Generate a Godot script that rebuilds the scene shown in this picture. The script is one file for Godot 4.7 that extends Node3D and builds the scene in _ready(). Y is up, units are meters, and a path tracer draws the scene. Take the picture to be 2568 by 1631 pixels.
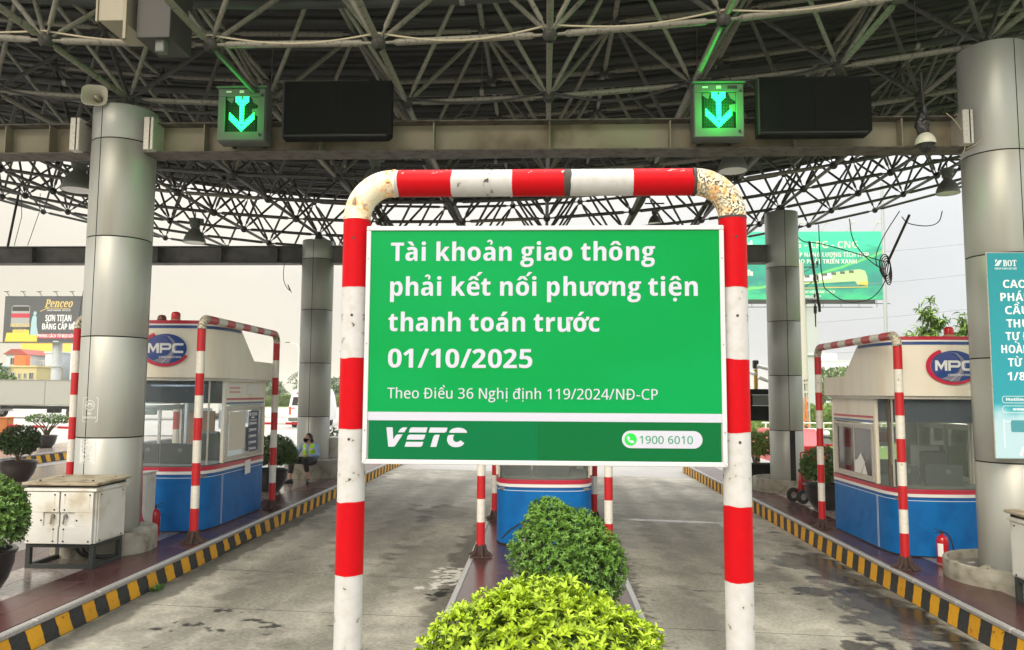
extends Node3D

# ---------------------------------------------------------------- mesh helpers
class Mb:
	var v := PackedVector3Array()
	var n := PackedVector3Array()
	var t := PackedVector2Array()
	var c := PackedColorArray()
	var col := Color(1, 1, 1)
	var use_col := false
	var xf := Transform3D()

	func tri(p0: Vector3, p1: Vector3, p2: Vector3, n0: Vector3, n1: Vector3, n2: Vector3, u0 := Vector2.ZERO, u1 := Vector2.ZERO, u2 := Vector2.ZERO) -> void:
		p0 = xf * p0; p1 = xf * p1; p2 = xf * p2
		n0 = xf.basis * n0; n1 = xf.basis * n1; n2 = xf.basis * n2
		if (p1 - p0).cross(p2 - p0).dot(n0 + n1 + n2) > 0.0:
			v.append_array([p0, p2, p1]); n.append_array([n0, n2, n1]); t.append_array([u0, u2, u1])
		else:
			v.append_array([p0, p1, p2]); n.append_array([n0, n1, n2]); t.append_array([u0, u1, u2])
		if use_col:
			c.append_array([col, col, col])

	func quad(a: Vector3, b: Vector3, d: Vector3, e: Vector3, nn: Vector3, ua := Vector2(0, 0), ub := Vector2(1, 0), ud := Vector2(1, 1), ue := Vector2(0, 1)) -> void:
		tri(a, b, d, nn, nn, nn, ua, ub, ud)
		tri(a, d, e, nn, nn, nn, ua, ud, ue)

	func flat(a: Vector3, b: Vector3, d: Vector3, e: Vector3, out: Vector3) -> void:
		var nn := (b - a).cross(d - a)
		if nn.length() < 1e-12:
			nn = (d - a).cross(e - a)
		nn = nn.normalized()
		if nn.dot(out) < 0: nn = -nn
		quad(a, b, d, e, nn)

	func box(ce: Vector3, s: Vector3, bev := 0.0, rot := Basis()) -> void:
		var keep := xf
		xf = xf * Transform3D(rot, ce)
		var h := s * 0.5
		var bv = min(bev, min(h.x, min(h.y, h.z)) * 0.8)
		for ax in 3:
			var a1 = (ax + 1) % 3
			var a2 = (ax + 2) % 3
			for sg in [-1.0, 1.0]:
				var nn := Vector3.ZERO; nn[ax] = sg
				var q := []
				for k in [[-1, -1], [1, -1], [1, 1], [-1, 1]]:
					var p := Vector3.ZERO
					p[ax] = sg * h[ax]; p[a1] = k[0] * (h[a1] - bv); p[a2] = k[1] * (h[a2] - bv)
					q.append(p)
				quad(q[0], q[1], q[2], q[3], nn, Vector2(0, 0), Vector2(s[a1], 0), Vector2(s[a1], s[a2]), Vector2(0, s[a2]))
		if bv > 0:
			for ax in 3:
				var a1 = (ax + 1) % 3
				var a2 = (ax + 2) % 3
				for s1 in [-1.0, 1.0]:
					for s2 in [-1.0, 1.0]:
						var nn := Vector3.ZERO; nn[a1] = s1 * 0.7071; nn[a2] = s2 * 0.7071
						var q := []
						for e in [[-1, 0], [1, 0], [1, 1], [-1, 1]]:
							var p := Vector3.ZERO
							p[ax] = e[0] * (h[ax] - bv)
							p[a1] = s1 * (h[a1] - (bv if e[1] == 1 else 0.0))
							p[a2] = s2 * (h[a2] - (0.0 if e[1] == 1 else bv))
							q.append(p)
						quad(q[0], q[1], q[2], q[3], nn)
			for sx in [-1.0, 1.0]:
				for sy in [-1.0, 1.0]:
					for sz in [-1.0, 1.0]:
						var nn := Vector3(sx, sy, sz).normalized()
						tri(Vector3(sx * h.x, sy * (h.y - bv), sz * (h.z - bv)), Vector3(sx * (h.x - bv), sy * h.y, sz * (h.z - bv)), Vector3(sx * (h.x - bv), sy * (h.y - bv), sz * h.z), nn, nn, nn)
		xf = keep

	func tube(a: Vector3, b: Vector3, r0: float, r1: float, k := 10, caps := true, vlen := 1.0) -> void:
		var d := b - a
		var l := d.length()
		if l < 1e-6: return
		d /= l
		var s := d.cross(Vector3.UP if absf(d.y) < 0.95 else Vector3.RIGHT).normalized()
		var u := s.cross(d)
		for i in k:
			var t0 := TAU * i / k
			var t1 := TAU * (i + 1) / k
			var e0 := s * cos(t0) + u * sin(t0)
			var e1 := s * cos(t1) + u * sin(t1)
			var f0 := float(i) / k
			var f1 := float(i + 1) / k
			tri(a + e0 * r0, b + e0 * r1, b + e1 * r1, e0, e0, e1, Vector2(f0, 0), Vector2(f0, l * vlen), Vector2(f1, l * vlen))
			tri(a + e0 * r0, b + e1 * r1, a + e1 * r0, e0, e1, e1, Vector2(f0, 0), Vector2(f1, l * vlen), Vector2(f1, 0))
			if caps:
				tri(a, a + e0 * r0, a + e1 * r0, -d, -d, -d)
				tri(b, b + e0 * r1, b + e1 * r1, d, d, d)

	# a profile of (radius, height) turned about the y axis
	func lathe(p: Array, k := 24, a0 := 0.0, a1 := TAU) -> void:
		for j in p.size() - 1:
			var q0: Vector2 = p[j]
			var q1: Vector2 = p[j + 1]
			var dd := q1 - q0
			if dd.length() < 1e-7: continue
			var m := Vector2(dd.y, -dd.x).normalized()
			var m0 := m
			var m1 := m
			if j > 0:
				var e: Vector2 = q0 - p[j - 1]
				var mm := Vector2(e.y, -e.x).normalized()
				if mm.dot(m) > 0.6: m0 = (m + mm).normalized()
			if j < p.size() - 2:
				var e: Vector2 = p[j + 2] - q1
				var mm := Vector2(e.y, -e.x).normalized()
				if mm.dot(m) > 0.6: m1 = (m + mm).normalized()
			for i in k:
				var t0 = a0 + (a1 - a0) * i / k
				var t1 = a0 + (a1 - a0) * (i + 1) / k
				var c0 := Vector3(cos(t0), 0, sin(t0))
				var c1 := Vector3(cos(t1), 0, sin(t1))
				var y := Vector3.UP
				var A := c0 * q0.x + y * q0.y
				var B := c1 * q0.x + y * q0.y
				var C := c1 * q1.x + y * q1.y
				var D := c0 * q1.x + y * q1.y
				var f0 = t0 / TAU
				var f1 = t1 / TAU
				tri(A, C, D, c0 * m0.x + y * m0.y, c1 * m1.x + y * m1.y, c0 * m1.x + y * m1.y, Vector2(f0, q0.y), Vector2(f1, q1.y), Vector2(f0, q1.y))
				tri(A, B, C, c0 * m0.x + y * m0.y, c1 * m0.x + y * m0.y, c1 * m1.x + y * m1.y, Vector2(f0, q0.y), Vector2(f1, q0.y), Vector2(f1, q1.y))

	# polygon in xy, extruded from z0 to z1
	func prism(poly: PackedVector2Array, z0: float, z1: float, smooth := false) -> void:
		var cw := 0.0
		var m := poly.size()
		for i in m:
			cw += poly[i].cross(poly[(i + 1) % m])
		var ids := Geometry2D.triangulate_polygon(poly)
		for i in range(0, ids.size(), 3):
			var a := poly[ids[i]]; var b := poly[ids[i + 1]]; var d := poly[ids[i + 2]]
			tri(Vector3(a.x, a.y, z1), Vector3(b.x, b.y, z1), Vector3(d.x, d.y, z1), Vector3.BACK, Vector3.BACK, Vector3.BACK, a, b, d)
			tri(Vector3(a.x, a.y, z0), Vector3(b.x, b.y, z0), Vector3(d.x, d.y, z0), Vector3.FORWARD, Vector3.FORWARD, Vector3.FORWARD, a, b, d)
		var sg := 1.0 if cw > 0 else -1.0
		var ns := []
		for i in m:
			var e := (poly[(i + 1) % m] - poly[i]).normalized()
			ns.append(Vector3(e.y, -e.x, 0) * sg)
		var run := 0.0
		for i in m:
			var a := poly[i]; var b := poly[(i + 1) % m]
			var na: Vector3 = ns[i]
			var nb: Vector3 = ns[i]
			if smooth:
				var pn: Vector3 = ns[(i + m - 1) % m]
				var nx: Vector3 = ns[(i + 1) % m]
				if pn.dot(na) > 0.6: na = (na + pn).normalized()
				if nx.dot(nb) > 0.6: nb = (nb + nx).normalized()
			var l := (b - a).length()
			tri(Vector3(a.x, a.y, z0), Vector3(b.x, b.y, z0), Vector3(b.x, b.y, z1), na, nb, nb, Vector2(run, z0), Vector2(run + l, z0), Vector2(run + l, z1))
			tri(Vector3(a.x, a.y, z0), Vector3(b.x, b.y, z1), Vector3(a.x, a.y, z1), na, nb, na, Vector2(run, z0), Vector2(run + l, z1), Vector2(run, z1))
			run += l

	func sweep(pts: Array, r: float, k := 8, caps := true, r_end := -1.0) -> void:
		var m := pts.size()
		if m < 2: return
		var rings := []
		var s := Vector3.ZERO
		var run := 0.0
		for i in m:
			var d: Vector3 = (pts[min(i + 1, m - 1)] - pts[max(i - 1, 0)]).normalized()
			if i == 0:
				s = d.cross(Vector3.UP if absf(d.y) < 0.9 else Vector3.RIGHT).normalized()
			else:
				s = (s - d * s.dot(d)).normalized()
				run += (pts[i] - pts[i - 1]).length()
			var u := s.cross(d)
			var rr := r if r_end < 0 else lerpf(r, r_end, float(i) / (m - 1))
			var ring := []
			for j in k:
				var e := s * cos(TAU * j / k) + u * sin(TAU * j / k)
				ring.append([pts[i] + e * rr, e])
			rings.append([ring, run])
			if caps and (i == 0 or i == m - 1):
				var nn := d if i > 0 else -d
				for j in k:
					tri(pts[i], ring[j][0], ring[(j + 1) % k][0], nn, nn, nn)
		for i in m - 1:
			var A = rings[i][0]; var B = rings[i + 1][0]
			for j in k:
				var q := (j + 1) % k
				var f0 := float(j) / k
				var f1 := float(j + 1) / k
				tri(A[j][0], B[j][0], B[q][0], A[j][1], B[j][1], B[q][1], Vector2(f0, rings[i][1]), Vector2(f0, rings[i + 1][1]), Vector2(f1, rings[i + 1][1]))
				tri(A[j][0], B[q][0], A[q][0], A[j][1], B[q][1], A[q][1], Vector2(f0, rings[i][1]), Vector2(f1, rings[i + 1][1]), Vector2(f1, rings[i][1]))

	func ball(ce: Vector3, r: Vector3, k := 12, m := 8) -> void:
		for j in m:
			var p0 := -PI / 2 + PI * j / m
			var p1 := -PI / 2 + PI * (j + 1) / m
			for i in k:
				var t0 := TAU * i / k
				var t1 := TAU * (i + 1) / k
				var A := Vector3(cos(p0) * cos(t0), sin(p0), cos(p0) * sin(t0))
				var B := Vector3(cos(p0) * cos(t1), sin(p0), cos(p0) * sin(t1))
				var C := Vector3(cos(p1) * cos(t1), sin(p1), cos(p1) * sin(t1))
				var D := Vector3(cos(p1) * cos(t0), sin(p1), cos(p1) * sin(t0))
				if j < m - 1: tri(ce + A * r, ce + C * r, ce + D * r, A, C, D)
				if j > 0: tri(ce + A * r, ce + B * r, ce + C * r, A, B, C)
				if j == 0: tri(ce + A * r, ce + C * r, ce + D * r, A, C, D)

	func add(o: Mb, x: Transform3D) -> void:
		for i in o.v.size():
			v.append(x * o.v[i]); n.append((x.basis * o.n[i]).normalized()); t.append(o.t[i])
			if use_col: c.append(col)

	func mesh() -> ArrayMesh:
		var a := []
		a.resize(Mesh.ARRAY_MAX)
		a[Mesh.ARRAY_VERTEX] = v
		for i in n.size(): n[i] = n[i].normalized()
		a[Mesh.ARRAY_NORMAL] = n
		a[Mesh.ARRAY_TEX_UV] = t
		if use_col: a[Mesh.ARRAY_COLOR] = c
		var m := ArrayMesh.new()
		if v.size() > 0: m.add_surface_from_arrays(Mesh.PRIMITIVE_TRIANGLES, a)
		return m

# ---------------------------------------------------------------- scene helpers
var taken := {}
var rng := RandomNumberGenerator.new()
var M := {}

func P(x: float, y: float, d: float) -> Vector3:      # d metres ahead of the camera's foot
	return Vector3(x, y, -d)

func gy(x: float) -> float:                           # the plaza falls gently to the right
	return -0.125 - 0.0275 * clampf(x, -12.0, 12.0)

func numbered(called: String) -> String:
	if not taken.has(called):
		taken[called] = 0
		return called
	taken[called] += 1
	return "%s_%03d" % [called, taken[called]]

func tag(o: Node, label: String, category: String, group := "") -> Node:
	if label != "": o.set_meta("label", label)
	if category != "": o.set_meta("category", category)
	if group != "": o.set_meta("group", group)
	return o

func thing(called: String, label: String, category: String, at := Vector3.ZERO, turn := 0.0, group := "") -> Node3D:
	var o := Node3D.new()
	o.name = numbered(called)
	add_child(o)
	o.position = at
	o.rotation.y = turn
	tag(o, label, category, group)
	return o

func obj(called: String, mesh, mat: Material, parent: Node = null, at := Vector3.ZERO) -> MeshInstance3D:
	var o := MeshInstance3D.new()
	o.mesh = mesh.mesh() if mesh is Mb else mesh
	o.material_override = mat
	o.position = at
	if parent == null:
		o.name = numbered(called)
		add_child(o)
	else:
		o.name = called
		if parent.has_node(NodePath(called)):
			var k := 1
			while parent.has_node(NodePath("%s_%03d" % [called, k])) and k < 999: k += 1
			o.name = "%s_%03d" % [called, k]
		parent.add_child(o, true)
	return o

var part_count := {}
func part(called: String, mesh, mat: Material, parent: Node, at := Vector3.ZERO) -> MeshInstance3D:   # fast numbering for many alike pieces
	var o := MeshInstance3D.new()
	o.mesh = mesh.mesh() if mesh is Mb else mesh
	o.material_override = mat
	o.position = at
	var key := "%d/%s" % [parent.get_instance_id(), called]
	var k: int = part_count.get(key, 0)
	part_count[key] = k + 1
	o.name = called if k == 0 else "%s_%03d" % [called, k]
	parent.add_child(o, true)
	return o

func struct(called: String, mesh, mat: Material) -> MeshInstance3D:
	var o := obj(called, mesh, mat)
	o.set_meta("kind", "structure")
	return o

func dup(o: Node3D, at: Vector3, turn: float, label: String) -> Node3D:
	var r: Node3D = o.duplicate()
	r.name = numbered(String(o.name).get_slice("_0", 0))
	add_child(r)
	r.position = at
	r.rotation.y = turn
	r.set_meta("label", label)
	return r

func lin(r: float, g: float, b: float, a := 1.0) -> Color:
	var k := Color(r, g, b).linear_to_srgb()
	k.a = a
	return k

func mat(key: String, colour: Color, rough := 0.7, metal := 0.0, spec := 0.5) -> StandardMaterial3D:
	if M.has(key): return M[key]
	var m := StandardMaterial3D.new()
	m.resource_name = key
	m.albedo_color = colour
	m.roughness = rough
	m.metallic = metal
	m.metallic_specular = spec
	M[key] = m
	return m

func noise(seed_: int, freq: float, oct := 4, kind := FastNoiseLite.TYPE_SIMPLEX_SMOOTH) -> FastNoiseLite:
	var f := FastNoiseLite.new()
	f.seed = seed_
	f.noise_type = kind
	f.frequency = freq
	f.fractal_octaves = oct
	return f

# a seamless noise picture; stops = [[offset, colour], ...]
func ntex(seed_: int, freq: float, stops: Array, size := 512, oct := 4, kind := FastNoiseLite.TYPE_SIMPLEX_SMOOTH, normal := 0.0) -> NoiseTexture2D:
	var t := NoiseTexture2D.new()
	t.width = size
	t.height = size
	t.seamless = true
	t.noise = noise(seed_, freq, oct, kind)
	if normal > 0:
		t.as_normal_map = true
		t.bump_strength = normal
	else:
		var g := Gradient.new()
		var off := PackedFloat32Array()
		var cs := PackedColorArray()
		for s in stops:
			off.append(s[0]); cs.append(s[1])
		g.offsets = off
		g.colors = cs
		t.color_ramp = g
	return t

func worn(m: StandardMaterial3D, tex: Texture2D, scale: float, world := true, nrm: Texture2D = null, nscale := 0.4) -> StandardMaterial3D:
	m.albedo_texture = tex
	m.uv1_triplanar = true
	m.uv1_world_triplanar = world
	m.uv1_scale = Vector3.ONE * scale
	if nrm:
		m.normal_enabled = true
		m.normal_texture = nrm
		m.normal_scale = nscale
	return m

func g1(v: float) -> Color: return Color(v, v, v)

# ---------------------------------------------------------------- lettering (accents that the font lacks are cut by hand)
const MARKS := {"ả": "a?", "ế": "ê'", "ư": "u+", "ơ": "o+", "ớ": "o+'", "ệ": "ê.", "ố": "ô'", "ề": "ê`", "ị": "i.", "ấ": "â'", "Ầ": "Â`", "Ẽ": "E~", "Ự": "U+.", "Ợ": "O+.", "Ơ": "O+", "Ể": "Ê?", "Ả": "A?", "Ẳ": "Ă?", "Ấ": "Â'", "Ừ": "U+`", "Ọ": "O.", "Ư": "U+", "Ố": "Ô'", "Ộ": "Ô.", "Ậ": "Â.", "Ổ": "Ô?", "Ị": "I.", "Ệ": "Ê."}
var fonts := {}
func font_of(bold: bool, serif := false) -> SystemFont:
	var k := "%s%s" % [bold, serif]
	if not fonts.has(k):
		var f := SystemFont.new()
		f.font_names = PackedStringArray(["Droid Serif" if serif else "Droid Sans"])
		f.font_weight = 700 if bold else 400
		fonts[k] = f
	return fonts[k]

# text whose box from x = 0 to width and cap height is given; baseline at y = 0, facing +z
func lettering(text: String, cap: float, width := 0.0, bold := true, depth := 0.0015, serif := false, slant := 0.0) -> Mb:
	var f := font_of(bold, serif)
	var base := ""
	var marks := []
	for ch in text:
		if MARKS.has(ch):
			var s: String = MARKS[ch]
			marks.append([base.length(), s[0], s.substr(1)])
			base += s[0]
		else:
			base += ch
	var fs := 48
	var px := 0.01
	var tm := TextMesh.new()
	tm.text = base
	tm.font = f
	tm.font_size = fs
	tm.pixel_size = px
	tm.depth = 0.01
	tm.curve_step = 2.0
	tm.horizontal_alignment = HORIZONTAL_ALIGNMENT_LEFT
	tm.vertical_alignment = VERTICAL_ALIGNMENT_TOP
	var arr := tm.get_mesh_arrays()
	var vs: PackedVector3Array = arr[Mesh.ARRAY_VERTEX]
	var ns: PackedVector3Array = arr[Mesh.ARRAY_NORMAL]
	var ids: PackedInt32Array = arr[Mesh.ARRAY_INDEX] if arr[Mesh.ARRAY_INDEX] != null else PackedInt32Array()
	var o := Mb.new()
	# the baseline: the lowest point of a capital letter of the same font
	var hm := TextMesh.new()
	hm.text = "H"; hm.font = f; hm.font_size = fs; hm.pixel_size = px; hm.depth = 0.01
	hm.horizontal_alignment = HORIZONTAL_ALIGNMENT_LEFT; hm.vertical_alignment = VERTICAL_ALIGNMENT_TOP
	var hv: PackedVector3Array = hm.get_mesh_arrays()[Mesh.ARRAY_VERTEX]
	var lo := 1e9
	var hi := -1e9
	for q in hv:
		lo = minf(lo, q.y); hi = maxf(hi, q.y)
	var H := hi - lo
	var pts := PackedVector3Array()
	var nn := PackedVector3Array()
	if ids.size() > 0:
		for i in ids:
			pts.append(vs[i]); nn.append(ns[i])
	else:
		pts = vs; nn = ns
	var m := Mb.new()
	for i in pts.size():
		m.v.append(Vector3(pts[i].x, pts[i].y - lo, pts[i].z)); m.n.append(nn[i]); m.t.append(Vector2.ZERO)
	var z := 0.005
	for k in marks:
		var x0 := f.get_string_size(base.substr(0, k[0]), HORIZONTAL_ALIGNMENT_LEFT, -1, fs).x * px
		var w := f.get_string_size(k[1], HORIZONTAL_ALIGNMENT_LEFT, -1, fs).x * px
		var cx := x0 + w * 0.5
		var upper: bool = k[1] == k[1].to_upper()
		var hat: bool = k[1] in ["â", "ê", "ô", "Â", "Ê", "Ô", "Ă"]
		var top := H * (1.08 if upper else 0.84)
		var th := H * (0.17 if bold else 0.11)
		if hat: top += H * 0.12
		var hx := cx + (H * 0.27 if hat else 0.0)
		if hat: top += H * 0.1
		for s in k[2]:
			var poly := PackedVector2Array()
			if s == "'":
				poly = [Vector2(hx - th * 0.7, top), Vector2(hx + th * 0.1, top), Vector2(hx + th * 1.4, top + H * 0.22), Vector2(hx + th * 0.2, top + H * 0.22)]
			elif s == "`":
				poly = [Vector2(hx + th * 0.7, top), Vector2(hx - th * 0.1, top), Vector2(hx - th * 1.4, top + H * 0.22), Vector2(hx - th * 0.2, top + H * 0.22)]
			elif s == ".":
				for i in 12: poly.append(Vector2(cx + cos(TAU * i / 12) * th * 0.6, -H * 0.2 + sin(TAU * i / 12) * th * 0.6))
			elif s == "~":
				poly = [Vector2(cx - H * 0.2, top), Vector2(cx - H * 0.1, top + H * 0.1), Vector2(cx + H * 0.1, top), Vector2(cx + H * 0.2, top + H * 0.1), Vector2(cx + H * 0.2, top + H * 0.2), Vector2(cx + H * 0.1, top + H * 0.1), Vector2(cx - H * 0.1, top + H * 0.2), Vector2(cx - H * 0.2, top + H * 0.1)]
			elif s == "+":
				var ox := x0 + w - H * 0.12
				var oy := H * (0.92 if upper else 0.68)
				if k[1] == "u": ox = x0 + w - H * 0.13; oy = H * 0.66
				poly = [Vector2(ox - H * 0.02, oy - th * 0.75), Vector2(ox + H * 0.1, oy - th * 0.5), Vector2(ox + H * 0.19, oy), Vector2(ox + H * 0.2, oy + H * 0.12), Vector2(ox + H * 0.2 - th * 0.9, oy + H * 0.12), Vector2(ox + H * 0.2 - th * 0.95, oy + H * 0.02), Vector2(ox - H * 0.02, oy - H * 0.02)]
			elif s == "?":
				var r := H * 0.1
				var c0 := Vector2(hx, top + H * 0.16)
				var outer := []
				var inner := []
				for i in 9:
					var a := deg_to_rad(170.0 - 30.0 * i)
					outer.append(c0 + Vector2(cos(a), sin(a)) * (r + th * 0.32))
					inner.append(c0 + Vector2(cos(a), sin(a)) * (r - th * 0.3))
				inner.reverse()
				for q in outer: poly.append(q)
				poly.append(c0 + Vector2(-th * 0.3, -r - H * 0.1)); poly.append(c0 + Vector2(th * 0.25, -r - H * 0.1))
				poly.clear()
				for q in outer: poly.append(q)
				for q in inner: poly.append(q)
			m.prism(poly, -z, z)
	var x_lo := 1e9
	var x_hi := -1e9
	for q in m.v:
		x_lo = minf(x_lo, q.x); x_hi = maxf(x_hi, q.x)
	var sy := cap / H
	var sx := sy if width <= 0 else width / (x_hi - x_lo)
	for i in m.v.size():
		var q := m.v[i]
		m.v[i] = Vector3((q.x - x_lo) * sx + q.y * sy * slant, q.y * sy, (0.5 + q.z / 0.01) * depth)
	return m

# ---------------------------------------------------------------- smooth bodies: capsules joined, meshed as surface nets
func body_mesh(bones: Array, cell: float, k := 0.03, limit = null) -> Mb:
	var lo := Vector3.ONE * 1e9
	var hi := -lo
	for b in bones:
		for e in 2:
			var rr: Vector3 = Vector3.ONE * (b[2 + e] + k + cell * 2.0)
			lo = lo.min(b[e] - rr); hi = hi.max(b[e] + rr)
	var nx := int((hi.x - lo.x) / cell) + 2
	var ny := int((hi.y - lo.y) / cell) + 2
	var nz := int((hi.z - lo.z) / cell) + 2
	var f := PackedFloat32Array()
	f.resize(nx * ny * nz)
	f.fill(1.0)
	for b in bones:
		var a: Vector3 = b[0]
		var d: Vector3 = b[1] - a
		var l2 := maxf(d.length_squared(), 1e-9)
		var rm: float = maxf(b[2], b[3]) + k + cell * 1.5
		var p0 := (a.min(b[1]) - Vector3.ONE * rm - lo) / cell
		var p1 := (a.max(b[1]) + Vector3.ONE * rm - lo) / cell
		for x in range(maxi(0, int(p0.x)), mini(nx, int(p1.x) + 2)):
			for y in range(maxi(0, int(p0.y)), mini(ny, int(p1.y) + 2)):
				var row := (x * ny + y) * nz
				for z in range(maxi(0, int(p0.z)), mini(nz, int(p1.z) + 2)):
					var q := lo + Vector3(x, y, z) * cell - a
					var h := clampf(q.dot(d) / l2, 0.0, 1.0)
					var s: float = (q - d * h).length() - lerpf(b[2], b[3], h)
					var w := f[row + z]
					var g := maxf(k - absf(w - s), 0.0) / k
					f[row + z] = minf(w, s) - g * g * k * 0.25
	if limit != null:
		for x in nx:
			for y in ny:
				for z in nz:
					var i := (x * ny + y) * nz + z
					if f[i] < cell * 3: f[i] = maxf(f[i], limit.call(lo + Vector3(x, y, z) * cell))
	var ids := {}
	var pts := []
	for x in nx - 1:
		for y in ny - 1:
			for z in nz - 1:
				var i := (x * ny + y) * nz + z
				var neg := 0
				var cs := [f[i], f[i + nz * ny], f[i + nz], f[i + nz * ny + nz], f[i + 1], f[i + nz * ny + 1], f[i + nz + 1], f[i + nz * ny + nz + 1]]
				for q in cs:
					if q < 0.0: neg += 1
				if neg == 0 or neg == 8: continue
				var sum := Vector3.ZERO
				var cnt := 0
				for e in [[0, 1], [2, 3], [4, 5], [6, 7], [0, 2], [1, 3], [4, 6], [5, 7], [0, 4], [1, 5], [2, 6], [3, 7]]:
					var va: float = cs[e[0]]
					var vb: float = cs[e[1]]
					if (va < 0) != (vb < 0):
						var tt := va / (va - vb)
						var A := Vector3(e[0] & 1, (e[0] >> 1) & 1, e[0] >> 2)
						var B := Vector3(e[1] & 1, (e[1] >> 1) & 1, e[1] >> 2)
						sum += A.lerp(B, tt); cnt += 1
				ids[i] = pts.size()
				pts.append(lo + (Vector3(x, y, z) + sum / cnt) * cell)
	var nor := []
	for q in pts:
		var g: Vector3 = (q - lo) / cell
		var x := clampi(int(round(g.x)), 1, nx - 2)
		var y := clampi(int(round(g.y)), 1, ny - 2)
		var z := clampi(int(round(g.z)), 1, nz - 2)
		var i := (x * ny + y) * nz + z
		nor.append(Vector3(f[i + ny * nz] - f[i - ny * nz], f[i + nz] - f[i - nz], f[i + 1] - f[i - 1]).normalized())
	var m := Mb.new()
	var st := [ny * nz, nz, 1]
	for i in ids:
		var x: int = i / (ny * nz)
		var y: int = (i / nz) % ny
		var z: int = i % nz
		for ax in 3:
			var a1 := (ax + 1) % 3
			var a2 := (ax + 2) % 3
			var co := [x, y, z]
			if co[a1] == 0 or co[a2] == 0: continue
			if (f[i] < 0) == (f[i + st[ax]] < 0): continue
			var q0 = ids.get(i); var q1 = ids.get(i - st[a1]); var q2 = ids.get(i - st[a1] - st[a2]); var q3 = ids.get(i - st[a2])
			if q0 == null or q1 == null or q2 == null or q3 == null: continue
			m.tri(pts[q0], pts[q1], pts[q2], nor[q0], nor[q1], nor[q2])
			m.tri(pts[q0], pts[q2], pts[q3], nor[q0], nor[q2], nor[q3])
	return m

# ---------------------------------------------------------------- leaves
func leaf_mesh(l: float, w: float, fold := 0.25, bend := 0.15) -> Mb:     # along +z, tip away, 8 triangles
	var m := Mb.new()
	var sp := [Vector3(0, 0, 0), Vector3(0, -bend * 0.0, l * 0.3), Vector3(0, -bend * l * 0.25, l * 0.65), Vector3(0, -bend * l, l)]
	var ws := [0.06, 0.5, 0.42, 0.0]
	for s in [-1.0, 1.0]:
		for i in 3:
			var a: Vector3 = sp[i]
			var b: Vector3 = sp[i + 1]
			var a2: Vector3 = a + Vector3(s * w * ws[i], w * ws[i] * fold, 0)
			var b2: Vector3 = b + Vector3(s * w * ws[i + 1], w * ws[i + 1] * fold, 0)
			var nn := Vector3(-s * fold, 1, 0.1).normalized()
			m.tri(a, b, a2, nn, nn, nn)
			if i < 2: m.tri(b, b2, a2, nn, nn, nn)
	return m

func leaf_basis(out: Vector3, spread := 0.7) -> Basis:
	var d := (out + Vector3(rng.randf_range(-1, 1), rng.randf_range(-0.6, 1), rng.randf_range(-1, 1)) * spread).normalized()
	var up := (out * 0.6 + Vector3.UP + Vector3(rng.randf_range(-1, 1), 0, rng.randf_range(-1, 1)) * 0.6).normalized()
	var s := up.cross(d)
	if s.length() < 0.05: s = Vector3.RIGHT
	s = s.normalized()
	return Basis(s, d.cross(s).normalized(), d)

func many(called: String, mesh: Mesh, m: Material, xs: Array, cols: Array, parent: Node, stuff := true) -> MultiMeshInstance3D:
	var mm := MultiMesh.new()
	mm.transform_format = MultiMesh.TRANSFORM_3D
	mm.use_colors = true
	mm.mesh = mesh
	mm.instance_count = xs.size()
	for i in xs.size():
		mm.set_instance_transform(i, xs[i])
		mm.set_instance_color(i, cols[i])
	var o := MultiMeshInstance3D.new()
	o.multimesh = mm
	o.material_override = m
	o.name = called
	if stuff: o.set_meta("kind", "stuff")
	parent.add_child(o, true)
	return o

# leaves over a crown: lobes = [[centre, radii], ...]; colours from a to b (linear)
func crown(called: String, parent: Node, lobes: Array, count: int, mesh: Mesh, ca: Color, cb: Color, size := Vector2(0.8, 1.25), inner := 0.35) -> MultiMeshInstance3D:
	var xs := []
	var cs := []
	var tot := 0.0
	for l in lobes: tot += l[1].x * l[1].y
	for l in lobes:
		var k := int(count * l[1].x * l[1].y / tot)
		for i in k:
			var u := Vector3(rng.randfn(), rng.randfn(), rng.randfn()).normalized()
			var rr := 1.0 - inner * pow(rng.randf(), 1.6) + rng.randf_range(-0.03, 0.07)
			var p: Vector3 = l[0] + u * l[1] * rr
			var hide := false
			for q in lobes:
				if q != l and ((p - q[0]) / q[1]).length() < 0.6: hide = true
			if hide: continue
			var b := leaf_basis(u)
			xs.append(Transform3D(b.scaled(Vector3.ONE * rng.randf_range(size.x, size.y)), p))
			var tt := clampf(rng.randf() * 0.8 + (0.2 if rr > 0.97 else 0.0), 0, 1)
			cs.append(ca.lerp(cb, tt))
	return many(called, mesh, M.leaf, xs, cs, parent)

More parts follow.
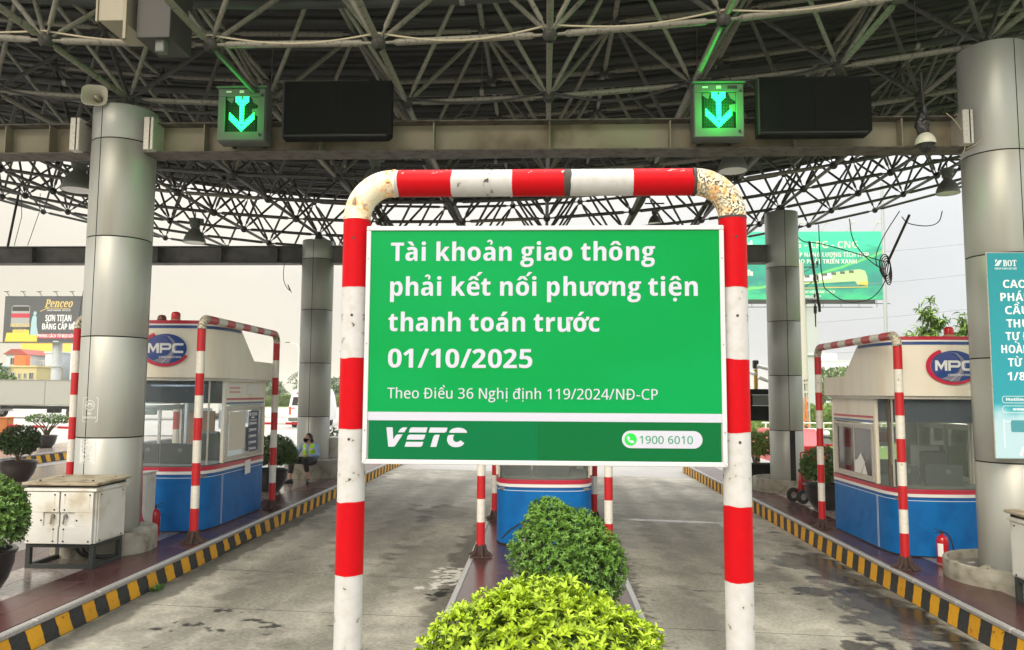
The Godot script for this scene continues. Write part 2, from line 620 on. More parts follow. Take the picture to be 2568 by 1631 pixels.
# ================================================================ the scene
func _ready() -> void:
	rng.seed = 20251001
	# camera: held up at 2.3 m on the centre island, looking slightly left and up
	var cam := Camera3D.new()
	cam.name = "camera"
	cam.fov = 45.27
	cam.near = 0.05
	cam.far = 1500.0
	cam.position = Vector3(0, 2.296, 0)
	cam.rotation = Vector3(0.0869, 0.0416, 0.0056)
	add_child(cam)
	cam.current = true
	# overcast sky, made far brighter overhead than at the horizon to light the scene, warm low on the left
	var env := Environment.new()
	env.background_mode = Environment.BG_SKY
	var pano := PanoramaSkyMaterial.new()
	pano.panorama = sky_picture()
	var sky := Sky.new()
	sky.sky_material = pano
	env.sky = sky
	env.background_energy_multiplier = 1.0
	env.tonemap_mode = Environment.TONE_MAPPER_LINEAR
	env.tonemap_exposure = EXPOSURE
	env.fog_enabled = true
	env.fog_density = 0.0006
	env.fog_light_color = Color(0.88, 0.87, 0.83)
	env.sdfgi_enabled = true
	env.ssao_enabled = true
	env.ssil_enabled = true
	var we := WorldEnvironment.new()
	we.name = "world_environment"
	we.environment = env
	add_child(we)
	var sun := DirectionalLight3D.new()
	sun.name = "sun"
	sun.light_energy = 0.5
	sun.light_color = Color(1.0, 0.93, 0.82)
	sun.light_angular_distance = 40.0
	sun.shadow_enabled = true
	add_child(sun)
	sun.look_at_from_position(Vector3(-26, 46, 60), Vector3.ZERO)

	make_materials()
	build_ground()
	build_islands()
	build_canopy()
	for q in COLUMNS: build_column(q)
	build_beams()
	build_booths()
	build_guard_frames()
	build_sign()
	build_hanging()
	build_plants()
	build_small_things()
	build_person()
	build_far()

const EXPOSURE := 1.85

func sky_picture() -> ImageTexture:
	var w := 768
	var h := 384
	var im := Image.create(w, h, false, Image.FORMAT_RGBF)
	var nz := noise(5, 1.0, 4)
	for y in h:
		var el := PI / 2 - PI * (y + 0.5) / h
		for x in w:
			var az := wrapf(TAU * (x + 0.5) / w, -PI, PI)          # 0 straight ahead, left negative
			var s := sin(maxf(el, 0.0))
			var l := 0.415 * (1.0 + 6.2 * s * s)
			var dir := Vector3(sin(az) * cos(el), sin(el), -cos(az) * cos(el))
			var cl := nz.get_noise_3d(dir.x * 2.2, dir.y * 7.0, dir.z * 2.2)
			l *= 1.0 + 0.10 * cl
			var warm := exp(-pow((az + 0.75) / 0.75, 2.0)) * exp(-maxf(el, 0.0) / 0.30)
			var cold := exp(-pow((az - 0.8) / 0.6, 2.0)) * exp(-maxf(el, 0.0) / 0.5)
			var c := Vector3(1.0, 0.985, 0.955)
			c = c.lerp(Vector3(1.14, 1.03, 0.80), warm)
			c = c.lerp(Vector3(0.86, 0.94, 1.02), cold)
			if el < 0.0: c *= 0.8
			im.set_pixel(x, y, Color(c.x * l, c.y * l, c.z * l))
	return ImageTexture.create_from_image(im)

func make_materials() -> void:
	# noise pictures that several materials share
	var soot := ntex(11, 0.006, [[0.0, g1(0.62)], [0.42, g1(0.9)], [0.6, g1(1.0)], [1.0, g1(0.93)]], 512, 5)
	var fine := ntex(12, 0.03, [[0.0, g1(0.78)], [0.5, g1(1.0)], [1.0, g1(0.9)]], 512, 4)
	var bump := ntex(13, 0.05, [], 512, 4, FastNoiseLite.TYPE_SIMPLEX_SMOOTH, 3.0)
	var bump_soft := ntex(14, 0.012, [], 512, 3, FastNoiseLite.TYPE_SIMPLEX_SMOOTH, 4.0)
	# concrete and ground
	worn(mat("concrete", lin(0.40, 0.39, 0.36), 0.85), ntex(21, 0.008, [[0.0, g1(0.68)], [0.45, g1(0.92)], [1.0, g1(1.0)]], 512, 6), 0.16, true, bump, 0.35)
	worn(mat("plinth", lin(0.36, 0.35, 0.31), 0.9), ntex(22, 0.012, [[0.0, Color(0.5, 0.47, 0.42)], [0.4, Color(0.85, 0.84, 0.8)], [1.0, g1(1.0)]], 512, 6), 0.7, true, bump, 0.5)
	worn(mat("plaza", lin(0.37, 0.36, 0.345), 0.85, 0.0, 0.3), ntex(23, 0.004, [[0.0, g1(0.8)], [0.5, g1(0.96)], [1.0, g1(1.0)]], 512, 5), 0.03, true, bump, 0.2)
	worn(mat("field", lin(0.10, 0.17, 0.03), 0.95), ntex(24, 0.02, [[0.0, Color(0.6, 0.65, 0.4)], [0.5, Color(0.9, 1, 0.6)], [1.0, Color(1, 0.95, 0.8)]], 512, 5), 0.08)
	worn(mat("red_tile", lin(0.085, 0.036, 0.036), 0.24), ntex(25, 0.05, [[0.0, Color(0.6, 0.55, 0.55)], [0.5, g1(0.9)], [1.0, Color(1, 0.85, 0.85)]], 512, 5), 0.9)
	M.red_tile.metallic_specular = 0.4
	var t2: StandardMaterial3D = M.red_tile.duplicate(); t2.albedo_color = lin(0.10, 0.042, 0.04); t2.roughness = 0.29; M.red_tile_b = t2
	worn(mat("pale_tile", lin(0.36, 0.31, 0.28), 0.17), ntex(26, 0.03, [[0.0, Color(0.75, 0.68, 0.66)], [0.5, g1(0.95)], [1.0, g1(1.0)]], 512, 5), 0.8)
	worn(mat("edge_stone", lin(0.34, 0.33, 0.32), 0.32), ntex(27, 0.05, [[0.0, g1(0.72)], [0.5, g1(0.95)], [1.0, g1(1.0)]], 512, 4), 1.2)
	worn(mat("kerb_black", lin(0.032, 0.034, 0.036), 0.75), ntex(28, 0.02, [[0.0, g1(0.6)], [0.5, g1(1.0)], [0.8, Color(1.0, 1.0, 0.98)], [1.0, Color(1, 1, 0.9)]], 512, 5), 1.2, true, bump, 0.5)
	for k in 3:
		worn(mat("kerb_yellow_%d" % k, lin(0.80 - 0.05 * k, 0.40 - 0.03 * k, 0.010), 0.6), ntex(30 + k, 0.03, [[0.0, Color(0.22, 0.2, 0.16)], [0.07 + 0.03 * k, Color(0.5, 0.45, 0.4)], [0.12 + 0.03 * k, Color(0.95, 0.95, 0.9)], [1.0, g1(1.0)]], 256, 5), 1.0, true, bump, 0.5)
	mat("joint", lin(0.03, 0.03, 0.028), 0.9)
	# steel of the canopy
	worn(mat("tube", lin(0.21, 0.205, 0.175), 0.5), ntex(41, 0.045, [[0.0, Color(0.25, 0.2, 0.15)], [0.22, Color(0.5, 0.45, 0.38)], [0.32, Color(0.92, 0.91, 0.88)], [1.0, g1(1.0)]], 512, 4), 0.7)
	worn(mat("tube_shaded", lin(0.085, 0.088, 0.08), 0.5), ntex(42, 0.03, [[0.0, Color(0.4, 0.36, 0.3)], [0.3, Color(0.78, 0.76, 0.71)], [0.5, Color(0.96, 0.96, 0.94)], [1.0, g1(1.0)]], 512, 4), 0.6)  # same tubes with the far half's shade put into the colour
	mat("node", lin(0.035, 0.034, 0.03), 0.6)
	worn(mat("purlin", lin(0.03, 0.034, 0.032), 0.55), soot, 0.4)
	worn(mat("roof", lin(0.034, 0.037, 0.035), 0.6, 0.0, 0.3), ntex(43, 0.006, [[0.0, g1(0.55)], [0.5, g1(0.9)], [1.0, g1(1.0)]], 512, 5), 0.12)
	worn(mat("beam", lin(0.25, 0.23, 0.165), 0.6), ntex(44, 0.005, [[0.0, Color(0.66, 0.6, 0.52)], [0.3, Color(0.86, 0.83, 0.77)], [0.5, Color(0.96, 0.95, 0.92)], [1.0, g1(1.0)]], 512, 6), 0.35)
	worn(mat("flange", lin(0.11, 0.10, 0.08), 0.65), ntex(45, 0.02, [[0.0, Color(0.5, 0.4, 0.32)], [0.5, g1(0.9)], [1.0, g1(1.0)]], 512, 5), 0.5)
	worn(mat("back_beam", lin(0.15, 0.147, 0.135), 0.6), soot, 0.3)
	worn(mat("cladding", lin(0.45, 0.465, 0.45), 0.40, 0.3), ntex(46, 0.003, [[0.0, Color(0.86, 0.84, 0.80)], [0.5, Color(0.97, 0.97, 0.96)], [1.0, g1(1.0)]], 512, 4), 0.3)
	M.cladding.uv1_scale = Vector3(0.9, 0.10, 0.9)
	worn(mat("cladding_b", lin(0.425, 0.44, 0.42), 0.43, 0.3), ntex(47, 0.0035, [[0.0, Color(0.84, 0.81, 0.75)], [0.5, Color(0.96, 0.955, 0.94)], [1.0, g1(1.0)]], 512, 4), 0.35)
	M.cladding_b.uv1_scale = Vector3(0.8, 0.09, 0.8)
	mat("gap", lin(0.012, 0.012, 0.012), 0.9)
	# pipe paint
	worn(mat("pipe_red", lin(0.46, 0.004, 0.009), 0.28), ntex(51, 0.018, [[0.0, Color(0.9, 0.85, 0.8)], [0.06, Color(1, 0.9, 0.88)], [0.10, g1(1.0)], [0.5, Color(0.96, 0.9, 0.9)], [1.0, g1(1.0)]], 512, 5), 1.3)
	worn(mat("pipe_white", lin(0.50, 0.50, 0.50), 0.35), ntex(52, 0.025, [[0.0, g1(0.12)], [0.15, Color(0.3, 0.29, 0.27)], [0.18, Color(0.93, 0.92, 0.89)], [0.5, g1(0.97)], [1.0, g1(1.0)]], 512, 5), 1.1)
	worn(mat("guard_red", lin(0.47, 0.008, 0.014), 0.4), ntex(53, 0.03, [[0.0, Color(0.45, 0.35, 0.33)], [0.12, Color(0.8, 0.75, 0.75)], [0.2, g1(1.0)], [1.0, g1(0.95)]], 512, 5), 0.9)
	worn(mat("guard_white", lin(0.70, 0.69, 0.65), 0.45), ntex(54, 0.03, [[0.0, Color(0.3, 0.25, 0.2)], [0.10, Color(0.5, 0.45, 0.38)], [0.14, Color(0.93, 0.92, 0.89)], [1.0, g1(1.0)]], 512, 5), 0.9)
	worn(mat("rust_elbow", lin(0.74, 0.70, 0.58), 0.6), rust_tex(55, 0.0), 2.8, true, bump, 0.4)
	worn(mat("peeled_elbow", lin(0.74, 0.68, 0.52), 0.6), rust_tex(56, 1.0), 3.4, true, bump, 0.6)
	worn(mat("guard_elbow", lin(0.62, 0.60, 0.52), 0.6), ntex(57, 0.035, [[0.0, g1(0.04)], [0.38, g1(0.07)], [0.41, Color(0.9, 0.87, 0.8)], [0.7, g1(1.0)], [0.8, Color(0.8, 0.6, 0.4)], [1.0, Color(0.6, 0.4, 0.25)]], 512, 5), 1.4)
	worn(mat("foot_rust", lin(0.055, 0.030, 0.026), 0.8), fine, 2.0, true, bump, 0.8)
	mat("weld", lin(0.045, 0.038, 0.032), 0.8)
	# sign
	mat("sign_green", lin(0.002, 0.265, 0.064), 0.42, 0.0, 0.15)
	worn(M.sign_green, ntex(81, 0.004, [[0.0, Color(0.90, 0.95, 0.86)], [0.5, Color(0.97, 0.98, 0.97)], [1.0, g1(1.0)]], 256, 4), 0.6, true, bump_soft, 0.05)
	mat("sign_dark", lin(0.002, 0.125, 0.04), 0.30)
	mat("sign_white", lin(0.46, 0.47, 0.55), 0.35)
	mat("rail", lin(0.52, 0.53, 0.55), 0.35)
	for k in ["sign_green", "sign_dark", "sign_white", "pipe_red"]:
		M[k].metallic_specular = 0.2
		M[k].roughness = 0.42
	M.pipe_white.metallic_specular = 0.3
	mat("text_green", lin(0.01, 0.22, 0.10), 0.35)
	mat("icon_green", lin(0.01, 0.50, 0.05), 0.35)
	# booths
	worn(mat("booth_blue", lin(0.005, 0.14, 0.44), 0.4, 0.0, 0.25), ntex(61, 0.01, [[0.0, Color(0.8, 0.82, 0.85)], [0.5, g1(0.97)], [1.0, g1(1.0)]], 512, 5), 0.5, true, bump_soft, 0.12)
	worn(mat("booth_cream", lin(0.80, 0.765, 0.675), 0.45), ntex(62, 0.004, [[0.0, Color(0.90, 0.86, 0.80)], [0.45, Color(0.97, 0.96, 0.94)], [1.0, g1(1.0)]], 512, 5), 0.4)
	M.booth_cream.uv1_scale = Vector3(0.7, 0.14, 0.7)
	mat("band_red", lin(0.45, 0.02, 0.05), 0.35)
	mat("band_white", lin(0.74, 0.74, 0.72), 0.35)
	mat("band_blue", lin(0.03, 0.075, 0.25), 0.35)
	worn(mat("alu", lin(0.52, 0.50, 0.45), 0.4, 0.2), fine, 1.5)
	var gl := mat("glass", Color(0.80, 0.86, 0.84, 0.12), 0.05, 0.0, 0.3)
	gl.transparency = BaseMaterial3D.TRANSPARENCY_ALPHA
	var nf := mat("navy_film", Color(0.02, 0.08, 0.20, 0.97), 0.5, 0.0, 0.1)
	nf.transparency = BaseMaterial3D.TRANSPARENCY_ALPHA
	var bf := mat("brown_glass", Color(0.16, 0.11, 0.08, 0.86), 0.12)
	bf.transparency = BaseMaterial3D.TRANSPARENCY_ALPHA
	mat("screen_black", lin(0.022, 0.026, 0.028), 0.4)
	mat("inside", lin(0.30, 0.31, 0.28), 0.7)
	mat("desk", lin(0.16, 0.15, 0.13), 0.6)
	mat("paper", lin(0.78, 0.78, 0.77), 0.8)
	mat("paper_pink", lin(0.70, 0.36, 0.28), 0.8)
	mat("notice_blue", lin(0.014, 0.03, 0.10), 0.5)
	mat("white_print", lin(0.72, 0.74, 0.76), 0.6)
	mat("logo_blue", lin(0.012, 0.055, 0.24), 0.35)
	mat("logo_violet", lin(0.05, 0.075, 0.26), 0.35)
	mat("logo_road", lin(0.22, 0.21, 0.30), 0.35)
	mat("logo_red", lin(0.52, 0.015, 0.06), 0.35)
	# misc
	mat("black", lin(0.014, 0.014, 0.014), 0.5)
	mat("matt_black", lin(0.008, 0.009, 0.009), 0.8, 0.0, 0.2)
	mat("rubber", lin(0.018, 0.018, 0.018), 0.8)
	mat("cable", lin(0.03, 0.03, 0.03), 0.6)
	mat("pale_cable", lin(0.42, 0.38, 0.27), 0.6)
	worn(mat("cabinet", lin(0.70, 0.70, 0.67), 0.45), ntex(71, 0.005, [[0.0, Color(0.84, 0.80, 0.72)], [0.35, Color(0.96, 0.955, 0.94)], [1.0, g1(1.0)]], 512, 5), 0.7)
	worn(mat("cabinet_top", lin(0.42, 0.39, 0.32), 0.6), ntex(72, 0.008, [[0.0, Color(0.62, 0.54, 0.44)], [0.5, Color(0.88, 0.85, 0.79)], [1.0, g1(1.0)]], 512, 5), 1.0)
	mat("stand", lin(0.026, 0.032, 0.030), 0.55)
	mat("steel", lin(0.30, 0.29, 0.27), 0.35, 0.8)
	mat("ext_red", lin(0.42, 0.010, 0.018), 0.22)
	mat("white_plastic", lin(0.62, 0.62, 0.58), 0.4)
	mat("grey_case", lin(0.10, 0.115, 0.10), 0.55)
	mat("bell", lin(0.20, 0.21, 0.19), 0.45, 0.3)
	mat("lens_white", lin(0.70, 0.71, 0.66), 0.3)
	worn(mat("pot", lin(0.028, 0.027, 0.030), 0.28), fine, 1.2)
	worn(mat("pot_brown", lin(0.045, 0.034, 0.033), 0.3), fine, 1.2)
	mat("soil", lin(0.035, 0.026, 0.018), 0.95)
	mat("bark", lin(0.12, 0.085, 0.055), 0.9)
	var lf := mat("leaf", Color(1, 1, 1), 0.5)
	lf.vertex_color_use_as_albedo = true
	lf.cull_mode = BaseMaterial3D.CULL_DISABLED
	lf.backlight_enabled = true
	lf.backlight = Color(0.22, 0.25, 0.08)
	mat("beacon_red", lin(0.55, 0.01, 0.02), 0.2)
	mat("beacon_brown", lin(0.13, 0.045, 0.03), 0.4)
	mat("beacon_base", lin(0.42, 0.33, 0.16), 0.5)

# rusty, flaking cream paint on the elbows
func rust_tex(seed_: int, peel: float) -> ImageTexture:
	var n := 384
	var im := Image.create(n, n, true, Image.FORMAT_RGB8)
	var a := noise(seed_, 0.012, 4).get_seamless_image(n, n)
	var b := noise(seed_ + 7, 0.05, 4).get_seamless_image(n, n)
	var d := noise(seed_ + 9, 0.028, 5).get_seamless_image(n, n)
	for y in n:
		for x in n:
			var big := a.get_pixel(x, y).r
			var fi := b.get_pixel(x, y).r
			var sp := d.get_pixel(x, y).r
			var c := Color(1, 1, 0.98)
			var r := smoothstep(0.50, 0.72, big * 0.75 + fi * 0.25)
			c = c.lerp(Color(0.98, 0.72, 0.40), r * 0.75)
			c = c.lerp(Color(0.72, 0.34, 0.10), smoothstep(0.66, 0.82, big * 0.6 + sp * 0.4))
			c = c.lerp(Color(0.13, 0.08, 0.06), smoothstep(0.74, 0.80, big * 0.45 + sp * 0.55))
			if peel > 0 and big < 0.62:
				c = c.lerp(Color(0.22, 0.24, 0.24), smoothstep(0.515, 0.535, fi * 0.72 + sp * 0.28))
			im.set_pixel(x, y, c)
	im.generate_mipmaps()
	return ImageTexture.create_from_image(im)

# ---------------------------------------------------------------- ground, lanes
const LX0 := -6.0
const LX1 := 6.0
const LD1 := 24.0
func lane_pictures() -> Array:
	var w := 640
	var h := 1280
	var big := noise(101, 0.007, 4).get_image(w, h)
	var mid := noise(102, 0.035, 5).get_image(w, h)
	var fin := noise(103, 0.35, 3).get_image(w, h)
	var sml := noise(104, 0.11, 4).get_image(w, h)
	var Sm := sml.get_data()
	var al := PackedFloat32Array(); al.resize(w * h)
	var ro := PackedFloat32Array(); ro.resize(w * h)
	var wh := PackedFloat32Array(); wh.resize(w * h)
	var B := big.get_data(); var Mi := mid.get_data(); var Fi := fin.get_data()
	for i in w * h:
		var q := B[i] / 255.0
		var m := Mi[i] / 255.0
		al[i] = 0.80 + 0.34 * (q - 0.5) + 0.30 * (m - 0.5) + 0.26 * (Fi[i] / 255.0 - 0.5)
		ro[i] = 0.80 + 0.25 * (m - 0.5)
	# x, d, half width, half length, strength, kind: 0 stain, 1 wet, 2 white residue
	var spots := [[4.25, 10.6, 0.35, 4.2, 0.50, 0], [-4.4, 12.0, 0.2, 9.0, 0.4, 0], [-1.16, 11.0, 0.22, 4.0, 0.35, 0], [1.12, 12.0, 0.18, 5.0, 0.3, 0],
		[3.95, 9.6, 0.50, 1.7, 0.38, 1], [3.35, 7.55, 0.95, 0.62, 0.52, 1], [2.9, 6.6, 0.9, 0.6, 0.45, 1], [3.5, 10.4, 0.45, 0.30, 0.65, 1], [4.0, 12.2, 0.4, 0.8, 0.4, 1], [2.9, 11.2, 0.7, 0.6, 0.25, 0],
		[2.6, 15.7, 0.95, 0.12, 0.10, 1], [3.7, 15.4, 0.35, 0.25, 0.3, 1], [-2.6, 13.5, 0.55, 3.0, 0.18, 0], [-3.3, 10.0, 0.5, 2.2, 0.14, 0], [-1.7, 11.5, 0.5, 2.0, 0.18, 0], [2.4, 13.0, 0.8, 3.0, 0.15, 0], [-2.0, 15.5, 0.7, 1.0, 0.22, 0], [1.7, 9.0, 0.4, 1.6, 0.16, 0],
		[-1.27, 10.35, 0.24, 0.70, 1.0, 2], [-1.36, 9.9, 0.2, 0.3, 1.0, 2], [-1.25, 9.5, 0.16, 0.35, 0.8, 0]]
	var rr := RandomNumberGenerator.new()
	rr.seed = 77
	for k in 30:
		spots.append([rr.randf_range(-4.0, 4.0), rr.randf_range(6.0, 14.0), rr.randf_range(0.03, 0.08), rr.randf_range(0.02, 0.05), rr.randf_range(0.25, 0.45), 0])
	for q in [-3.5, -2.1, 1.95, 3.35]:              # wheel paths, and the oil line between them
		for e in 7: spots.append([q + rr.randf_range(-0.1, 0.1), 6.0 + 2.6 * e + rr.randf_range(-0.5, 0.5), 0.20 + 0.12 * rr.randf(), rr.randf_range(1.5, 3.0), 0.10, 0])
	for q in [-2.8, 2.65]:
		for e in 6: spots.append([q + rr.randf_range(-0.12, 0.12), 7.0 + 2.8 * e, 0.22, rr.randf_range(1.0, 2.2), 0.09, 0])
	for q in [[-3.55, 7.9], [-3.25, 7.75], [-2.95, 8.1], [-2.7, 7.95], [-3.4, 8.4], [-3.75, 7.7]]:
		spots.append([q[0], q[1], 0.16, 0.08, 0.62, 0])
	for s in spots:
		var x0 := int((s[0] - s[2] * 1.5 - LX0) / (LX1 - LX0) * w)
		var x1 := int((s[0] + s[2] * 1.5 - LX0) / (LX1 - LX0) * w)
		var y0 := int((s[1] - s[3] * 1.5) / LD1 * h)
		var y1 := int((s[1] + s[3] * 1.5) / LD1 * h)
		for y in range(maxi(0, y0), mini(h, y1)):
			for x in range(maxi(0, x0), mini(w, x1)):
				var dx: float = (LX0 + (x + 0.5) / w * (LX1 - LX0) - s[0]) / s[2]
				var dy: float = ((y + 0.5) / h * LD1 - s[1]) / s[3]
				var i := y * w + x
				var e: float = 1.0 - sqrt(dx * dx + dy * dy) + ((Mi[i] / 255.0 - 0.5) * 1.3 + (B[i] / 255.0 - 0.5) * 0.8 if s[2] > 0.19 else (Sm[i] / 255.0 - 0.5) * 2.6 - 0.25)
				var a := smoothstep(0.0, 0.55 if s[5] == 0 else 0.16, e) * float(s[4])
				if s[5] == 2:
					a *= smoothstep(0.40, 0.50, Sm[i] / 255.0)
					wh[i] = maxf(wh[i], a)
				else:
					al[i] *= 1.0 - a
					if s[5] == 1: ro[i] = lerpf(ro[i], 0.26, smoothstep(0.0, 0.2, e))
	var im := Image.create(w, h, false, Image.FORMAT_RGB8)
	var rm := Image.create(w, h, false, Image.FORMAT_L8)
	for y in h:
		for x in w:
			var i := y * w + x
			var v := clampf(al[i] * 0.93, 0.03, 1.0)
			var c := Color(v, v * 0.985, v * 0.94)
			if wh[i] > 0: c = c.lerp(Color(1, 1, 1), wh[i])
			im.set_pixel(x, y, c)
			rm.set_pixel(x, y, g1(clampf(ro[i], 0.05, 1.0)))
	return [ImageTexture.create_from_image(im), ImageTexture.create_from_image(rm)]

func sloped(x0: float, x1: float, d0: float, d1: float, up: float, uv := false) -> Mb:
	var m := Mb.new()
	var a := P(x0, gy(x0) + up, d0); var b := P(x1, gy(x1) + up, d0); var c := P(x1, gy(x1) + up, d1); var d := P(x0, gy(x0) + up, d1)
	var f := func(x: float, dd: float) -> Vector2: return Vector2((x - LX0) / (LX1 - LX0), dd / LD1) if uv else Vector2(x, dd)
	m.quad(a, b, c, d, Vector3.UP, f.call(x0, d0), f.call(x1, d0), f.call(x1, d1), f.call(x0, d1))
	return m

func build_ground() -> void:
	var g := Mb.new()
	for x in [[-900.0, -12.0], [-12.0, 12.0], [12.0, 900.0]]:
		g.quad(P(x[0], gy(x[0]) - 0.06, -60), P(x[1], gy(x[1]) - 0.06, -60), P(x[1], gy(x[1]) - 0.06, 900), P(x[0], gy(x[0]) - 0.06, 900), Vector3.UP)
	struct("ground", g, M.field)
	var pl := Mb.new()
	for x in [[-70.0, -12.0], [-12.0, 12.0]]:
		pl.add(sloped(x[0], x[1], -40.0, 105.0, -0.02), Transform3D())
	struct("plaza", pl, M.plaza)
	# lane slabs
	var pics := lane_pictures()
	var lm := mat("lane", lin(0.50, 0.492, 0.455), 1.0)
	lm.albedo_texture = pics[0]
	lm.roughness_texture = pics[1]
	lm.roughness_texture_channel = BaseMaterial3D.TEXTURE_CHANNEL_RED
	lm.metallic_specular = 0.45
	lm.texture_repeat = false
	var road := Mb.new()
	for x in [[-4.53, -1.0], [1.0, 4.53]]:
		road.add(sloped(x[0], x[1], -6.0, 24.0, -0.012), Transform3D())
	var r := struct("road", road, M.joint)
	var joints := [-6.0, -2.0, 1.7, 3.4, 5.1, 6.8, 8.5, 10.2, 14.0, 18.0, 24.0]
	for x in [[-4.53, -1.0], [1.0, 4.53]]:
		for i in joints.size() - 1:
			var m := sloped(x[0] + 0.005, x[1] - 0.005, joints[i] + 0.006, joints[i + 1] - 0.006, 0.0, true)
			part("concrete_slab", m, lm, r)

# ---------------------------------------------------------------- islands with their kerbs
const TOPS := {0: 0.116, -1: 0.25, 1: 0.04, -2: 0.43, -3: 0.47, 2: -0.06}
const ICX := {0: 0.0, -1: -5.65, 1: 5.65, -2: -11.35, -3: -15.7, 2: 11.3}
func build_islands() -> void:
	var tile_a := Mb.new(); tile_a.box(Vector3.ZERO, Vector3(0.336, 0.012, 0.596), 0.0015)
	var tile_b := Mb.new(); tile_b.box(Vector3.ZERO, Vector3(0.366, 0.012, 0.596), 0.0015)
	var ta := tile_a.mesh()
	var tb := tile_b.mesh()
	var stone := Mb.new(); stone.box(Vector3.ZERO, Vector3(0.075, 0.055, 0.994), 0.012)
	var sm := stone.mesh()
	for k in [0, -1, 1, -2, -3, 2]:
		var cx: float = ICX[k]
		var top: float = TOPS[k]
		var half := 1.0 if k == 0 else 1.12
		var d0 := -3.0 if absi(k) < 2 else (13.0 if k == -2 else 8.0)
		var d1 := 26.0 if absi(k) < 2 else (24.0 if k == -2 else 31.0)
		var body := Mb.new()
		var lowy := gy(cx) - 0.2
		body.box(P(cx, (top - 0.012 + lowy) / 2, (d0 + d1) / 2), Vector3(half * 2 - 0.03, top - 0.012 - lowy, d1 - d0))
		var isl := struct("island" if k != 0 else "centre_island", body, M.kerb_black if absi(k) < 3 else M.kerb_black)
		# top paving
		if absi(k) < 2:
			var row := 0
			var d := 0.9
			while d < 25.0:
				for c in [-0.88, -0.54, 0.54, 0.88]:
					if k == 0 and (c == -0.88 or c == 0.88): continue
					part("red_tile", ta, M.red_tile if rng.randf() < 0.6 else M.red_tile_b, isl, P(cx + c * (half - 0.08) / 1.05, top - 0.006 + rng.randf_range(-0.0006, 0.0006), d))
				if k == 0:
					for c in [-0.755, 0.755]:
						part("red_tile", ta, M.red_tile if rng.randf() < 0.6 else M.red_tile_b, isl, P(c, top - 0.006 + rng.randf_range(-0.0006, 0.0006), d))
				for c in [-0.186, 0.186]:
					part("pale_tile", tb, M.pale_tile, isl, P(cx + c, top - 0.006, d))
				d += 0.6
				row += 1
			for s in [-1.0, 1.0]:                       # thin marble strip beside the edge stones
				var st := Mb.new()
				st.box(P(cx + s * (half - 0.085), top - 0.009, 11.5), Vector3(0.02, 0.012, 29.0))
				part("joint_strip", st, M.joint, isl)
		else:
			var tp := Mb.new()
			tp.box(P(cx, top - 0.006, (d0 + d1) / 2), Vector3(half * 2 - 0.14, 0.012, d1 - d0 - 0.1))
			part("paving", tp, M.pale_tile, isl)
		# edge stones and painted kerb faces
		for s in [-1.0, 1.0]:
			var xe: float = cx + s * half
			var d := d0 + 0.5
			while d < d1:
				part("edge_stone", sm, M.edge_stone, isl, P(xe - s * 0.0375, top - 0.0275 + rng.randf_range(-0.001, 0.001), d))
				d += 1.0
			var yb := gy(xe) - 0.004
			var yt := top - 0.058
			var sd := d0 + 0.2
			var far := 0
			while sd < minf(d1, 26.0):
				var slant := 0.10
				if k == -1 and sd > 13.3: slant = -0.05
				elif k == 1: slant = 0.07 if sd < 14 else 0.0
				var poly := PackedVector2Array()
				var wob := 0.006
				var cut := 0.0
				if k == -1 and s > 0 and sd > 10.8 and sd < 12.0: cut = 0.045
				for e in 7: poly.append(Vector2(sd + slant * e / 6.0 + rng.randf_range(-wob, wob) + cut * rng.randf(), lerpf(yt, yb + cut * 0.6, e / 6.0)))
				for e in 7: poly.append(Vector2(sd + 0.2 + slant * (6 - e) / 6.0 + rng.randf_range(-wob, wob) - cut * rng.randf(), lerpf(yb + cut * 0.6, yt, e / 6.0)))
				var st := Mb.new()
				st.xf = Transform3D(Basis(Vector3(0, 0, -1), Vector3.UP, Vector3(s, 0, 0)) if s > 0 else Basis(Vector3(0, 0, -1), Vector3.UP, Vector3(-1, 0, 0)), Vector3(xe - s * 0.015, 0, 0))
				st.prism(poly, 0.0, 0.004)
				part("yellow_stripe", st, M["kerb_yellow_%d" % (rng.randi() % 3)], isl)
				sd += 0.42
				far += 1
		for s in [[d0, 1.0], [d1, -1.0]]:             # rounded nose
			var nose := Mb.new()
			nose.xf = Transform3D(Basis(), P(cx, 0, s[0]))
			var a0 := 0.0 if s[1] > 0 else PI
			nose.lathe([Vector2(0, top - 0.004), Vector2(half - 0.02, top - 0.004), Vector2(half - 0.02, lowy)], 16, a0, a0 + PI)
			part("nose", nose, M.kerb_black, isl)

# ---------------------------------------------------------------- canopy: a double-layer grid of tubes under a sheet roof that sags like a trough
func arch(x: float) -> float: return 0.0101 * (x + 2.69) * (x + 2.69)
func bnode(i: int, j: int) -> Vector3:
	var x := -5.648 + 1.9 * i
	return P(x, 6.15 + arch(x) - 0.006 * j, 10.08 + 1.787 * j)
func tnode(i: int, j: int) -> Vector3:
	var x := -5.648 + 1.9 * (i + 0.5)
	return P(x, 7.55 + arch(x), 10.08 + 1.787 * (j + 0.5))

func strut_mesh(a: Vector3, b: Vector3, r: float, m: Mb) -> void:     # tube with coned ends and a bolt at each node
	var d := (b - a).normalized()
	var l := a.distance_to(b)
	var p0 := a + d * 0.07; var p1 := a + d * 0.17; var p2 := a + d * 0.20
	var q0 := b - d * 0.07; var q1 := b - d * 0.17; var q2 := b - d * 0.20
	m.tube(p0, p1, r * 0.42, r * 0.5, 7, false)
	m.tube(p1, p2, r * 0.55, r, 9, false)
	m.tube(p2, q2, r, r, 9, false)
	m.tube(q2, q1, r, r * 0.55, 9, false)
	m.tube(q1, q0, r * 0.5, r * 0.42, 7, false)
	if l < 0.1: return

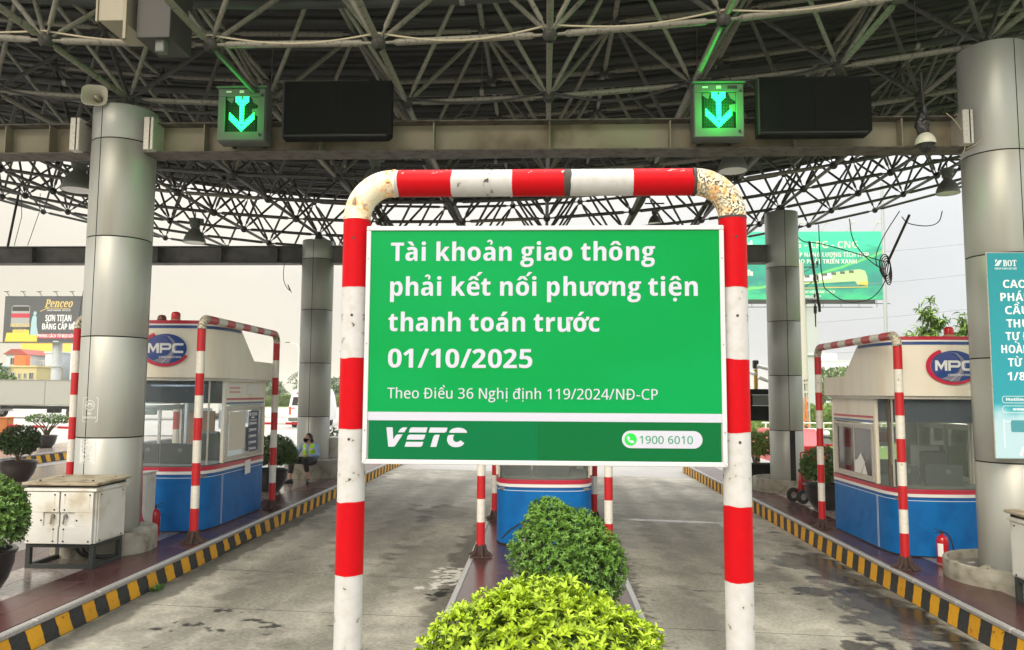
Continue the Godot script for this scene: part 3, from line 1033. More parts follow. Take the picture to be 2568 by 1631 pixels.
func build_canopy() -> void:
	var can := thing("canopy", "toll plaza canopy of grey steel tubes under a sagging corrugated roof", "canopy")
	var i0 := -9; var i1 := 12; var j0 := -2; var j1 := 7
	var groups := {"bottom_chord": [], "top_chord": [], "diagonal": []}
	for i in range(i0, i1 + 1):
		for j in range(j0, j1 + 1):
			if i < i1: groups.bottom_chord.append([bnode(i, j), bnode(i + 1, j), 0.038])
			if j < j1: groups.bottom_chord.append([bnode(i, j), bnode(i, j + 1), 0.038])
			if i < i1 and j < j1:
				var t := tnode(i, j)
				if i < i1 - 1: groups.top_chord.append([t, tnode(i + 1, j), 0.037])
				if j < j1 - 1: groups.top_chord.append([t, tnode(i, j + 1), 0.037])
				for k in [[0, 0], [1, 0], [0, 1], [1, 1]]:
					groups.diagonal.append([bnode(i + k[0], j + k[1]), t, 0.029])
	var eye := P(-0.5, 3.0, 1.0)
	for key in groups:
		var list: Array = groups[key]
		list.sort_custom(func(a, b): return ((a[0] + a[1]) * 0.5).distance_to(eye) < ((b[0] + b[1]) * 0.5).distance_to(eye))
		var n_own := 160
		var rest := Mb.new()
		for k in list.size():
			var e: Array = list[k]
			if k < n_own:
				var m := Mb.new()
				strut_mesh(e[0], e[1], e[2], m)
				part(key, m, M.tube if rng.randf() < (0.95 if k < 70 else 0.35) else M.tube_shaded, can)  # members farther back mostly take the tone with painted-in shade
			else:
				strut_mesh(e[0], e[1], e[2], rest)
		var o := part(key, rest, M.tube_shaded, can)
		o.set_meta("kind", "stuff")
	var near := Mb.new()
	var nb := Mb.new(); nb.ball(Vector3.ZERO, Vector3.ONE * 0.085, 10, 7)
	var nm := nb.mesh()
	var balls := []
	for i in range(i0, i1 + 1):
		for j in range(j0, j1 + 1):
			balls.append(bnode(i, j))
			if i < i1 and j < j1: balls.append(tnode(i, j))
	balls.sort_custom(func(a, b): return a.distance_to(eye) < b.distance_to(eye))
	for k in balls.size():
		if k < 120: part("node", nm, M.node, can, balls[k])
		else: near.ball(balls[k], Vector3.ONE * 0.085, 8, 6)
	part("node", near, M.node, can).set_meta("kind", "stuff")
	# purlins on short stubs above the top nodes, then the sheet with its ribs running across
	var yr := 7.55 + 0.30
	for j in range(j0, j1):
		var m := Mb.new()
		var pts := []
		for s in 45:
			var x := -21.8 + 0.95 * s * 41.8 / 41.8
			pts.append(P(x, yr + arch(x) - 0.10, 10.08 + 1.787 * (j + 0.5)))
		m.sweep(pts, 0.055, 8)
		part("purlin", m, M.purlin, can)
		var q := Mb.new()
		var pts2 := []
		for s in 45:
			var x := -21.8 + 0.95 * s
			pts2.append(P(x, yr + arch(x) - 0.09, 10.08 + 1.787 * (j + 1.0)))
		if j < j1 - 1:
			q.sweep(pts2, 0.04, 6)
			part("purlin", q, M.purlin, can)
	var stubs := Mb.new()
	for i in range(i0, i1):
		for j in range(j0, j1):
			var t := tnode(i, j)
			stubs.tube(t, t + Vector3.UP * 0.25, 0.03, 0.03, 6, false)
	part("stub", stubs, M.node, can).set_meta("kind", "stuff")
	var sheet := Mb.new()
	var d0 := 10.08 + 1.787 * (j0 + 0.5) - 0.7
	var d1 := 10.08 + 1.787 * (j1 - 0.5) + 0.35
	var prof := []
	var d := d0
	while d < d1:
		prof.append_array([[d, 0.0], [d + 0.12, 0.0], [d + 0.145, 0.045], [d + 0.175, 0.045]])
		d += 0.2
	var xs := 30
	for s in xs:
		var x0 := -22.2 + 41.0 * s / xs
		var x1 := -22.2 + 41.0 * (s + 1) / xs
		for k in prof.size() - 1:
			var a: Array = prof[k]; var b: Array = prof[k + 1]
			sheet.flat(P(x0, yr + arch(x0) + a[1], a[0]), P(x1, yr + arch(x1) + a[1], a[0]), P(x1, yr + arch(x1) + b[1], b[0]), P(x0, yr + arch(x0) + b[1], b[0]), Vector3.DOWN)
	var top := Mb.new()                                 # the outer skin above, so that the roof has thickness
	for s in xs:
		var x0 := -22.2 + 41.0 * s / xs
		var x1 := -22.2 + 41.0 * (s + 1) / xs
		top.flat(P(x0, yr + arch(x0) + 0.09, d0), P(x1, yr + arch(x1) + 0.09, d0), P(x1, yr + arch(x1) + 0.09, d1), P(x0, yr + arch(x0) + 0.09, d1), Vector3.UP)
	part("roof_sheet", sheet, M.roof, can)
	part("roof_skin", top, M.roof, can)
	# long fire and drain pipes slung inside the frame
	for q in [[9.0, 7.0, 0.062], [12.0, 7.05, 0.062], [7.6, 7.1, 0.05], [15.6, 7.0, 0.05]]:
		var m := Mb.new()
		var pts := []
		for s in 40:
			var x := -20.0 + 0.97 * s
			pts.append(P(x, q[1] + arch(x) * 0.95, q[0]))
		m.sweep(pts, q[2], 10)
		var pp := part("long_pipe", m, M.purlin, can)
		for s in 11:
			var cl := Mb.new()
			var x := -18.0 + 3.4 * s
			var c := P(x, q[1] + arch(x) * 0.95, q[0])
			cl.tube(c - Vector3(0.03, 0, 0), c + Vector3(0.03, 0, 0), q[2] + 0.008, q[2] + 0.008, 12)
			cl.tube(c, c + Vector3.UP * 0.8, 0.008, 0.008, 5, false)
			part("pipe_clamp", cl, M.steel, pp)
	# pale cable tied along the second row of nodes, and dark ones above the beam
	var cab := Mb.new()
	for i in range(-3, 6):
		var a := bnode(i, -1) + Vector3(0, 0.10, 0.03)
		var b := bnode(i + 1, -1) + Vector3(0, 0.10, 0.03)
		var pts := []
		for s in 9:
			var f := s / 8.0
			pts.append(a.lerp(b, f) + Vector3.DOWN * (0.09 + 0.02 * (i % 3)) * sin(PI * f))
		cab.sweep(pts, 0.011, 6)
	part("cable", cab, M.pale_cable, can)
	var cab2 := Mb.new()
	for q in [[-1, 0.06], [0, 0.10], [1, 0.04], [2, 0.05], [3, 0.09], [4, 0.05]]:
		var a := bnode(q[0], 0) + Vector3(0, 0.05, 0.05)
		var b := bnode(q[0] + 1, 0) + Vector3(0, 0.05, 0.05)
		var pts := []
		for s in 9:
			var f := s / 8.0
			pts.append(a.lerp(b, f) + Vector3.DOWN * q[1] * 2.2 * sin(PI * f))
		cab2.sweep(pts, 0.016, 6)
	part("cable", cab2, M.cable, can)
	# cables that dangle from the far right edge, one tied up in a bundle
	var dang := Mb.new()
	var runs := [[P(7.2, 6.75, 20.5), P(7.25, 5.4, 20.5), P(7.45, 4.95, 20.5), P(8.1, 4.7, 20.5), P(8.75, 5.05, 20.5), P(9.0, 5.9, 20.5)],
		[P(6.7, 6.75, 20.5), P(6.72, 6.35, 20.5), P(7.4, 6.2, 20.5), P(8.9, 5.75, 20.5)],
		[P(8.0, 6.9, 20.5), P(8.15, 6.2, 20.5), P(8.75, 5.6, 20.5), P(8.95, 5.75, 20.5)],
		[P(9.3, 7.1, 20.5), P(8.8, 6.3, 20.5), P(8.65, 5.75, 20.5), P(8.85, 5.55, 20.5)],
		[P(10.4, 7.1, 20.5), P(10.2, 6.75, 20.5), P(9.6, 6.75, 20.5), P(9.35, 6.95, 20.5)]]
	for r in runs: dang.sweep(smooth_path(r, 8), 0.013, 6)
	for k in 5:
		var pts := []
		for s in 15:
			var a := TAU * s / 14.0
			pts.append(P(8.85 + 0.14 * cos(a) * (1.0 - 0.1 * k) + 0.03 * k, 5.65 + 0.30 * sin(a) - 0.05 * k, 20.45 + 0.02 * k))
		dang.sweep(pts, 0.014, 6)
	part("cable", dang, M.cable, can)
	var rod := Mb.new()
	rod.tube(P(9.55, 7.0, 20.5), P(8.95, 5.75, 20.5), 0.035, 0.035, 8)
	part("hanging_rod", rod, M.cable, can)
	rod = Mb.new()
	rod.tube(P(6.95, 6.3, 20.5), P(7.15, 4.6, 20.5), 0.035, 0.035, 8)
	rod.tube(P(7.05, 4.65, 20.5), P(7.05, 4.05, 20.5), 0.02, 0.015, 6)
	rod.box(P(7.16, 4.55, 20.5), Vector3(0.06, 0.22, 0.06), 0.01)
	rod.box(P(7.05, 4.5, 20.5), Vector3(0.07, 0.2, 0.06), 0.01)
	part("hanging_rod", rod, M.cable, can)
	# conduit and wires hanging down on the left
	var lw := Mb.new()
	lw.tube(P(-13.4, 7.4, 19.0), P(-13.55, 5.86, 18.9), 0.03, 0.03, 7)
	part("hanging_wire", lw, M.cable, can)
	lw = Mb.new()
	lw.sweep([P(-13.35, 7.3, 19.0), P(-13.3, 6.7, 19.0), P(-13.45, 5.95, 19.0)], 0.008, 5)
	part("hanging_wire", lw, M.cable, can)
	lw = Mb.new()
	lw.sweep([P(-12.85, 7.3, 19.0), P(-12.85, 6.8, 19.0), P(-13.1, 5.95, 19.0)], 0.008, 5)
	part("hanging_wire", lw, M.cable, can)
	lw = Mb.new()
	lw.sweep(smooth_path([P(-11.3, 6.6, 18.6), P(-11.32, 6.0, 18.6), P(-11.25, 5.2, 18.6), P(-11.35, 4.7, 18.6), P(-11.42, 4.0, 18.6)], 6), 0.007, 5)
	part("hanging_wire", lw, M.cable, can)
	lw = Mb.new()
	lw.sweep(smooth_path([P(-6.35, 5.45, 18.6), P(-6.35, 5.0, 18.6), P(-6.2, 4.75, 18.6), P(-6.25, 4.9, 18.6), P(-6.15, 4.7, 18.6)], 6), 0.009, 5)
	part("hanging_wire", lw, M.cable, can)

func smooth_path(pts: Array, k: int) -> Array:
	var c := Curve3D.new()
	for i in pts.size():
		var t: Vector3 = (pts[mini(i + 1, pts.size() - 1)] - pts[maxi(i - 1, 0)]) * 0.22
		c.add_point(pts[i], -t, t)
	var out := []
	for i in pts.size() - 1:
		for s in k: out.append(c.sample(i, float(s) / k))
	out.append(pts[pts.size() - 1])
	return out

# ---------------------------------------------------------------- columns: [x, d, floor, top, ring heights, joint angle, plinth radius, plinth height, label]
const COLUMNS := [
	[-5.68, 10.08, 0.25, 6.06, [1.70, 2.99, 4.29, 5.59], 1.84, 0.62, 0.27, "left front column with two no motorcycles stickers, behind the white cabinet", 0.40],
	[5.82, 10.08, 0.04, 6.78, [1.48, 2.76, 4.05, 5.35], 1.42, 0.80, 0.22, "right front column with the long blue banner on it", 0.40],
	[-5.62, 18.95, 0.25, 6.03, [1.70, 2.99, 4.29, 5.55], 1.60, 0.66, 0.42, "left rear column with the seated worker at its foot", 0.385],
	[5.76, 18.95, 0.04, 6.70, [1.45, 2.74, 4.03, 5.33], 1.66, 0.80, 0.30, "right rear column with one cladding panel gaping near its foot", 0.385]]
func build_column(q: Array) -> void:
	var c := thing("column", q[8], "column", P(q[0], q[2], q[1]), 0.0, "round canopy columns clad in metal sheet")
	var r: float = q[9]
	var core := Mb.new()
	core.lathe([Vector2(r - 0.012, 0), Vector2(r - 0.012, q[3] - q[2] - 0.03), Vector2(0, q[3] - q[2] - 0.03)], 36)
	part("core", core, M.gap, c)
	var ys := [0.0]
	for y in q[4]: ys.append(y - q[2])
	ys.append(q[3] - q[2])
	var right_rear: bool = q[0] > 0 and q[1] > 15
	for k in ys.size() - 1:
		for s in 3:
			var a0: float = q[5] + TAU / 3 * s + 0.016
			var a1: float = q[5] + TAU / 3 * (s + 1) - 0.016
			if right_rear and k == 0 and s == 2: a1 -= 0.30       # the gaping sheet
			var m := Mb.new()
			var y0: float = ys[k] + (0.0 if k == 0 else 0.008)
			var y1: float = ys[k + 1] - 0.008
			m.lathe([Vector2(r - 0.010, y0), Vector2(r - 0.002, y0), Vector2(r, y0 + 0.003), Vector2(r, y1 - 0.003), Vector2(r - 0.002, y1), Vector2(r - 0.010, y1)], 14, a0, a1)
			part("cladding_panel", m, M.cladding if (k + s) % 2 == 0 else M.cladding_b, c)
	# plinth
	var pl := Mb.new()
	var pr: float = q[6]
	var ph: float = q[7]
	if q[0] < 0:
		pl.lathe([Vector2(pr, 0), Vector2(pr, ph - 0.03), Vector2(pr - 0.012, ph), Vector2(r - 0.02, ph + 0.015)], 48)
		part("plinth", pl, M.plinth, c)
	else:
		pl.lathe([Vector2(pr, 0), Vector2(pr, ph - 0.012), Vector2(pr - 0.01, ph), Vector2(pr - 0.05, ph), Vector2(pr - 0.055, ph - 0.01), Vector2(pr - 0.055, ph - 0.12)], 48)
		part("plinth", pl, M.plinth, c)
		var fill := Mb.new()
		fill.lathe([Vector2(pr - 0.055, ph - 0.115), Vector2(r - 0.02, ph - 0.10)], 40)
		part("plinth_fill", fill, M.desk, c)
		var rub := Mb.new()                                # broken sheet and rubble lying in the ring
		for e in 16:
			var a := rng.randf_range(1.2, 3.6)
			var rr := rng.randf_range(r + 0.06, pr - 0.12)
			rub.box(Vector3(cos(a) * rr, ph - 0.09 + rng.randf_range(0, 0.05), sin(a) * rr), Vector3(rng.randf_range(0.06, 0.22), 0.012, rng.randf_range(0.05, 0.14)), 0.0, Basis.from_euler(Vector3(rng.randf_range(-0.5, 0.5), rng.randf_range(0, 3), rng.randf_range(-0.4, 0.4))))
		part("rubble", rub, M.plinth, c)
	# bearing on top
	var b := Mb.new()
	b.tube(Vector3(0, q[3] - q[2] - 0.03, 0), Vector3(0, q[3] - q[2] + 0.12, 0), 0.12, 0.09, 12)
	part("bearing", b, M.node, c)

# ---------------------------------------------------------------- beams between the columns
func ibeam(called: String, label: String, x0: float, x1: float, y0: float, y1: float, d: float, w: float, web: Material, fl: Material, stiff: Array) -> Node3D:
	var o := thing(called, label, "beam", P((x0 + x1) / 2, y0, d), 0.0)
	var hx := (x1 - x0) / 2
	var h := y1 - y0
	var a := Mb.new(); a.box(Vector3(0, h / 2, 0), Vector3(hx * 2, h - 0.036, 0.014))
	part("web", a, web, o)
	for y in [0.009, h - 0.009]:
		var f := Mb.new(); f.box(Vector3(0, y, 0), Vector3(hx * 2, 0.018, w), 0.003)
		part("flange", f, fl, o)
	for x in stiff:
		var s := Mb.new(); s.box(Vector3(x - (x0 + x1) / 2, h / 2, 0), Vector3(0.014, h - 0.038, w * 0.9), 0.002)
		part("stiffener", s, web, o)
	return o

func build_beams() -> void:
	ibeam("front_beam", "front steel beam between the two front columns, carrying the green arrows", -5.30, 5.42, 5.43, 5.84, 10.03, 0.36, M.beam, M.flange, [-4.5, -2.95, -1.45, 0.065, 1.62, 3.2, 4.55])
	ibeam("front_beam", "front steel beam stub running left from the sticker column out of view", -16.0, -6.06, 5.43, 5.84, 10.03, 0.36, M.beam, M.flange, [-6.6, -7.2, -8.8, -10.4, -12, -13.6])
	ibeam("front_beam", "front steel beam stub running right from the banner column", 6.2, 16.0, 5.43, 5.84, 10.03, 0.36, M.beam, M.flange, [6.7, 8.2, 9.7])
	ibeam("rear_beam", "dark rear steel beam left of the left rear column", -17.0, -6.0, 5.45, 5.88, 18.9, 0.36, M.back_beam, M.back_beam, [-16.2, -14.4, -12.8, -11.2, -9.6, -8.0, -6.6])
	ibeam("rear_beam", "dark rear steel beam between the two rear columns behind the notice board", -5.24, 5.38, 5.45, 5.88, 18.9, 0.36, M.back_beam, M.back_beam, [-4.6, -3.0, -1.4, 0.2, 1.8, 3.4, 4.9])
	for q in [[-6.17, 0.25, "left"], [-5.18, 0.25, "right"], [5.30, 0.04, "left"]]:
		var sh := thing("connection_box", "pale steel box joining the front beam to the %s, %s side" % ["sticker column" if q[0] < 0 else "banner column", q[2]], "bracket", P(q[0], 5.42, 9.93))
		var m := Mb.new(); m.box(Vector3(0, 0.235, 0.0), Vector3(0.13, 0.44, 0.40), 0.008)
		part("plate", m, M.alu, sh)
		var k := Mb.new(); k.box(Vector3(0.02, 0.235, 0.2035), Vector3(0.012, 0.43, 0.006))
		part("seam", k, M.joint, sh)

# ---------------------------------------------------------------- booths
func foot(off: float, back: float, cut := 0.95) -> PackedVector2Array:    # plan outline, x across, y towards the rear (d)
	var a := [[-0.71, back], [-0.71, 0.58], [-0.695, 0.36], [-0.63, 0.16], [-0.50, 0.055], [-0.25, 0.012], [0.0, 0.0]]
	var p := PackedVector2Array()
	for q in a: p.append(Vector2(q[0] - off, q[1] - (off if q[1] < 0.3 else 0.0)))
	for i in range(a.size() - 2, -1, -1): p.append(Vector2(-a[i][0] + off, a[i][1] - (off if a[i][1] < 0.3 else 0.0)))
	return p

func plan_prism(m: Mb, poly: PackedVector2Array, y0: float, y1: float) -> void:
	var keep := m.xf
	m.xf = Transform3D(Basis(Vector3(1, 0, 0), Vector3(0, 0, -1), Vector3(0, 1, 0)), Vector3.ZERO)
	m.prism(poly, y0, y1, true)
	m.xf = keep

func side_quad(m: Mb, s: float, x: float, d0: float, d1: float, y0: float, y1: float, th: float) -> void:
	m.box(Vector3(s * x, (y0 + y1) / 2, -(d0 + d1) / 2), Vector3(th, y1 - y0, d1 - d0), 0.002)

func make_booth(label: String, at: Vector3, lit: bool, which: int) -> Node3D:
	var b := thing("toll_booth", label, "toll booth", at, 0.0, "blue and cream toll booths")
	var BK := 2.35
	# base with plain blue panels
	var m := Mb.new(); plan_prism(m, foot(0.0, BK), 0.02, 0.82)
	part("base", m, M.booth_blue, b)
	m = Mb.new(); plan_prism(m, foot(-0.02, BK - 0.02), 0.0, 0.03)
	part("plinth_gap", m, M.joint, b)
	m = Mb.new(); plan_prism(m, foot(0.002, BK + 0.002), 0.775, 0.782)
	part("pinstripe", m, M.band_white, b)
	for s in [-1.0, 1.0]:
		for e in [0.63, 0.665]:
			m = Mb.new(); side_quad(m, s, 0.711, e, e + 0.006, 0.03, 0.775, 0.003)
			part("panel_joint", m, M.white_print, b)
	for q in [[0.815, 0.83, "band_blue", 0.006], [0.83, 0.875, "band_white", 0.008], [0.875, 0.935, "band_red", 0.012]]:
		m = Mb.new(); plan_prism(m, foot(q[3], BK + q[3]), q[0], q[1])
		part(q[2], m, M[q[2]], b)
	m = Mb.new(); plan_prism(m, foot(-0.01, BK - 0.01), 0.935, 0.955)
	part("sill", m, M.grey_case, b)
	# floor, desk, back wall, ceiling
	m = Mb.new(); m.box(Vector3(0, 0.80, -0.42), Vector3(1.30, 0.03, 0.62), 0.004)
	part("desk", m, M.desk, b)
	m = Mb.new(); plan_prism(m, foot(-0.03, BK - 0.04), 2.225, 2.24)
	part("ceiling", m, M.inside, b)
	# rear wall with its own window
	for q in [[-0.60, 0.22], [0.60, 0.22], [0.0, 0.05]]:
		m = Mb.new(); m.box(Vector3(q[0], 1.59, -BK + 0.02), Vector3(q[1], 1.28, 0.04), 0.003)
		part("rear_wall", m, M.inside, b)
	m = Mb.new(); m.box(Vector3(0, 1.06, -BK + 0.02), Vector3(1.4, 0.22, 0.038)); part("rear_wall", m, M.inside, b)
	m = Mb.new(); m.box(Vector3(0, 2.03, -BK + 0.02), Vector3(1.4, 0.40, 0.038)); part("rear_wall", m, M.inside, b)
	m = Mb.new(); m.box(Vector3(0, 1.5, -BK + 0.02), Vector3(1.0, 0.7, 0.006)); part("rear_pane", m, M.glass, b)
	# curved front glass: panes between posts
	var f := foot(-0.012, BK)
	var idx := [[1, 3], [3, 9], [9, 11]]
	for e in idx:
		m = Mb.new()
		var film := Mb.new()
		for i in range(e[0], e[1]):
			var p0 := f[i]; var p1 := f[i + 1]
			var out := Vector3(p0.x + p1.x, 0, -(p0.y + p1.y) + 1.2).normalized()
			m.flat(Vector3(p0.x, 0.955, -p0.y), Vector3(p1.x, 0.955, -p1.y), Vector3(p1.x, 2.2, -p1.y), Vector3(p0.x, 2.2, -p0.y), out)
			var k0 := p0 * 0.985; var k1 := p1 * 0.985
			film.flat(Vector3(k0.x, 1.87, -k0.y - 0.008), Vector3(k1.x, 1.87, -k1.y - 0.008), Vector3(k1.x, 2.2, -k1.y - 0.008), Vector3(k0.x, 2.2, -k0.y - 0.008), out)
		var pane := part("front_pane", m, M.glass, b)
		part("sun_film", film, M.navy_film, pane)
	for s in [-1.0, 1.0]:
		m = Mb.new(); m.box(Vector3(s * 0.655, 1.58, -0.185), Vector3(0.022, 1.25, 0.022), 0.003); part("mullion", m, M.alu, b)
		m = Mb.new(); m.box(Vector3(s * 0.70, 1.59, -0.63), Vector3(0.05, 1.29, 0.07), 0.005); part("corner_post", m, M.booth_cream, b)
		m = Mb.new(); m.box(Vector3(s * 0.70, 1.59, -BK + 0.03), Vector3(0.05, 1.29, 0.06), 0.005); part("corner_post", m, M.booth_cream, b)
		# side wall panel above the window, its bands, the sliding window
		m = Mb.new(); side_quad(m, s, 0.70, 0.67, BK - 0.06, 1.83, 2.23, 0.03); part("side_panel", m, M.booth_cream, b)
		m = Mb.new(); side_quad(m, s, 0.716, 0.67, BK - 0.06, 1.905, 1.94, 0.004); part("band_red", m, M.band_red, b)
		m = Mb.new(); side_quad(m, s, 0.716, 0.67, BK - 0.06, 1.84, 1.875, 0.004); part("band_blue", m, M.band_blue, b)
		var win := Mb.new()
		var wd0 := 0.70; var wd1 := BK - 0.09; var wm := (wd0 + wd1) / 2 - 0.06
		side_quad(win, s, 0.705, wd0, wd1, 0.955, 0.995, 0.06)
		side_quad(win, s, 0.705, wd0, wd1, 1.775, 1.815, 0.06)
		side_quad(win, s, 0.705, wd0, wd0 + 0.04, 0.995, 1.775, 0.06)
		side_quad(win, s, 0.705, wd1 - 0.04, wd1, 0.995, 1.775, 0.06)
		var wf := part("window_frame", win, M.alu, b)
		for e in [[wd0 + 0.04, wm + 0.03, 0.715], [wm, wd1 - 0.04, 0.695]]:
			var sash := Mb.new()
			side_quad(sash, s, e[2], e[0], e[1], 0.995, 1.035, 0.02)
			side_quad(sash, s, e[2], e[0], e[1], 1.735, 1.775, 0.02)
			side_quad(sash, s, e[2], e[0], e[0] + 0.035, 1.035, 1.735, 0.02)
			side_quad(sash, s, e[2], e[1] - 0.035, e[1], 1.035, 1.735, 0.02)
			part("sash", sash, M.alu, wf)
			var pg := Mb.new()
			side_quad(pg, s, e[2], e[0] + 0.035, e[1] - 0.035, 1.035, 1.735, 0.005)
			part("pane", pg, M.brown_glass if which == 1 else M.glass, wf)
	# fascia: the sign box that wraps the top, cut down towards the rear
	m = Mb.new(); plan_prism(m, foot(0.085, 0.96), 2.245, 3.08)
	part("fascia_front", m, M.booth_cream, b)
	m = Mb.new()
	m.xf = Transform3D(Basis(Vector3(0, 0, -1), Vector3(0, 1, 0), Vector3(1, 0, 0)), Vector3.ZERO)
	m.prism(PackedVector2Array([Vector2(0.962, 2.245), Vector2(BK + 0.14, 2.245), Vector2(BK + 0.14, 2.55), Vector2(1.58, 2.55), Vector2(0.962, 3.045)]), -0.793, 0.793)
	part("fascia_rear", m, M.booth_cream, b)
	m = Mb.new(); plan_prism(m, foot(0.06, BK), 2.2, 2.244)
	part("head_rail", m, M.alu, b)
	m = Mb.new(); plan_prism(m, foot(0.090, 0.965), 3.035, 3.086)
	part("band_red", m, M.band_red, b)
	m = Mb.new(); plan_prism(m, foot(0.089, 0.964), 3.012, 3.034)
	part("band_white", m, M.band_white, b)
	m = Mb.new(); plan_prism(m, foot(0.090, 0.965), 2.968, 3.011)
	part("band_blue", m, M.band_blue, b)
	# oval emblem on the fascia
	var lg := obj("emblem", emblem_shape(0), M.logo_blue, b, Vector3(0.10, 2.665, 0.098))
	for k in range(1, 5):
		part(["", "emblem_sky", "emblem_road", "emblem_line", "emblem_swoosh"][k], emblem_shape(k), [null, M.logo_violet, M.logo_road, M.band_white, M.logo_red][k], lg)
	part("lettering", emblem_letters(), M.white_print, lg, Vector3(-0.265, -0.065, 0.008))
	part("lettering", lettering("CONSTRUCTION", 0.029, 0.33, true, 0.002), M.white_print, lg, Vector3(-0.09, -0.138, 0.008))
	# two screens on the desk, a printer and papers
	for q in [[-0.42, 0.45, 0.30, 0.12], [0.12, 0.52, 0.33, -0.06]]:
		m = Mb.new()
		m.box(Vector3.ZERO, Vector3(q[1], q[2], 0.04), 0.008)
		m.box(Vector3(0, -0.2, -0.02), Vector3(0.05, 0.16, 0.03)); m.box(Vector3(0, -0.275, -0.02), Vector3(0.22, 0.015, 0.16), 0.004)
		var o := part("monitor", m, M.screen_black, b, Vector3(q[0], 1.098, -0.33 - absf(q[0]) * 0.2))
		o.rotation.y = q[3]
		var em := Mb.new(); em.lathe([Vector2(0.030, 0), Vector2(0.030, 0.003), Vector2(0.024, 0.003), Vector2(0.024, 0)], 20)
		em.box(Vector3(0, 0.001, 0), Vector3(0.034, 0.003, 0.008))
		var er := part("maker_badge", em, M.steel, o, Vector3(0.06, 0.06, 0.021))
		er.rotation.x = PI / 2
	m = Mb.new(); m.box(Vector3(0.45, 0.86, -0.30), Vector3(0.2, 0.09, 0.18), 0.01); part("card_reader", m, M.white_plastic, b)
	m = Mb.new(); m.box(Vector3(0.5, 1.1, -1.7), Vector3(0.3, 0.7, 0.35), 0.01); part("locker", m, M.white_plastic, b)
	m = Mb.new(); m.box(Vector3(-0.35, 1.25, -BK + 0.1), Vector3(0.45, 0.9, 0.05), 0.01); part("notice_shelf", m, mat("inner_wood", lin(0.30, 0.15, 0.09), 0.6), b)
	m = Mb.new(); m.box(Vector3(0.12, 1.55, -BK + 0.09), Vector3(0.2, 0.16, 0.02), 0.004); part("red_pennant", m, M.band_red, b)
	m = Mb.new(); m.box(Vector3(0.3, 1.16, -1.0), Vector3(0.42, 0.5, 0.08), 0.04); m.box(Vector3(0.3, 0.86, -0.85), Vector3(0.42, 0.08, 0.42), 0.03); part("office_chair", m, M.black, b)
	m = Mb.new(); m.box(Vector3(-0.05, 0.83, -0.22), Vector3(0.22, 0.012, 0.15)); m.box(Vector3(0.32, 0.83, -0.2), Vector3(0.18, 0.015, 0.12), 0.0, Basis(Vector3.UP, 0.4)); part("desk_paper", m, M.paper, b)
	m = Mb.new(); m.box(Vector3(-0.2, 1.45, -1.3), Vector3(0.04, 1.5, 0.04)); part("inner_post", m, M.alu, b)
	for q in [[-0.3, 1.62, 0.2, 0.26], [0.05, 1.55, 0.26, 0.32], [0.36, 1.6, 0.16, 0.22]]:
		m = Mb.new(); m.box(Vector3(q[0], q[1], -BK + 0.046), Vector3(q[2], q[3], 0.003)); part("pinned_sheet", m, M.paper, b)
	if lit:
		var tm := mat("fluorescent", Color(0.9, 0.95, 1.0), 0.4)
		tm.emission_enabled = true
		tm.emission = Color(0.85, 0.93, 1.0)
		tm.emission_energy_multiplier = 5.0
		m = Mb.new(); m.tube(Vector3(-0.42, 2.13, -0.55), Vector3(0.42, 2.13, -0.55), 0.014, 0.014, 10)
		part("fluorescent_tube", m, tm, b)
		var l := OmniLight3D.new()
		l.name = "tube_light"
		l.light_color = Color(0.85, 0.93, 1.0)
		l.light_energy = 0.5
		l.light_size = 0.2
		l.omni_range = 6.0
		l.omni_attenuation = 2.0
		l.shadow_enabled = true
		l.position = Vector3(0, 2.10, -0.55)
		b.add_child(l)
	# beacons on the roof
	for q in [[-0.30, 0], [-0.08, 1]]:
		var bc := Mb.new()
		bc.lathe([Vector2(0.075, 0), Vector2(0.075, 0.07), Vector2(0.06, 0.08)], 18)
		var o := part("beacon", bc, M.beacon_base if q[1] == 1 else M.beacon_brown, b, Vector3(q[0] * (1.0 if which < 1 else -1.6) + (0.0 if which < 1 else 0.25), 3.08, -0.55))
		var dm := Mb.new()
		dm.lathe([Vector2(0.068, 0.075), Vector2(0.068, 0.15), Vector2(0.06, 0.18), Vector2(0.03, 0.195), Vector2(0, 0.197)] if q[1] == 1 else [Vector2(0.066, 0.075), Vector2(0.064, 0.11), Vector2(0.045, 0.14), Vector2(0, 0.15)], 18)
		part("dome", dm, M.beacon_red if q[1] == 1 else M.beacon_brown, o)
	return b

func ellipse(rx: float, ry: float, a0: float, a1: float, k: int, cx := 0.0, cy := 0.0) -> PackedVector2Array:
	var p := PackedVector2Array()
	for i in k: p.append(Vector2(cx + cos(a0 + (a1 - a0) * i / (k - 1)) * rx, cy + sin(a0 + (a1 - a0) * i / (k - 1)) * ry))
	return p

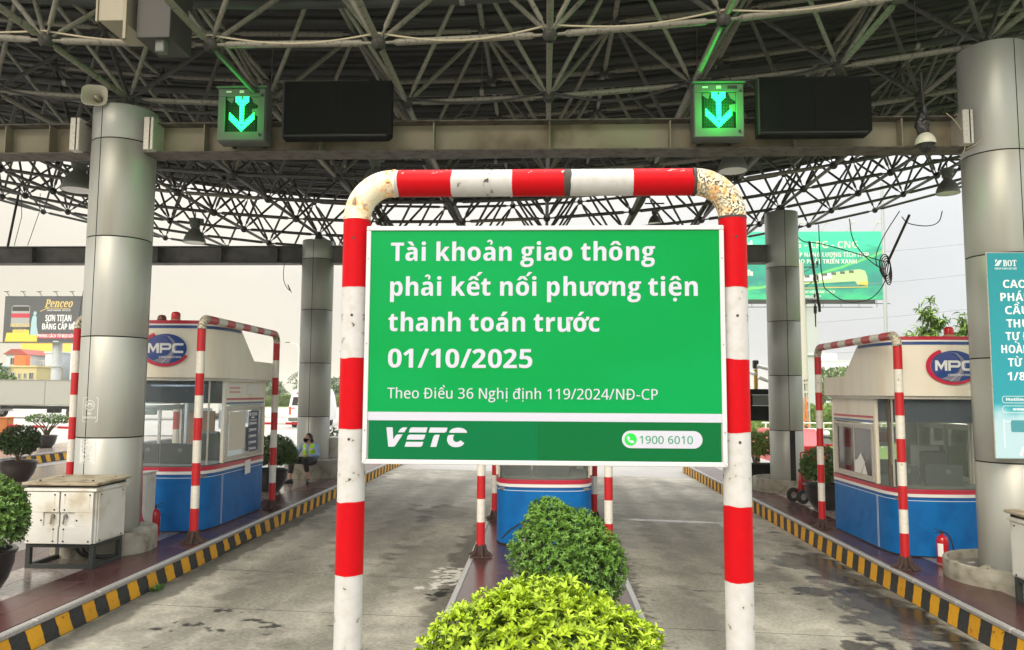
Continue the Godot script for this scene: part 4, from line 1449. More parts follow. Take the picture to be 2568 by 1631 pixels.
func emblem_shape(k: int) -> Mb:
	var m := Mb.new()
	if k == 0:
		m.prism(ellipse(0.315, 0.218, 0, TAU * 47 / 48, 48), 0.0, 0.004)
	elif k == 1:
		var p := ellipse(0.312, 0.215, deg_to_rad(105), deg_to_rad(215), 24)
		p.append_array(PackedVector2Array([Vector2(-0.10, -0.02), Vector2(0.05, -0.02), Vector2(0.07, 0.06), Vector2(0.03, 0.14)]))
		m.prism(p, 0.0041, 0.0055)
	elif k == 2:
		m.prism(PackedVector2Array([Vector2(-0.09, 0.207), Vector2(0.02, 0.18), Vector2(0.09, 0.10), Vector2(0.10, 0.0), Vector2(0.04, -0.09), Vector2(-0.18, -0.175), Vector2(-0.06, -0.212), Vector2(0.06, -0.21), Vector2(0.13, -0.08), Vector2(0.165, 0.02), Vector2(0.13, 0.11), Vector2(0.05, 0.185)]), 0.0042, 0.006)
	elif k == 3:
		m.prism(PackedVector2Array([Vector2(0.105, -0.04), Vector2(0.06, -0.11), Vector2(-0.06, -0.207), Vector2(-0.05, -0.207), Vector2(0.068, -0.108), Vector2(0.11, -0.04)]), 0.0061, 0.007)
	else:
		var p := ellipse(0.375, 0.262, deg_to_rad(118), deg_to_rad(338), 40, -0.012, 0.0)
		var q := ellipse(0.322, 0.224, deg_to_rad(120), deg_to_rad(334), 40)
		q.reverse()
		p.append_array(q)
		m.prism(p, -0.001, 0.003)
	return m

func emblem_letters() -> Mb:
	var m := Mb.new()
	var h := 0.145
	m.prism(PackedVector2Array([Vector2(0, 0), Vector2(0.033, 0), Vector2(0.035, 0.09), Vector2(0.083, 0.01), Vector2(0.131, 0.09), Vector2(0.135, 0), Vector2(0.168, 0), Vector2(0.172, h), Vector2(0.13, h), Vector2(0.085, 0.07), Vector2(0.042, h), Vector2(0.004, h)]), 0, 0.002)
	m.xf = Transform3D(Basis(), Vector3(0.182, 0, 0))
	m.prism(PackedVector2Array([Vector2(0, 0), Vector2(0.032, 0), Vector2(0.034, 0.045), Vector2(0.14, 0.045), Vector2(0.168, 0.065), Vector2(0.175, 0.095), Vector2(0.168, 0.128), Vector2(0.14, h), Vector2(0, h), Vector2(0.034, 0.112), Vector2(0.13, 0.112), Vector2(0.138, 0.095), Vector2(0.13, 0.078), Vector2(0.034, 0.078), Vector2(0.033, 0.111), Vector2(0.0, h - 0.001)]), 0, 0.002)
	m.xf = Transform3D(Basis(), Vector3(0.365, 0, 0))
	m.prism(PackedVector2Array([Vector2(0.168, 0), Vector2(0.168, 0.034), Vector2(0.055, 0.034), Vector2(0.038, 0.05), Vector2(0.036, 0.095), Vector2(0.052, 0.111), Vector2(0.168, 0.111), Vector2(0.168, h), Vector2(0.04, h), Vector2(0.008, 0.128), Vector2(0, 0.1), Vector2(0, 0.045), Vector2(0.01, 0.016), Vector2(0.04, 0)]), 0, 0.002)
	return m

func build_booths() -> void:
	var L := make_booth("left toll booth behind the sticker column, lit tube inside and price notice in its window", P(-5.65, 0.25, 11.3), true, 0)
	var R := make_booth("right toll booth behind the banner column, brown tinted side window", P(5.65, 0.04, 11.3), false, 1)
	var C := make_booth("middle toll booth behind the bushes, mostly hidden by the green notice board", P(0, 0.116, 11.35), false, -1)
	C.set_meta("label", "middle toll booth behind the bushes, mostly hidden by the green notice board")
	# left booth: notices on the lane side
	var m := Mb.new(); m.box(Vector3(0.719, 1.385, -1.83), Vector3(0.004, 0.66, 0.44))
	var nt := part("price_notice", m, M.notice_blue, L)
	var pr := Mb.new()
	for r in 5:
		for c in 6: pr.box(Vector3(0.7222, 1.51 - r * 0.105, -1.72 - c * 0.046), Vector3(0.002, 0.036, 0.036))
		for e in 3: pr.box(Vector3(0.7222, 1.53 - r * 0.105 - e * 0.022, -1.66), Vector3(0.002, 0.008, 0.08))
	pr.box(Vector3(0.7222, 1.68, -1.86), Vector3(0.002, 0.018, 0.27)); pr.box(Vector3(0.7222, 1.65, -1.86), Vector3(0.002, 0.018, 0.27)); pr.box(Vector3(0.7222, 1.61, -1.80), Vector3(0.002, 0.028, 0.14))
	pr.box(Vector3(0.7222, 1.575, -1.82), Vector3(0.002, 0.008, 0.34)); pr.box(Vector3(0.7222, 1.555, -1.82), Vector3(0.002, 0.008, 0.3))
	pr.xf = Transform3D(Basis(Vector3(0, 0, 1), PI / -2), Vector3(0.7212, 1.665, -1.665))
	pr.lathe([Vector2(0, 0.002), Vector2(0.035, 0.002), Vector2(0.035, 0)], 20)
	part("notice_print", pr, M.white_print, nt)
	m = Mb.new(); m.box(Vector3(0.724, 1.42, -1.13), Vector3(0.003, 0.60, 0.66)); part("taped_sheet", m, mat("cream_sheet", lin(0.72, 0.68, 0.58), 0.8), L)
	m = Mb.new(); m.box(Vector3(0.719, 2.08, -1.0), Vector3(0.003, 0.17, 0.46)); part("lettered_sheet", m, M.paper, L)
	for r in 2:
		m = Mb.new()
		for c in 8: m.box(Vector3(0.7215, 2.10 - r * 0.065, -0.80 - c * 0.054), Vector3(0.002, 0.034, 0.036 + 0.008 * ((c * 3 + r) % 2)))
		part("faded_print", m, M.paper_pink, L)
	m = Mb.new(); m.box(Vector3(0.719, 2.085, -1.78), Vector3(0.003, 0.15, 0.48)); part("blank_sheet", m, M.paper, L)
	m = Mb.new(); m.box(Vector3(0.728, 0.80, -1.62), Vector3(0.003, 0.22, 0.24), 0.0, Basis(Vector3(1, 0, 0), 0.05)); part("blank_sheet", m, M.paper, L)
	# right booth: torn paper behind the brown pane
	m = Mb.new()
	m.xf = Transform3D(Basis(Vector3(0, 0, -1), Vector3(0, 1, 0), Vector3(1, 0, 0)), Vector3(-0.724, 1.04, 0))
	m.prism(PackedVector2Array([Vector2(0.95, 0), Vector2(1.42, 0.0), Vector2(1.42, 0.18), Vector2(1.30, 0.22), Vector2(1.18, 0.32), Vector2(1.05, 0.2), Vector2(0.98, 0.05)]), 0, 0.002)
	part("torn_paper", m, M.paper, R)
	m = Mb.new(); m.tube(Vector3(-0.735, 1.0, -1.2), Vector3(-0.62, 2.7, 0.13), 0.006, 0.006, 6)
	part("stay_wire", m, M.pale_cable, R)
	m = Mb.new(); m.box(Vector3(-0.66, 1.58, -0.30), Vector3(0.03, 1.24, 0.03)); part("timber_prop", m, M.bark, R)

# ---------------------------------------------------------------- guard frames of painted pipe
func bend(m: Mb, c: Vector3, from: Vector3, to: Vector3, r: float, k := 10) -> Array:
	var pts := []
	for i in k + 1:
		var a := PI / 2 * i / k
		pts.append(c + from * cos(a) + to * sin(a))
	m.sweep(pts, r, 20, false)
	return pts

func make_guard(span: float, label: String, at: Vector3) -> Node3D:      # runs away from the camera along the lane
	var g := thing("guard_frame", label, "guard frame", at, 0.0, "red and white pipe frames guarding the booths")
	var r := 0.057
	var rb := 0.15
	var h := 3.06
	for e in [0.0, span]:
		var z := -float(e)
		var y := 0.15
		var k := 0
		while y < h - rb - 0.01:
			var y1 := minf(y + 0.306, h - rb)
			var m := Mb.new()
			m.tube(Vector3(0, y, z), Vector3(0, y1, z), r, r, 20, false)
			part("red_band" if k % 2 == 0 else "white_band", m, M.guard_red if k % 2 == 0 else M.guard_white, g)
			y = y1
			k += 1
		# rusty welded foot: gusset plates on a base plate
		var f := Mb.new()
		f.tube(Vector3(0, 0.0, z), Vector3(0, 0.152, z), r + 0.002, r + 0.001, 16, false)
		f.box(Vector3(0, 0.008, z), Vector3(0.27, 0.016, 0.27), 0.004)
		for q in 6:
			var a := TAU * q / 6 + 0.3
			f.xf = Transform3D(Basis(Vector3.UP, -a), Vector3(0, 0, z))
			f.prism(PackedVector2Array([Vector2(0.05, 0.01), Vector2(0.175, 0.01), Vector2(0.165, 0.03), Vector2(0.10, 0.07), Vector2(0.07, 0.16), Vector2(0.05, 0.17)]), -0.012, 0.012)
			f.xf = Transform3D(Basis(), Vector3(0, 0, z))
			f.tube(Vector3(cos(a + 0.5) * 0.12, 0.01, sin(a + 0.5) * 0.12), Vector3(cos(a + 0.5) * 0.12, 0.045, sin(a + 0.5) * 0.12), 0.012, 0.012, 6)
			f.xf = Transform3D()
		part("foot", f, M.foot_rust, g)
		var el := Mb.new()
		var dir := Vector3(0, 0, 1) if e == 0.0 else Vector3(0, 0, -1)
		bend(el, Vector3(0, h - rb, z) - dir * rb, dir * rb, Vector3(0, rb, 0), r + 0.001)
		part("elbow", el, M.guard_elbow, g)
	var n := 9
	var l := span - 2 * rb
	for k in n:
		var m := Mb.new()
		m.tube(Vector3(0, h, -rb - l * k / n), Vector3(0, h, -rb - l * (k + 1) / n), r, r, 20, false)
		part("red_band" if k % 2 == 0 else "white_band", m, M.guard_red if k % 2 == 0 else M.guard_white, g)
	return g

func build_guard_frames() -> void:
	var g := make_guard(3.05, "striped guard frame on the lane side of the left booth, left lane's edge", P(-4.76, 0.25, 10.62))
	dup(g, P(-6.52, 0.25, 10.62), 0, "striped guard frame half hidden behind the left front sticker column")
	dup(g, P(-0.845, 0.116, 10.62), 0, "striped guard frame on the left of the middle booth, feet seen under the board")
	dup(g, P(0.862, 0.116, 10.62), 0, "striped guard frame on the right of the middle booth, beside the dark bush")
	dup(g, P(4.72, 0.04, 10.62), 0, "striped guard frame on the lane side of the right booth, next to the wire")
	dup(g, P(6.52, 0.04, 10.62), 0, "striped guard frame on the far side of the right booth behind the banner column")

# ---------------------------------------------------------------- the near frame and its notice board
func taped(m: Mb, a: Vector3, b: Vector3, r: float) -> void:     # a painted band whose two edges wander a little
	var d := (b - a).normalized()
	var s := d.cross(Vector3.BACK).normalized()
	var k := 48
	var wa := []
	var wb := []
	var ph := rng.randf() * TAU
	for i in k:
		var t := TAU * i / k
		wa.append(0.0022 * sin(t + ph) + 0.0012 * sin(3 * t + ph * 2) + rng.randf_range(-0.0007, 0.0007))
		wb.append(0.0022 * sin(t * 2 + ph) + 0.0012 * sin(5 * t + ph) + rng.randf_range(-0.0007, 0.0007))
	for i in k:
		var j := (i + 1) % k
		var e0 := s * cos(TAU * i / k) + Vector3.BACK * sin(TAU * i / k)
		var e1 := s * cos(TAU * (i + 1) / k) + Vector3.BACK * sin(TAU * (i + 1) / k)
		var p0: Vector3 = a + e0 * r + d * wa[i]; var p1: Vector3 = a + e1 * r + d * wa[j]
		var q0: Vector3 = b + e0 * r + d * wb[i]; var q1: Vector3 = b + e1 * r + d * wb[j]
		m.tri(p0, q0, q1, e0, e0, e1); m.tri(p0, q1, p1, e0, e1, e1)
		m.tri(p0, p1, a + e1 * (r - 0.002) + d * wa[j], e0, e1, e1); m.tri(q0, q1, b + e1 * (r - 0.002) + d * wb[j], e0, e1, e1)

func build_sign() -> void:
	var f := thing("sign_frame", "large near red and white pipe frame with rusty elbows that carries the green notice board", "pipe frame", P(0, 0.116, 3.3))
	var r := 0.0575
	var fy := 0.116
	var edges_l := [0.15, 0.34, 0.64, 0.94, 1.24, 1.54, 1.84, 2.14, 2.44, 2.74, 3.04]
	for s in [-1.0, 1.0]:
		var x := -0.812 if s < 0 else 0.798
		for k in edges_l.size() - 1:
			var m := Mb.new()
			var red: bool = (edges_l.size() - 2 - k) % 2 == 0
			var over := 0.0 if red else 0.006
			if red: taped(m, Vector3(x, edges_l[k] - fy, 0), Vector3(x, edges_l[k + 1] - fy, 0), r + 0.0007)
			else: m.tube(Vector3(x, edges_l[k] - fy - (over if k > 0 else 0.0), 0), Vector3(x, edges_l[k + 1] - fy + over, 0), r, r, 32, false)
			part("red_band" if red else "white_band", m, M.pipe_red if red else M.pipe_white, f)
		var ft := Mb.new()
		ft.tube(Vector3(x, 0, 0), Vector3(x, 0.036, 0), r + 0.002, r + 0.002, 20, false)
		ft.box(Vector3(x, 0.008, 0), Vector3(0.27, 0.016, 0.27), 0.004)
		part("foot", ft, M.foot_rust, f)
		var el := Mb.new()
		bend(el, Vector3(x - s * 0.155, 3.045 - fy, 0), Vector3(s * 0.155, 0, 0), Vector3(0, 0.155, 0), r + 0.0005, 14)
		part("elbow", el, M.rust_elbow if s < 0 else M.peeled_elbow, f)
		var w := Mb.new()
		w.tube(Vector3(x - s * 0.155, 3.2 - fy, 0), Vector3(x - s * 0.168, 3.2 - fy, 0), r + 0.003, r + 0.003, 28, false)
		w.tube(Vector3(x, 3.036 - fy, 0), Vector3(x, 3.045 - fy, 0), r + 0.002, r + 0.002, 28, false)
		part("weld", w, M.weld if s > 0 else M.rust_elbow, f)
		for q in [2.95, 2.62, 2.1]:
			var bt := Mb.new(); bt.tube(Vector3(x, q - fy, r - 0.004), Vector3(x, q - fy, r + 0.002), 0.006, 0.006, 8)
			part("bolt_hole", bt, M.weld, f)
	var xs := [-0.645, -0.63, -0.40, -0.14, 0.085, 0.112, 0.375, 0.63]
	var kind := ["pipe_white", "pipe_red", "pipe_white", "pipe_red", "weld", "pipe_white", "pipe_red"]
	for k in kind.size():
		var m := Mb.new()
		if kind[k] == "pipe_red": taped(m, Vector3(xs[k], 3.2 - fy, 0), Vector3(xs[k + 1], 3.2 - fy, 0), r + 0.0007)
		elif kind[k] == "weld": taped(m, Vector3(xs[k], 3.2 - fy, 0), Vector3(xs[k + 1], 3.2 - fy, 0), r + 0.0012)
		else: m.tube(Vector3(xs[k] - 0.006, 3.2 - fy, 0), Vector3(xs[k + 1] + 0.006, 3.2 - fy, 0), r, r, 32, false)
		part({"pipe_white": "white_band", "pipe_red": "red_band", "weld": "bare_joint"}[kind[k]], m, M[kind[k]], f)
	# flakes of paint gone from the top of the bar
	var fl := Mb.new()
	for k in 60:
		var x: float = [-0.45, -0.30, -0.2, -0.05, 0.2, 0.3, 0.5, 0.58, 0.13, -0.62][rng.randi() % 10] + rng.randf_range(-0.06, 0.06)
		var a := rng.randf_range(0.55, 1.2)
		var c := Vector3(x, 3.2 - fy + sin(a) * (r + 0.0006), cos(a) * (r + 0.0006))
		var nn := Vector3(0, sin(a), cos(a))
		var tx := Vector3.RIGHT * rng.randf_range(0.002, 0.012)
		var ty := nn.cross(Vector3.RIGHT) * rng.randf_range(0.0015, 0.005)
		var sh := rng.randf_range(-0.3, 0.3)
		fl.quad(c - tx - ty, c + tx * 0.7 - ty * 0.6, c + tx + ty + ty * sh, c - tx * 0.6 + ty, nn)
	part("flaked_spot", fl, mat("primer", lin(0.33, 0.33, 0.31), 0.7), f)

	# the board: 1.50 m x 1.00 m, hung on the front of the posts
	var b := thing("notice_board", "green notice board with white Vietnamese lettering about linking traffic accounts before 01/10/2025", "notice board", P(-0.004, 2.499, 3.236))
	var W := 1.5
	var H := 0.998
	var m := Mb.new(); m.box(Vector3(0, 0, -0.016), Vector3(W - 0.01, H - 0.01, 0.014)); part("backing", m, M.rail, b)
	for q in [[0, H / 2 - 0.0095, W, 0.019], [0, -H / 2 + 0.0095, W, 0.019]]:
		m = Mb.new(); m.box(Vector3(q[0], q[1], -0.010), Vector3(q[2], q[3], 0.026), 0.002); part("frame_rail", m, M.rail, b)
	for s in [-1.0, 1.0]:
		m = Mb.new(); m.box(Vector3(s * (W / 2 - 0.0095), 0, -0.0102), Vector3(0.019, H - 0.0384, 0.0256), 0.002); part("frame_rail", m, M.rail, b)
	var S := W / 2200.0                                  # photograph of the board: one unit of layout
	var Y := func(py: float) -> float: return H / 2 - (py - 40.0) * H / 1462.0
	var X := func(px: float) -> float: return -W / 2 + (px - 32.0) * S
	var slab := func(y0: float, y1: float, mm: Material, nm: String) -> void:
		var g := Mb.new()
		g.box(Vector3(0, (Y.call(y0) + Y.call(y1)) / 2, -0.0055), Vector3(W - 0.038, absf(Y.call(y1) - Y.call(y0)) - 0.0004, 0.006))
		part(nm, g, mm, b)
	slab.call(68.0, 1187.0, M.sign_green, "green_field")
	slab.call(1187.0, 1239.0, M.sign_white, "white_band")
	for q in [[68.0, 1102.0, M.sign_dark], [1102.0, 2197.0, mat("sign_dark_b", lin(0.003, 0.110, 0.030), 0.42, 0.0, 0.2)]]:
		var g2 := Mb.new()
		g2.box(Vector3((X.call(q[0]) + X.call(q[1])) / 2, (Y.call(1239.0) + Y.call(1472.0)) / 2, -0.0055), Vector3(X.call(q[1]) - X.call(q[0]) - 0.0004, absf(Y.call(1239.0) - Y.call(1472.0)) - 0.0004, 0.006))
		part("dark_green_field", g2, q[2], b)
	for sx in [-1.0, 1.0]:                               # mitred corners and rivets of the rail
		for sy in [-1.0, 1.0]:
			var mt := Mb.new()
			mt.box(Vector3(sx * (W / 2 - 0.0095), sy * (H / 2 - 0.0095), 0.0032), Vector3(0.025, 0.0009, 0.0006), 0.0, Basis(Vector3(0, 0, 1), PI / 4 * sx * sy))
			part("mitre", mt, M.joint, b)
		for e in [-0.36, 0.0, 0.36]:
			var rv := Mb.new(); rv.tube(Vector3(sx * (W / 2 - 0.0095), e, 0.0025), Vector3(sx * (W / 2 - 0.0095), e, 0.0045), 0.0035, 0.003, 8)
			part("rivet", rv, M.steel, b)
	var zf := -0.0024
	for q in [["Tài khoản giao thông", 185.0, 1815.0, 258.0, 115.0, true], ["phải kết nối phương tiện", 185.0, 2070.0, 475.0, 115.0, true], ["thanh toán trước", 178.0, 1475.0, 695.0, 115.0, true], ["01/10/2025", 180.0, 1065.0, 918.0, 116.0, true], ["Theo Điều 36 Nghị định 119/2024/NĐ-CP", 180.0, 1822.0, 1105.0, 64.0, false]]:
		var t := lettering(q[0], q[4] * S, (q[2] - q[1]) * S, q[5], 0.0012)
		part("lettering", t, M.sign_white, b, Vector3(X.call(q[1]), Y.call(q[3]), zf))
	# the operator's slanted word mark, cut as eight pieces
	var U := func(px: float, py: float) -> Vector2: return Vector2(X.call(178.0 + (px - 140.0) * 0.2318), Y.call(1280.0 + (py - 125.0) * 0.2318))
	var polys := [[[140, 130], [305, 130], [330, 450], [372, 370], [405, 325], [445, 312], [575, 312], [395, 590], [365, 622], [330, 632], [200, 632]],
		[[450, 258], [500, 180], [540, 145], [590, 128], [693, 128], [612, 258]],
		[[735, 258], [760, 170], [785, 138], [820, 127], [1225, 127], [1190, 258]],
		[[680, 445], [705, 350], [730, 322], [765, 313], [1175, 313], [1150, 400], [1130, 430], [1095, 445]],
		[[632, 630], [668, 502], [1122, 502], [1100, 580], [1080, 612], [1045, 630]],
		[[1257, 258], [1295, 127], [1752, 127], [1735, 205], [1715, 240], [1675, 258]],
		[[1310, 630], [1375, 390], [1395, 340], [1435, 313], [1550, 313], [1465, 630]]]
	var mk := Mb.new()
	for pg in polys:
		var p := PackedVector2Array()
		for v in pg: p.append(U.call(float(v[0]), float(v[1])))
		mk.prism(p, 0, 0.0012)
	var cp := PackedVector2Array()                       # C, upper cap then lower hook
	for i in 15: cp.append(U.call(2035.0 + 235.0 * cos(PI * i / 14.0), 258.0 - 133.0 * sin(PI * i / 14.0)))
	mk.prism(cp, 0, 0.0012)
	cp = PackedVector2Array()
	for v in [[1935, 313], [1905, 370], [1900, 420], [1925, 470], [1970, 495], [2030, 495], [2070, 475], [2098, 452], [2200, 530], [2140, 590], [2060, 625], [1960, 632], [1870, 615], [1790, 560], [1748, 480], [1745, 420], [1760, 350], [1785, 322], [1820, 313]]: cp.append(U.call(float(v[0]), float(v[1])))
	mk.prism(cp, 0, 0.0012)
	part("word_mark", mk, M.sign_white, b, Vector3(0, 0, zf))
	# telephone number in a white capsule
	var cap := PackedVector2Array()
	var cr := 52.0 * S
	for i in 17: cap.append(Vector2(X.call(2033.0) + cos(-PI / 2 + PI * i / 16) * cr, Y.call(1342.0) + sin(-PI / 2 + PI * i / 16) * cr))
	for i in 17: cap.append(Vector2(X.call(1657.0) + cos(PI / 2 + PI * i / 16) * cr, Y.call(1342.0) + sin(PI / 2 + PI * i / 16) * cr))
	m = Mb.new(); m.prism(cap, 0, 0.0012)
	var pill := part("number_capsule", m, M.sign_white, b, Vector3(0, 0, zf))
	m = Mb.new(); m.prism(ellipse(37 * S, 37 * S, 0, TAU * 27 / 28, 28), 0.0012, 0.002)
	var ic := part("phone_icon", m, M.icon_green, pill, Vector3(X.call(1657.0), Y.call(1342.0), 0))
	m = Mb.new()
	m.xf = Transform3D(Basis(), Vector3(-37 * S, 37 * S, 0))
	var hp := PackedVector2Array()
	for v in [[98, 65], [150, 130], [128, 165], [170, 205], [195, 178], [262, 220], [250, 255], [215, 270], [165, 258], [105, 205], [68, 145], [72, 95]]: hp.append(Vector2(v[0] * 74.0 / 330.0 * S, -v[1] * 74.0 / 330.0 * S))
	m.prism(hp, 0.002, 0.0027)
	part("handset", m, M.sign_white, pill, Vector3(X.call(1657.0), Y.call(1342.0), 0.0))
	part("lettering", lettering("1900 6010", 46 * S, 316 * S, false, 0.001), M.text_green, pill, Vector3(X.call(1711.0), Y.call(1366.0), 0.0012))

# ---------------------------------------------------------------- things that hang from the canopy
const ARROW := [".......", "##.##..", "#####..", "#####..", ".###...", "..##...", "..##..."]
func make_signal(label: String, at: Vector3, glow: float) -> void:
	var s := thing("lane_signal", label, "traffic light", at, 0.0, "green lane arrows on the front beam")
	var w := 0.63; var h := 0.70; var dp := 0.22
	var m := Mb.new(); m.box(Vector3(0, 0, -dp / 2 - 0.014), Vector3(w, h, dp), 0.006); part("housing", m, M.grey_case, s)
	m = Mb.new()
	for q in [[0, 0.29, 0.61, 0.10], [0, -0.285, 0.61, 0.11], [-0.26, 0, 0.09, 0.47], [0.26, 0, 0.09, 0.47]]: m.box(Vector3(q[0], q[1], 0.0), Vector3(q[2], q[3], 0.024), 0.003)
	part("door", m, mat("signal_door", lin(0.09, 0.105, 0.09), 0.5), s)
	m = Mb.new(); m.box(Vector3(0, 0.01, -0.012), Vector3(0.44, 0.48, 0.006)); part("dark_face", m, M.matt_black, s)
	m = Mb.new(); m.box(Vector3(0, 0.358, -0.08), Vector3(w + 0.03, 0.012, 0.26), 0.002); part("hood", m, M.grey_case, s)
	m = Mb.new(); m.box(Vector3(-0.17, 0.30, 0.0135), Vector3(0.07, 0.02, 0.006), 0.002); m.box(Vector3(0.0, 0.30, 0.0135), Vector3(0.06, 0.035, 0.006), 0.002); part("label_plate", m, M.white_plastic, s)
	m = Mb.new(); m.box(Vector3(0.17, 0.295, 0.0135), Vector3(0.12, 0.04, 0.008), 0.002); m.tube(Vector3(0.27, 0.25, 0.01), Vector3(0.27, 0.25, 0.03), 0.015, 0.013, 10); m.tube(Vector3(0.25, -0.27, 0.01), Vector3(0.25, -0.27, 0.03), 0.017, 0.015, 10); part("latch", m, M.black, s)
	m = Mb.new()                                         # reflections of loose glass plates inside, painted on as grey patches
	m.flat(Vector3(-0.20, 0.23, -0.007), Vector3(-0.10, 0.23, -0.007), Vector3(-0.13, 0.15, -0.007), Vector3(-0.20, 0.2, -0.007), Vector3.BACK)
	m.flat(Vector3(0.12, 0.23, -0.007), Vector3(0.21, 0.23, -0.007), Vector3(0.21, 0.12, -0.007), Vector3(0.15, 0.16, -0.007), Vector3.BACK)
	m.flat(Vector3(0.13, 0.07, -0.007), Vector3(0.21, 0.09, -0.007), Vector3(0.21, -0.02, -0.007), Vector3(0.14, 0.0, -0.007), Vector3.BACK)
	part("plate_reflection", m, M.grey_case, s)
	var on := Mb.new()
	var off := Mb.new()
	var pt := 0.0195
	for r in 24:
		for c in range(-9, 10):
			var a := absi(c)
			var lit := false
			if r < 2: lit = a >= 1 and a <= 4
			elif r < 4: lit = a <= 4
			elif r < 6: lit = a <= 6 - r + 1
			elif r < 22: lit = a <= 1
			var rt := 20 - a - 6
			if a <= 8 and r >= rt + 5 and r <= rt + 9: lit = true
			var y := 0.235 - r * pt
			if r == 19 and c == 0: lit = false
			if absf(c * pt) > 0.20: continue
			(on if lit else off).xf = Transform3D(Basis(Vector3(1, 0, 0), PI / 2), Vector3(c * pt, y, -0.009))
			(on if lit else off).lathe([Vector2(0, 0.006), Vector2(0.0065, 0.004), Vector2(0.009, 0)] if lit else [Vector2(0, 0.003), Vector2(0.005, 0)], 7)
	var e := mat("led_green", Color(0.1, 1.0, 0.5), 0.3)
	e.emission_enabled = true
	e.emission = Color(0.13, 1.0, 0.45)
	e.emission_energy_multiplier = 4.5
	part("lit_dots", on, e, s)
	part("unlit_dots", off, mat("led_off", lin(0.02, 0.05, 0.03), 0.3), s)
	for z in [[0.10, 0.8]]:
		var l := OmniLight3D.new()
		l.name = "arrow_light"
		l.light_color = Color(0.05, 1.0, 0.30)
		l.light_energy = glow
		l.light_size = 0.16
		l.omni_range = 8.0
		l.omni_attenuation = 2.0
		l.shadow_enabled = true
		l.position = Vector3(0, -0.03, 0.13)
		s.add_child(l)
	m = Mb.new()
	for x in [-0.2, 0.2]: m.box(Vector3(x, -0.1, -dp - 0.06), Vector3(0.04, 0.5, 0.10)); m.box(Vector3(x, 0.40, -dp), Vector3(0.03, 0.2, 0.03))
	part("bracket", m, M.node, s)

func make_led(label: String, at: Vector3) -> void:
	var s := thing("message_board", label, "display", at, 0.0, "dark message boards on the front beam")
	var m := Mb.new()
	var c := 0.05
	m.prism(PackedVector2Array([Vector2(-0.70, -0.375), Vector2(0.70 - c, -0.375), Vector2(0.70, -0.375 + c), Vector2(0.70, 0.375), Vector2(-0.70, 0.375)]), -0.16, 0.0)
	part("case", m, M.matt_black, s)
	m = Mb.new()
	for x in 2: m.box(Vector3(-0.345 + 0.69 * x, 0.02, 0.002), Vector3(0.685, 0.66, 0.006), 0.002)
	part("screen_module", m, mat("led_screen", lin(0.006, 0.007, 0.007), 0.75, 0.0, 0.15), s)
	m = Mb.new(); m.box(Vector3(-0.02, -0.345, 0.006), Vector3(1.32, 0.018, 0.018), 0.003); m.box(Vector3(-0.695, 0, -0.05), Vector3(0.02, 0.74, 0.14)); part("trim", m, M.black, s)
	m = Mb.new()
	for x in [-0.4, 0.4]: m.box(Vector3(x, -0.2, -0.2), Vector3(0.05, 0.3, 0.09))
	part("bracket", m, M.node, s)

func make_lamp(label: String, at: Vector3, r: float) -> Node3D:       # high-bay lamp: gear box, neck, spun bell
	var s := thing("high_bay_lamp", label, "lamp", at, 0.0, "bell-shaped high bay lamps")
	var k := r / 0.24
	var m := Mb.new()
	m.lathe([Vector2(0.24 * k, 0), Vector2(0.245 * k, 0.012 * k), Vector2(0.225 * k, 0.10 * k), Vector2(0.18 * k, 0.20 * k), Vector2(0.12 * k, 0.28 * k), Vector2(0.085 * k, 0.31 * k), Vector2(0.085 * k, 0.37 * k)], 28)
	part("bell", m, M.bell, s)
	m = Mb.new(); m.lathe([Vector2(0, 0.012 * k), Vector2(0.225 * k, 0.012 * k), Vector2(0.225 * k, 0.004 * k), Vector2(0, 0.002 * k)], 28); part("lens", m, M.lens_white, s)
	m = Mb.new(); m.lathe([Vector2(0.10 * k, 0.36 * k), Vector2(0.11 * k, 0.38 * k), Vector2(0.11 * k, 0.46 * k), Vector2(0.13 * k, 0.47 * k), Vector2(0.13 * k, 0.55 * k), Vector2(0.0, 0.56 * k)], 20)
	m.box(Vector3(0.14 * k, 0.50 * k, 0), Vector3(0.09, 0.10, 0.09) * k, 0.01)
	part("gear_box", m, M.grey_case, s)
	m = Mb.new(); m.tube(Vector3(0, 0.55 * k, 0), Vector3(0, 0.75 * k, 0), 0.012, 0.012, 8); m.tube(Vector3(-0.25, 0.75 * k, 0), Vector3(0.25, 0.75 * k, 0), 0.02, 0.02, 8); part("hanger", m, M.node, s)
	return s

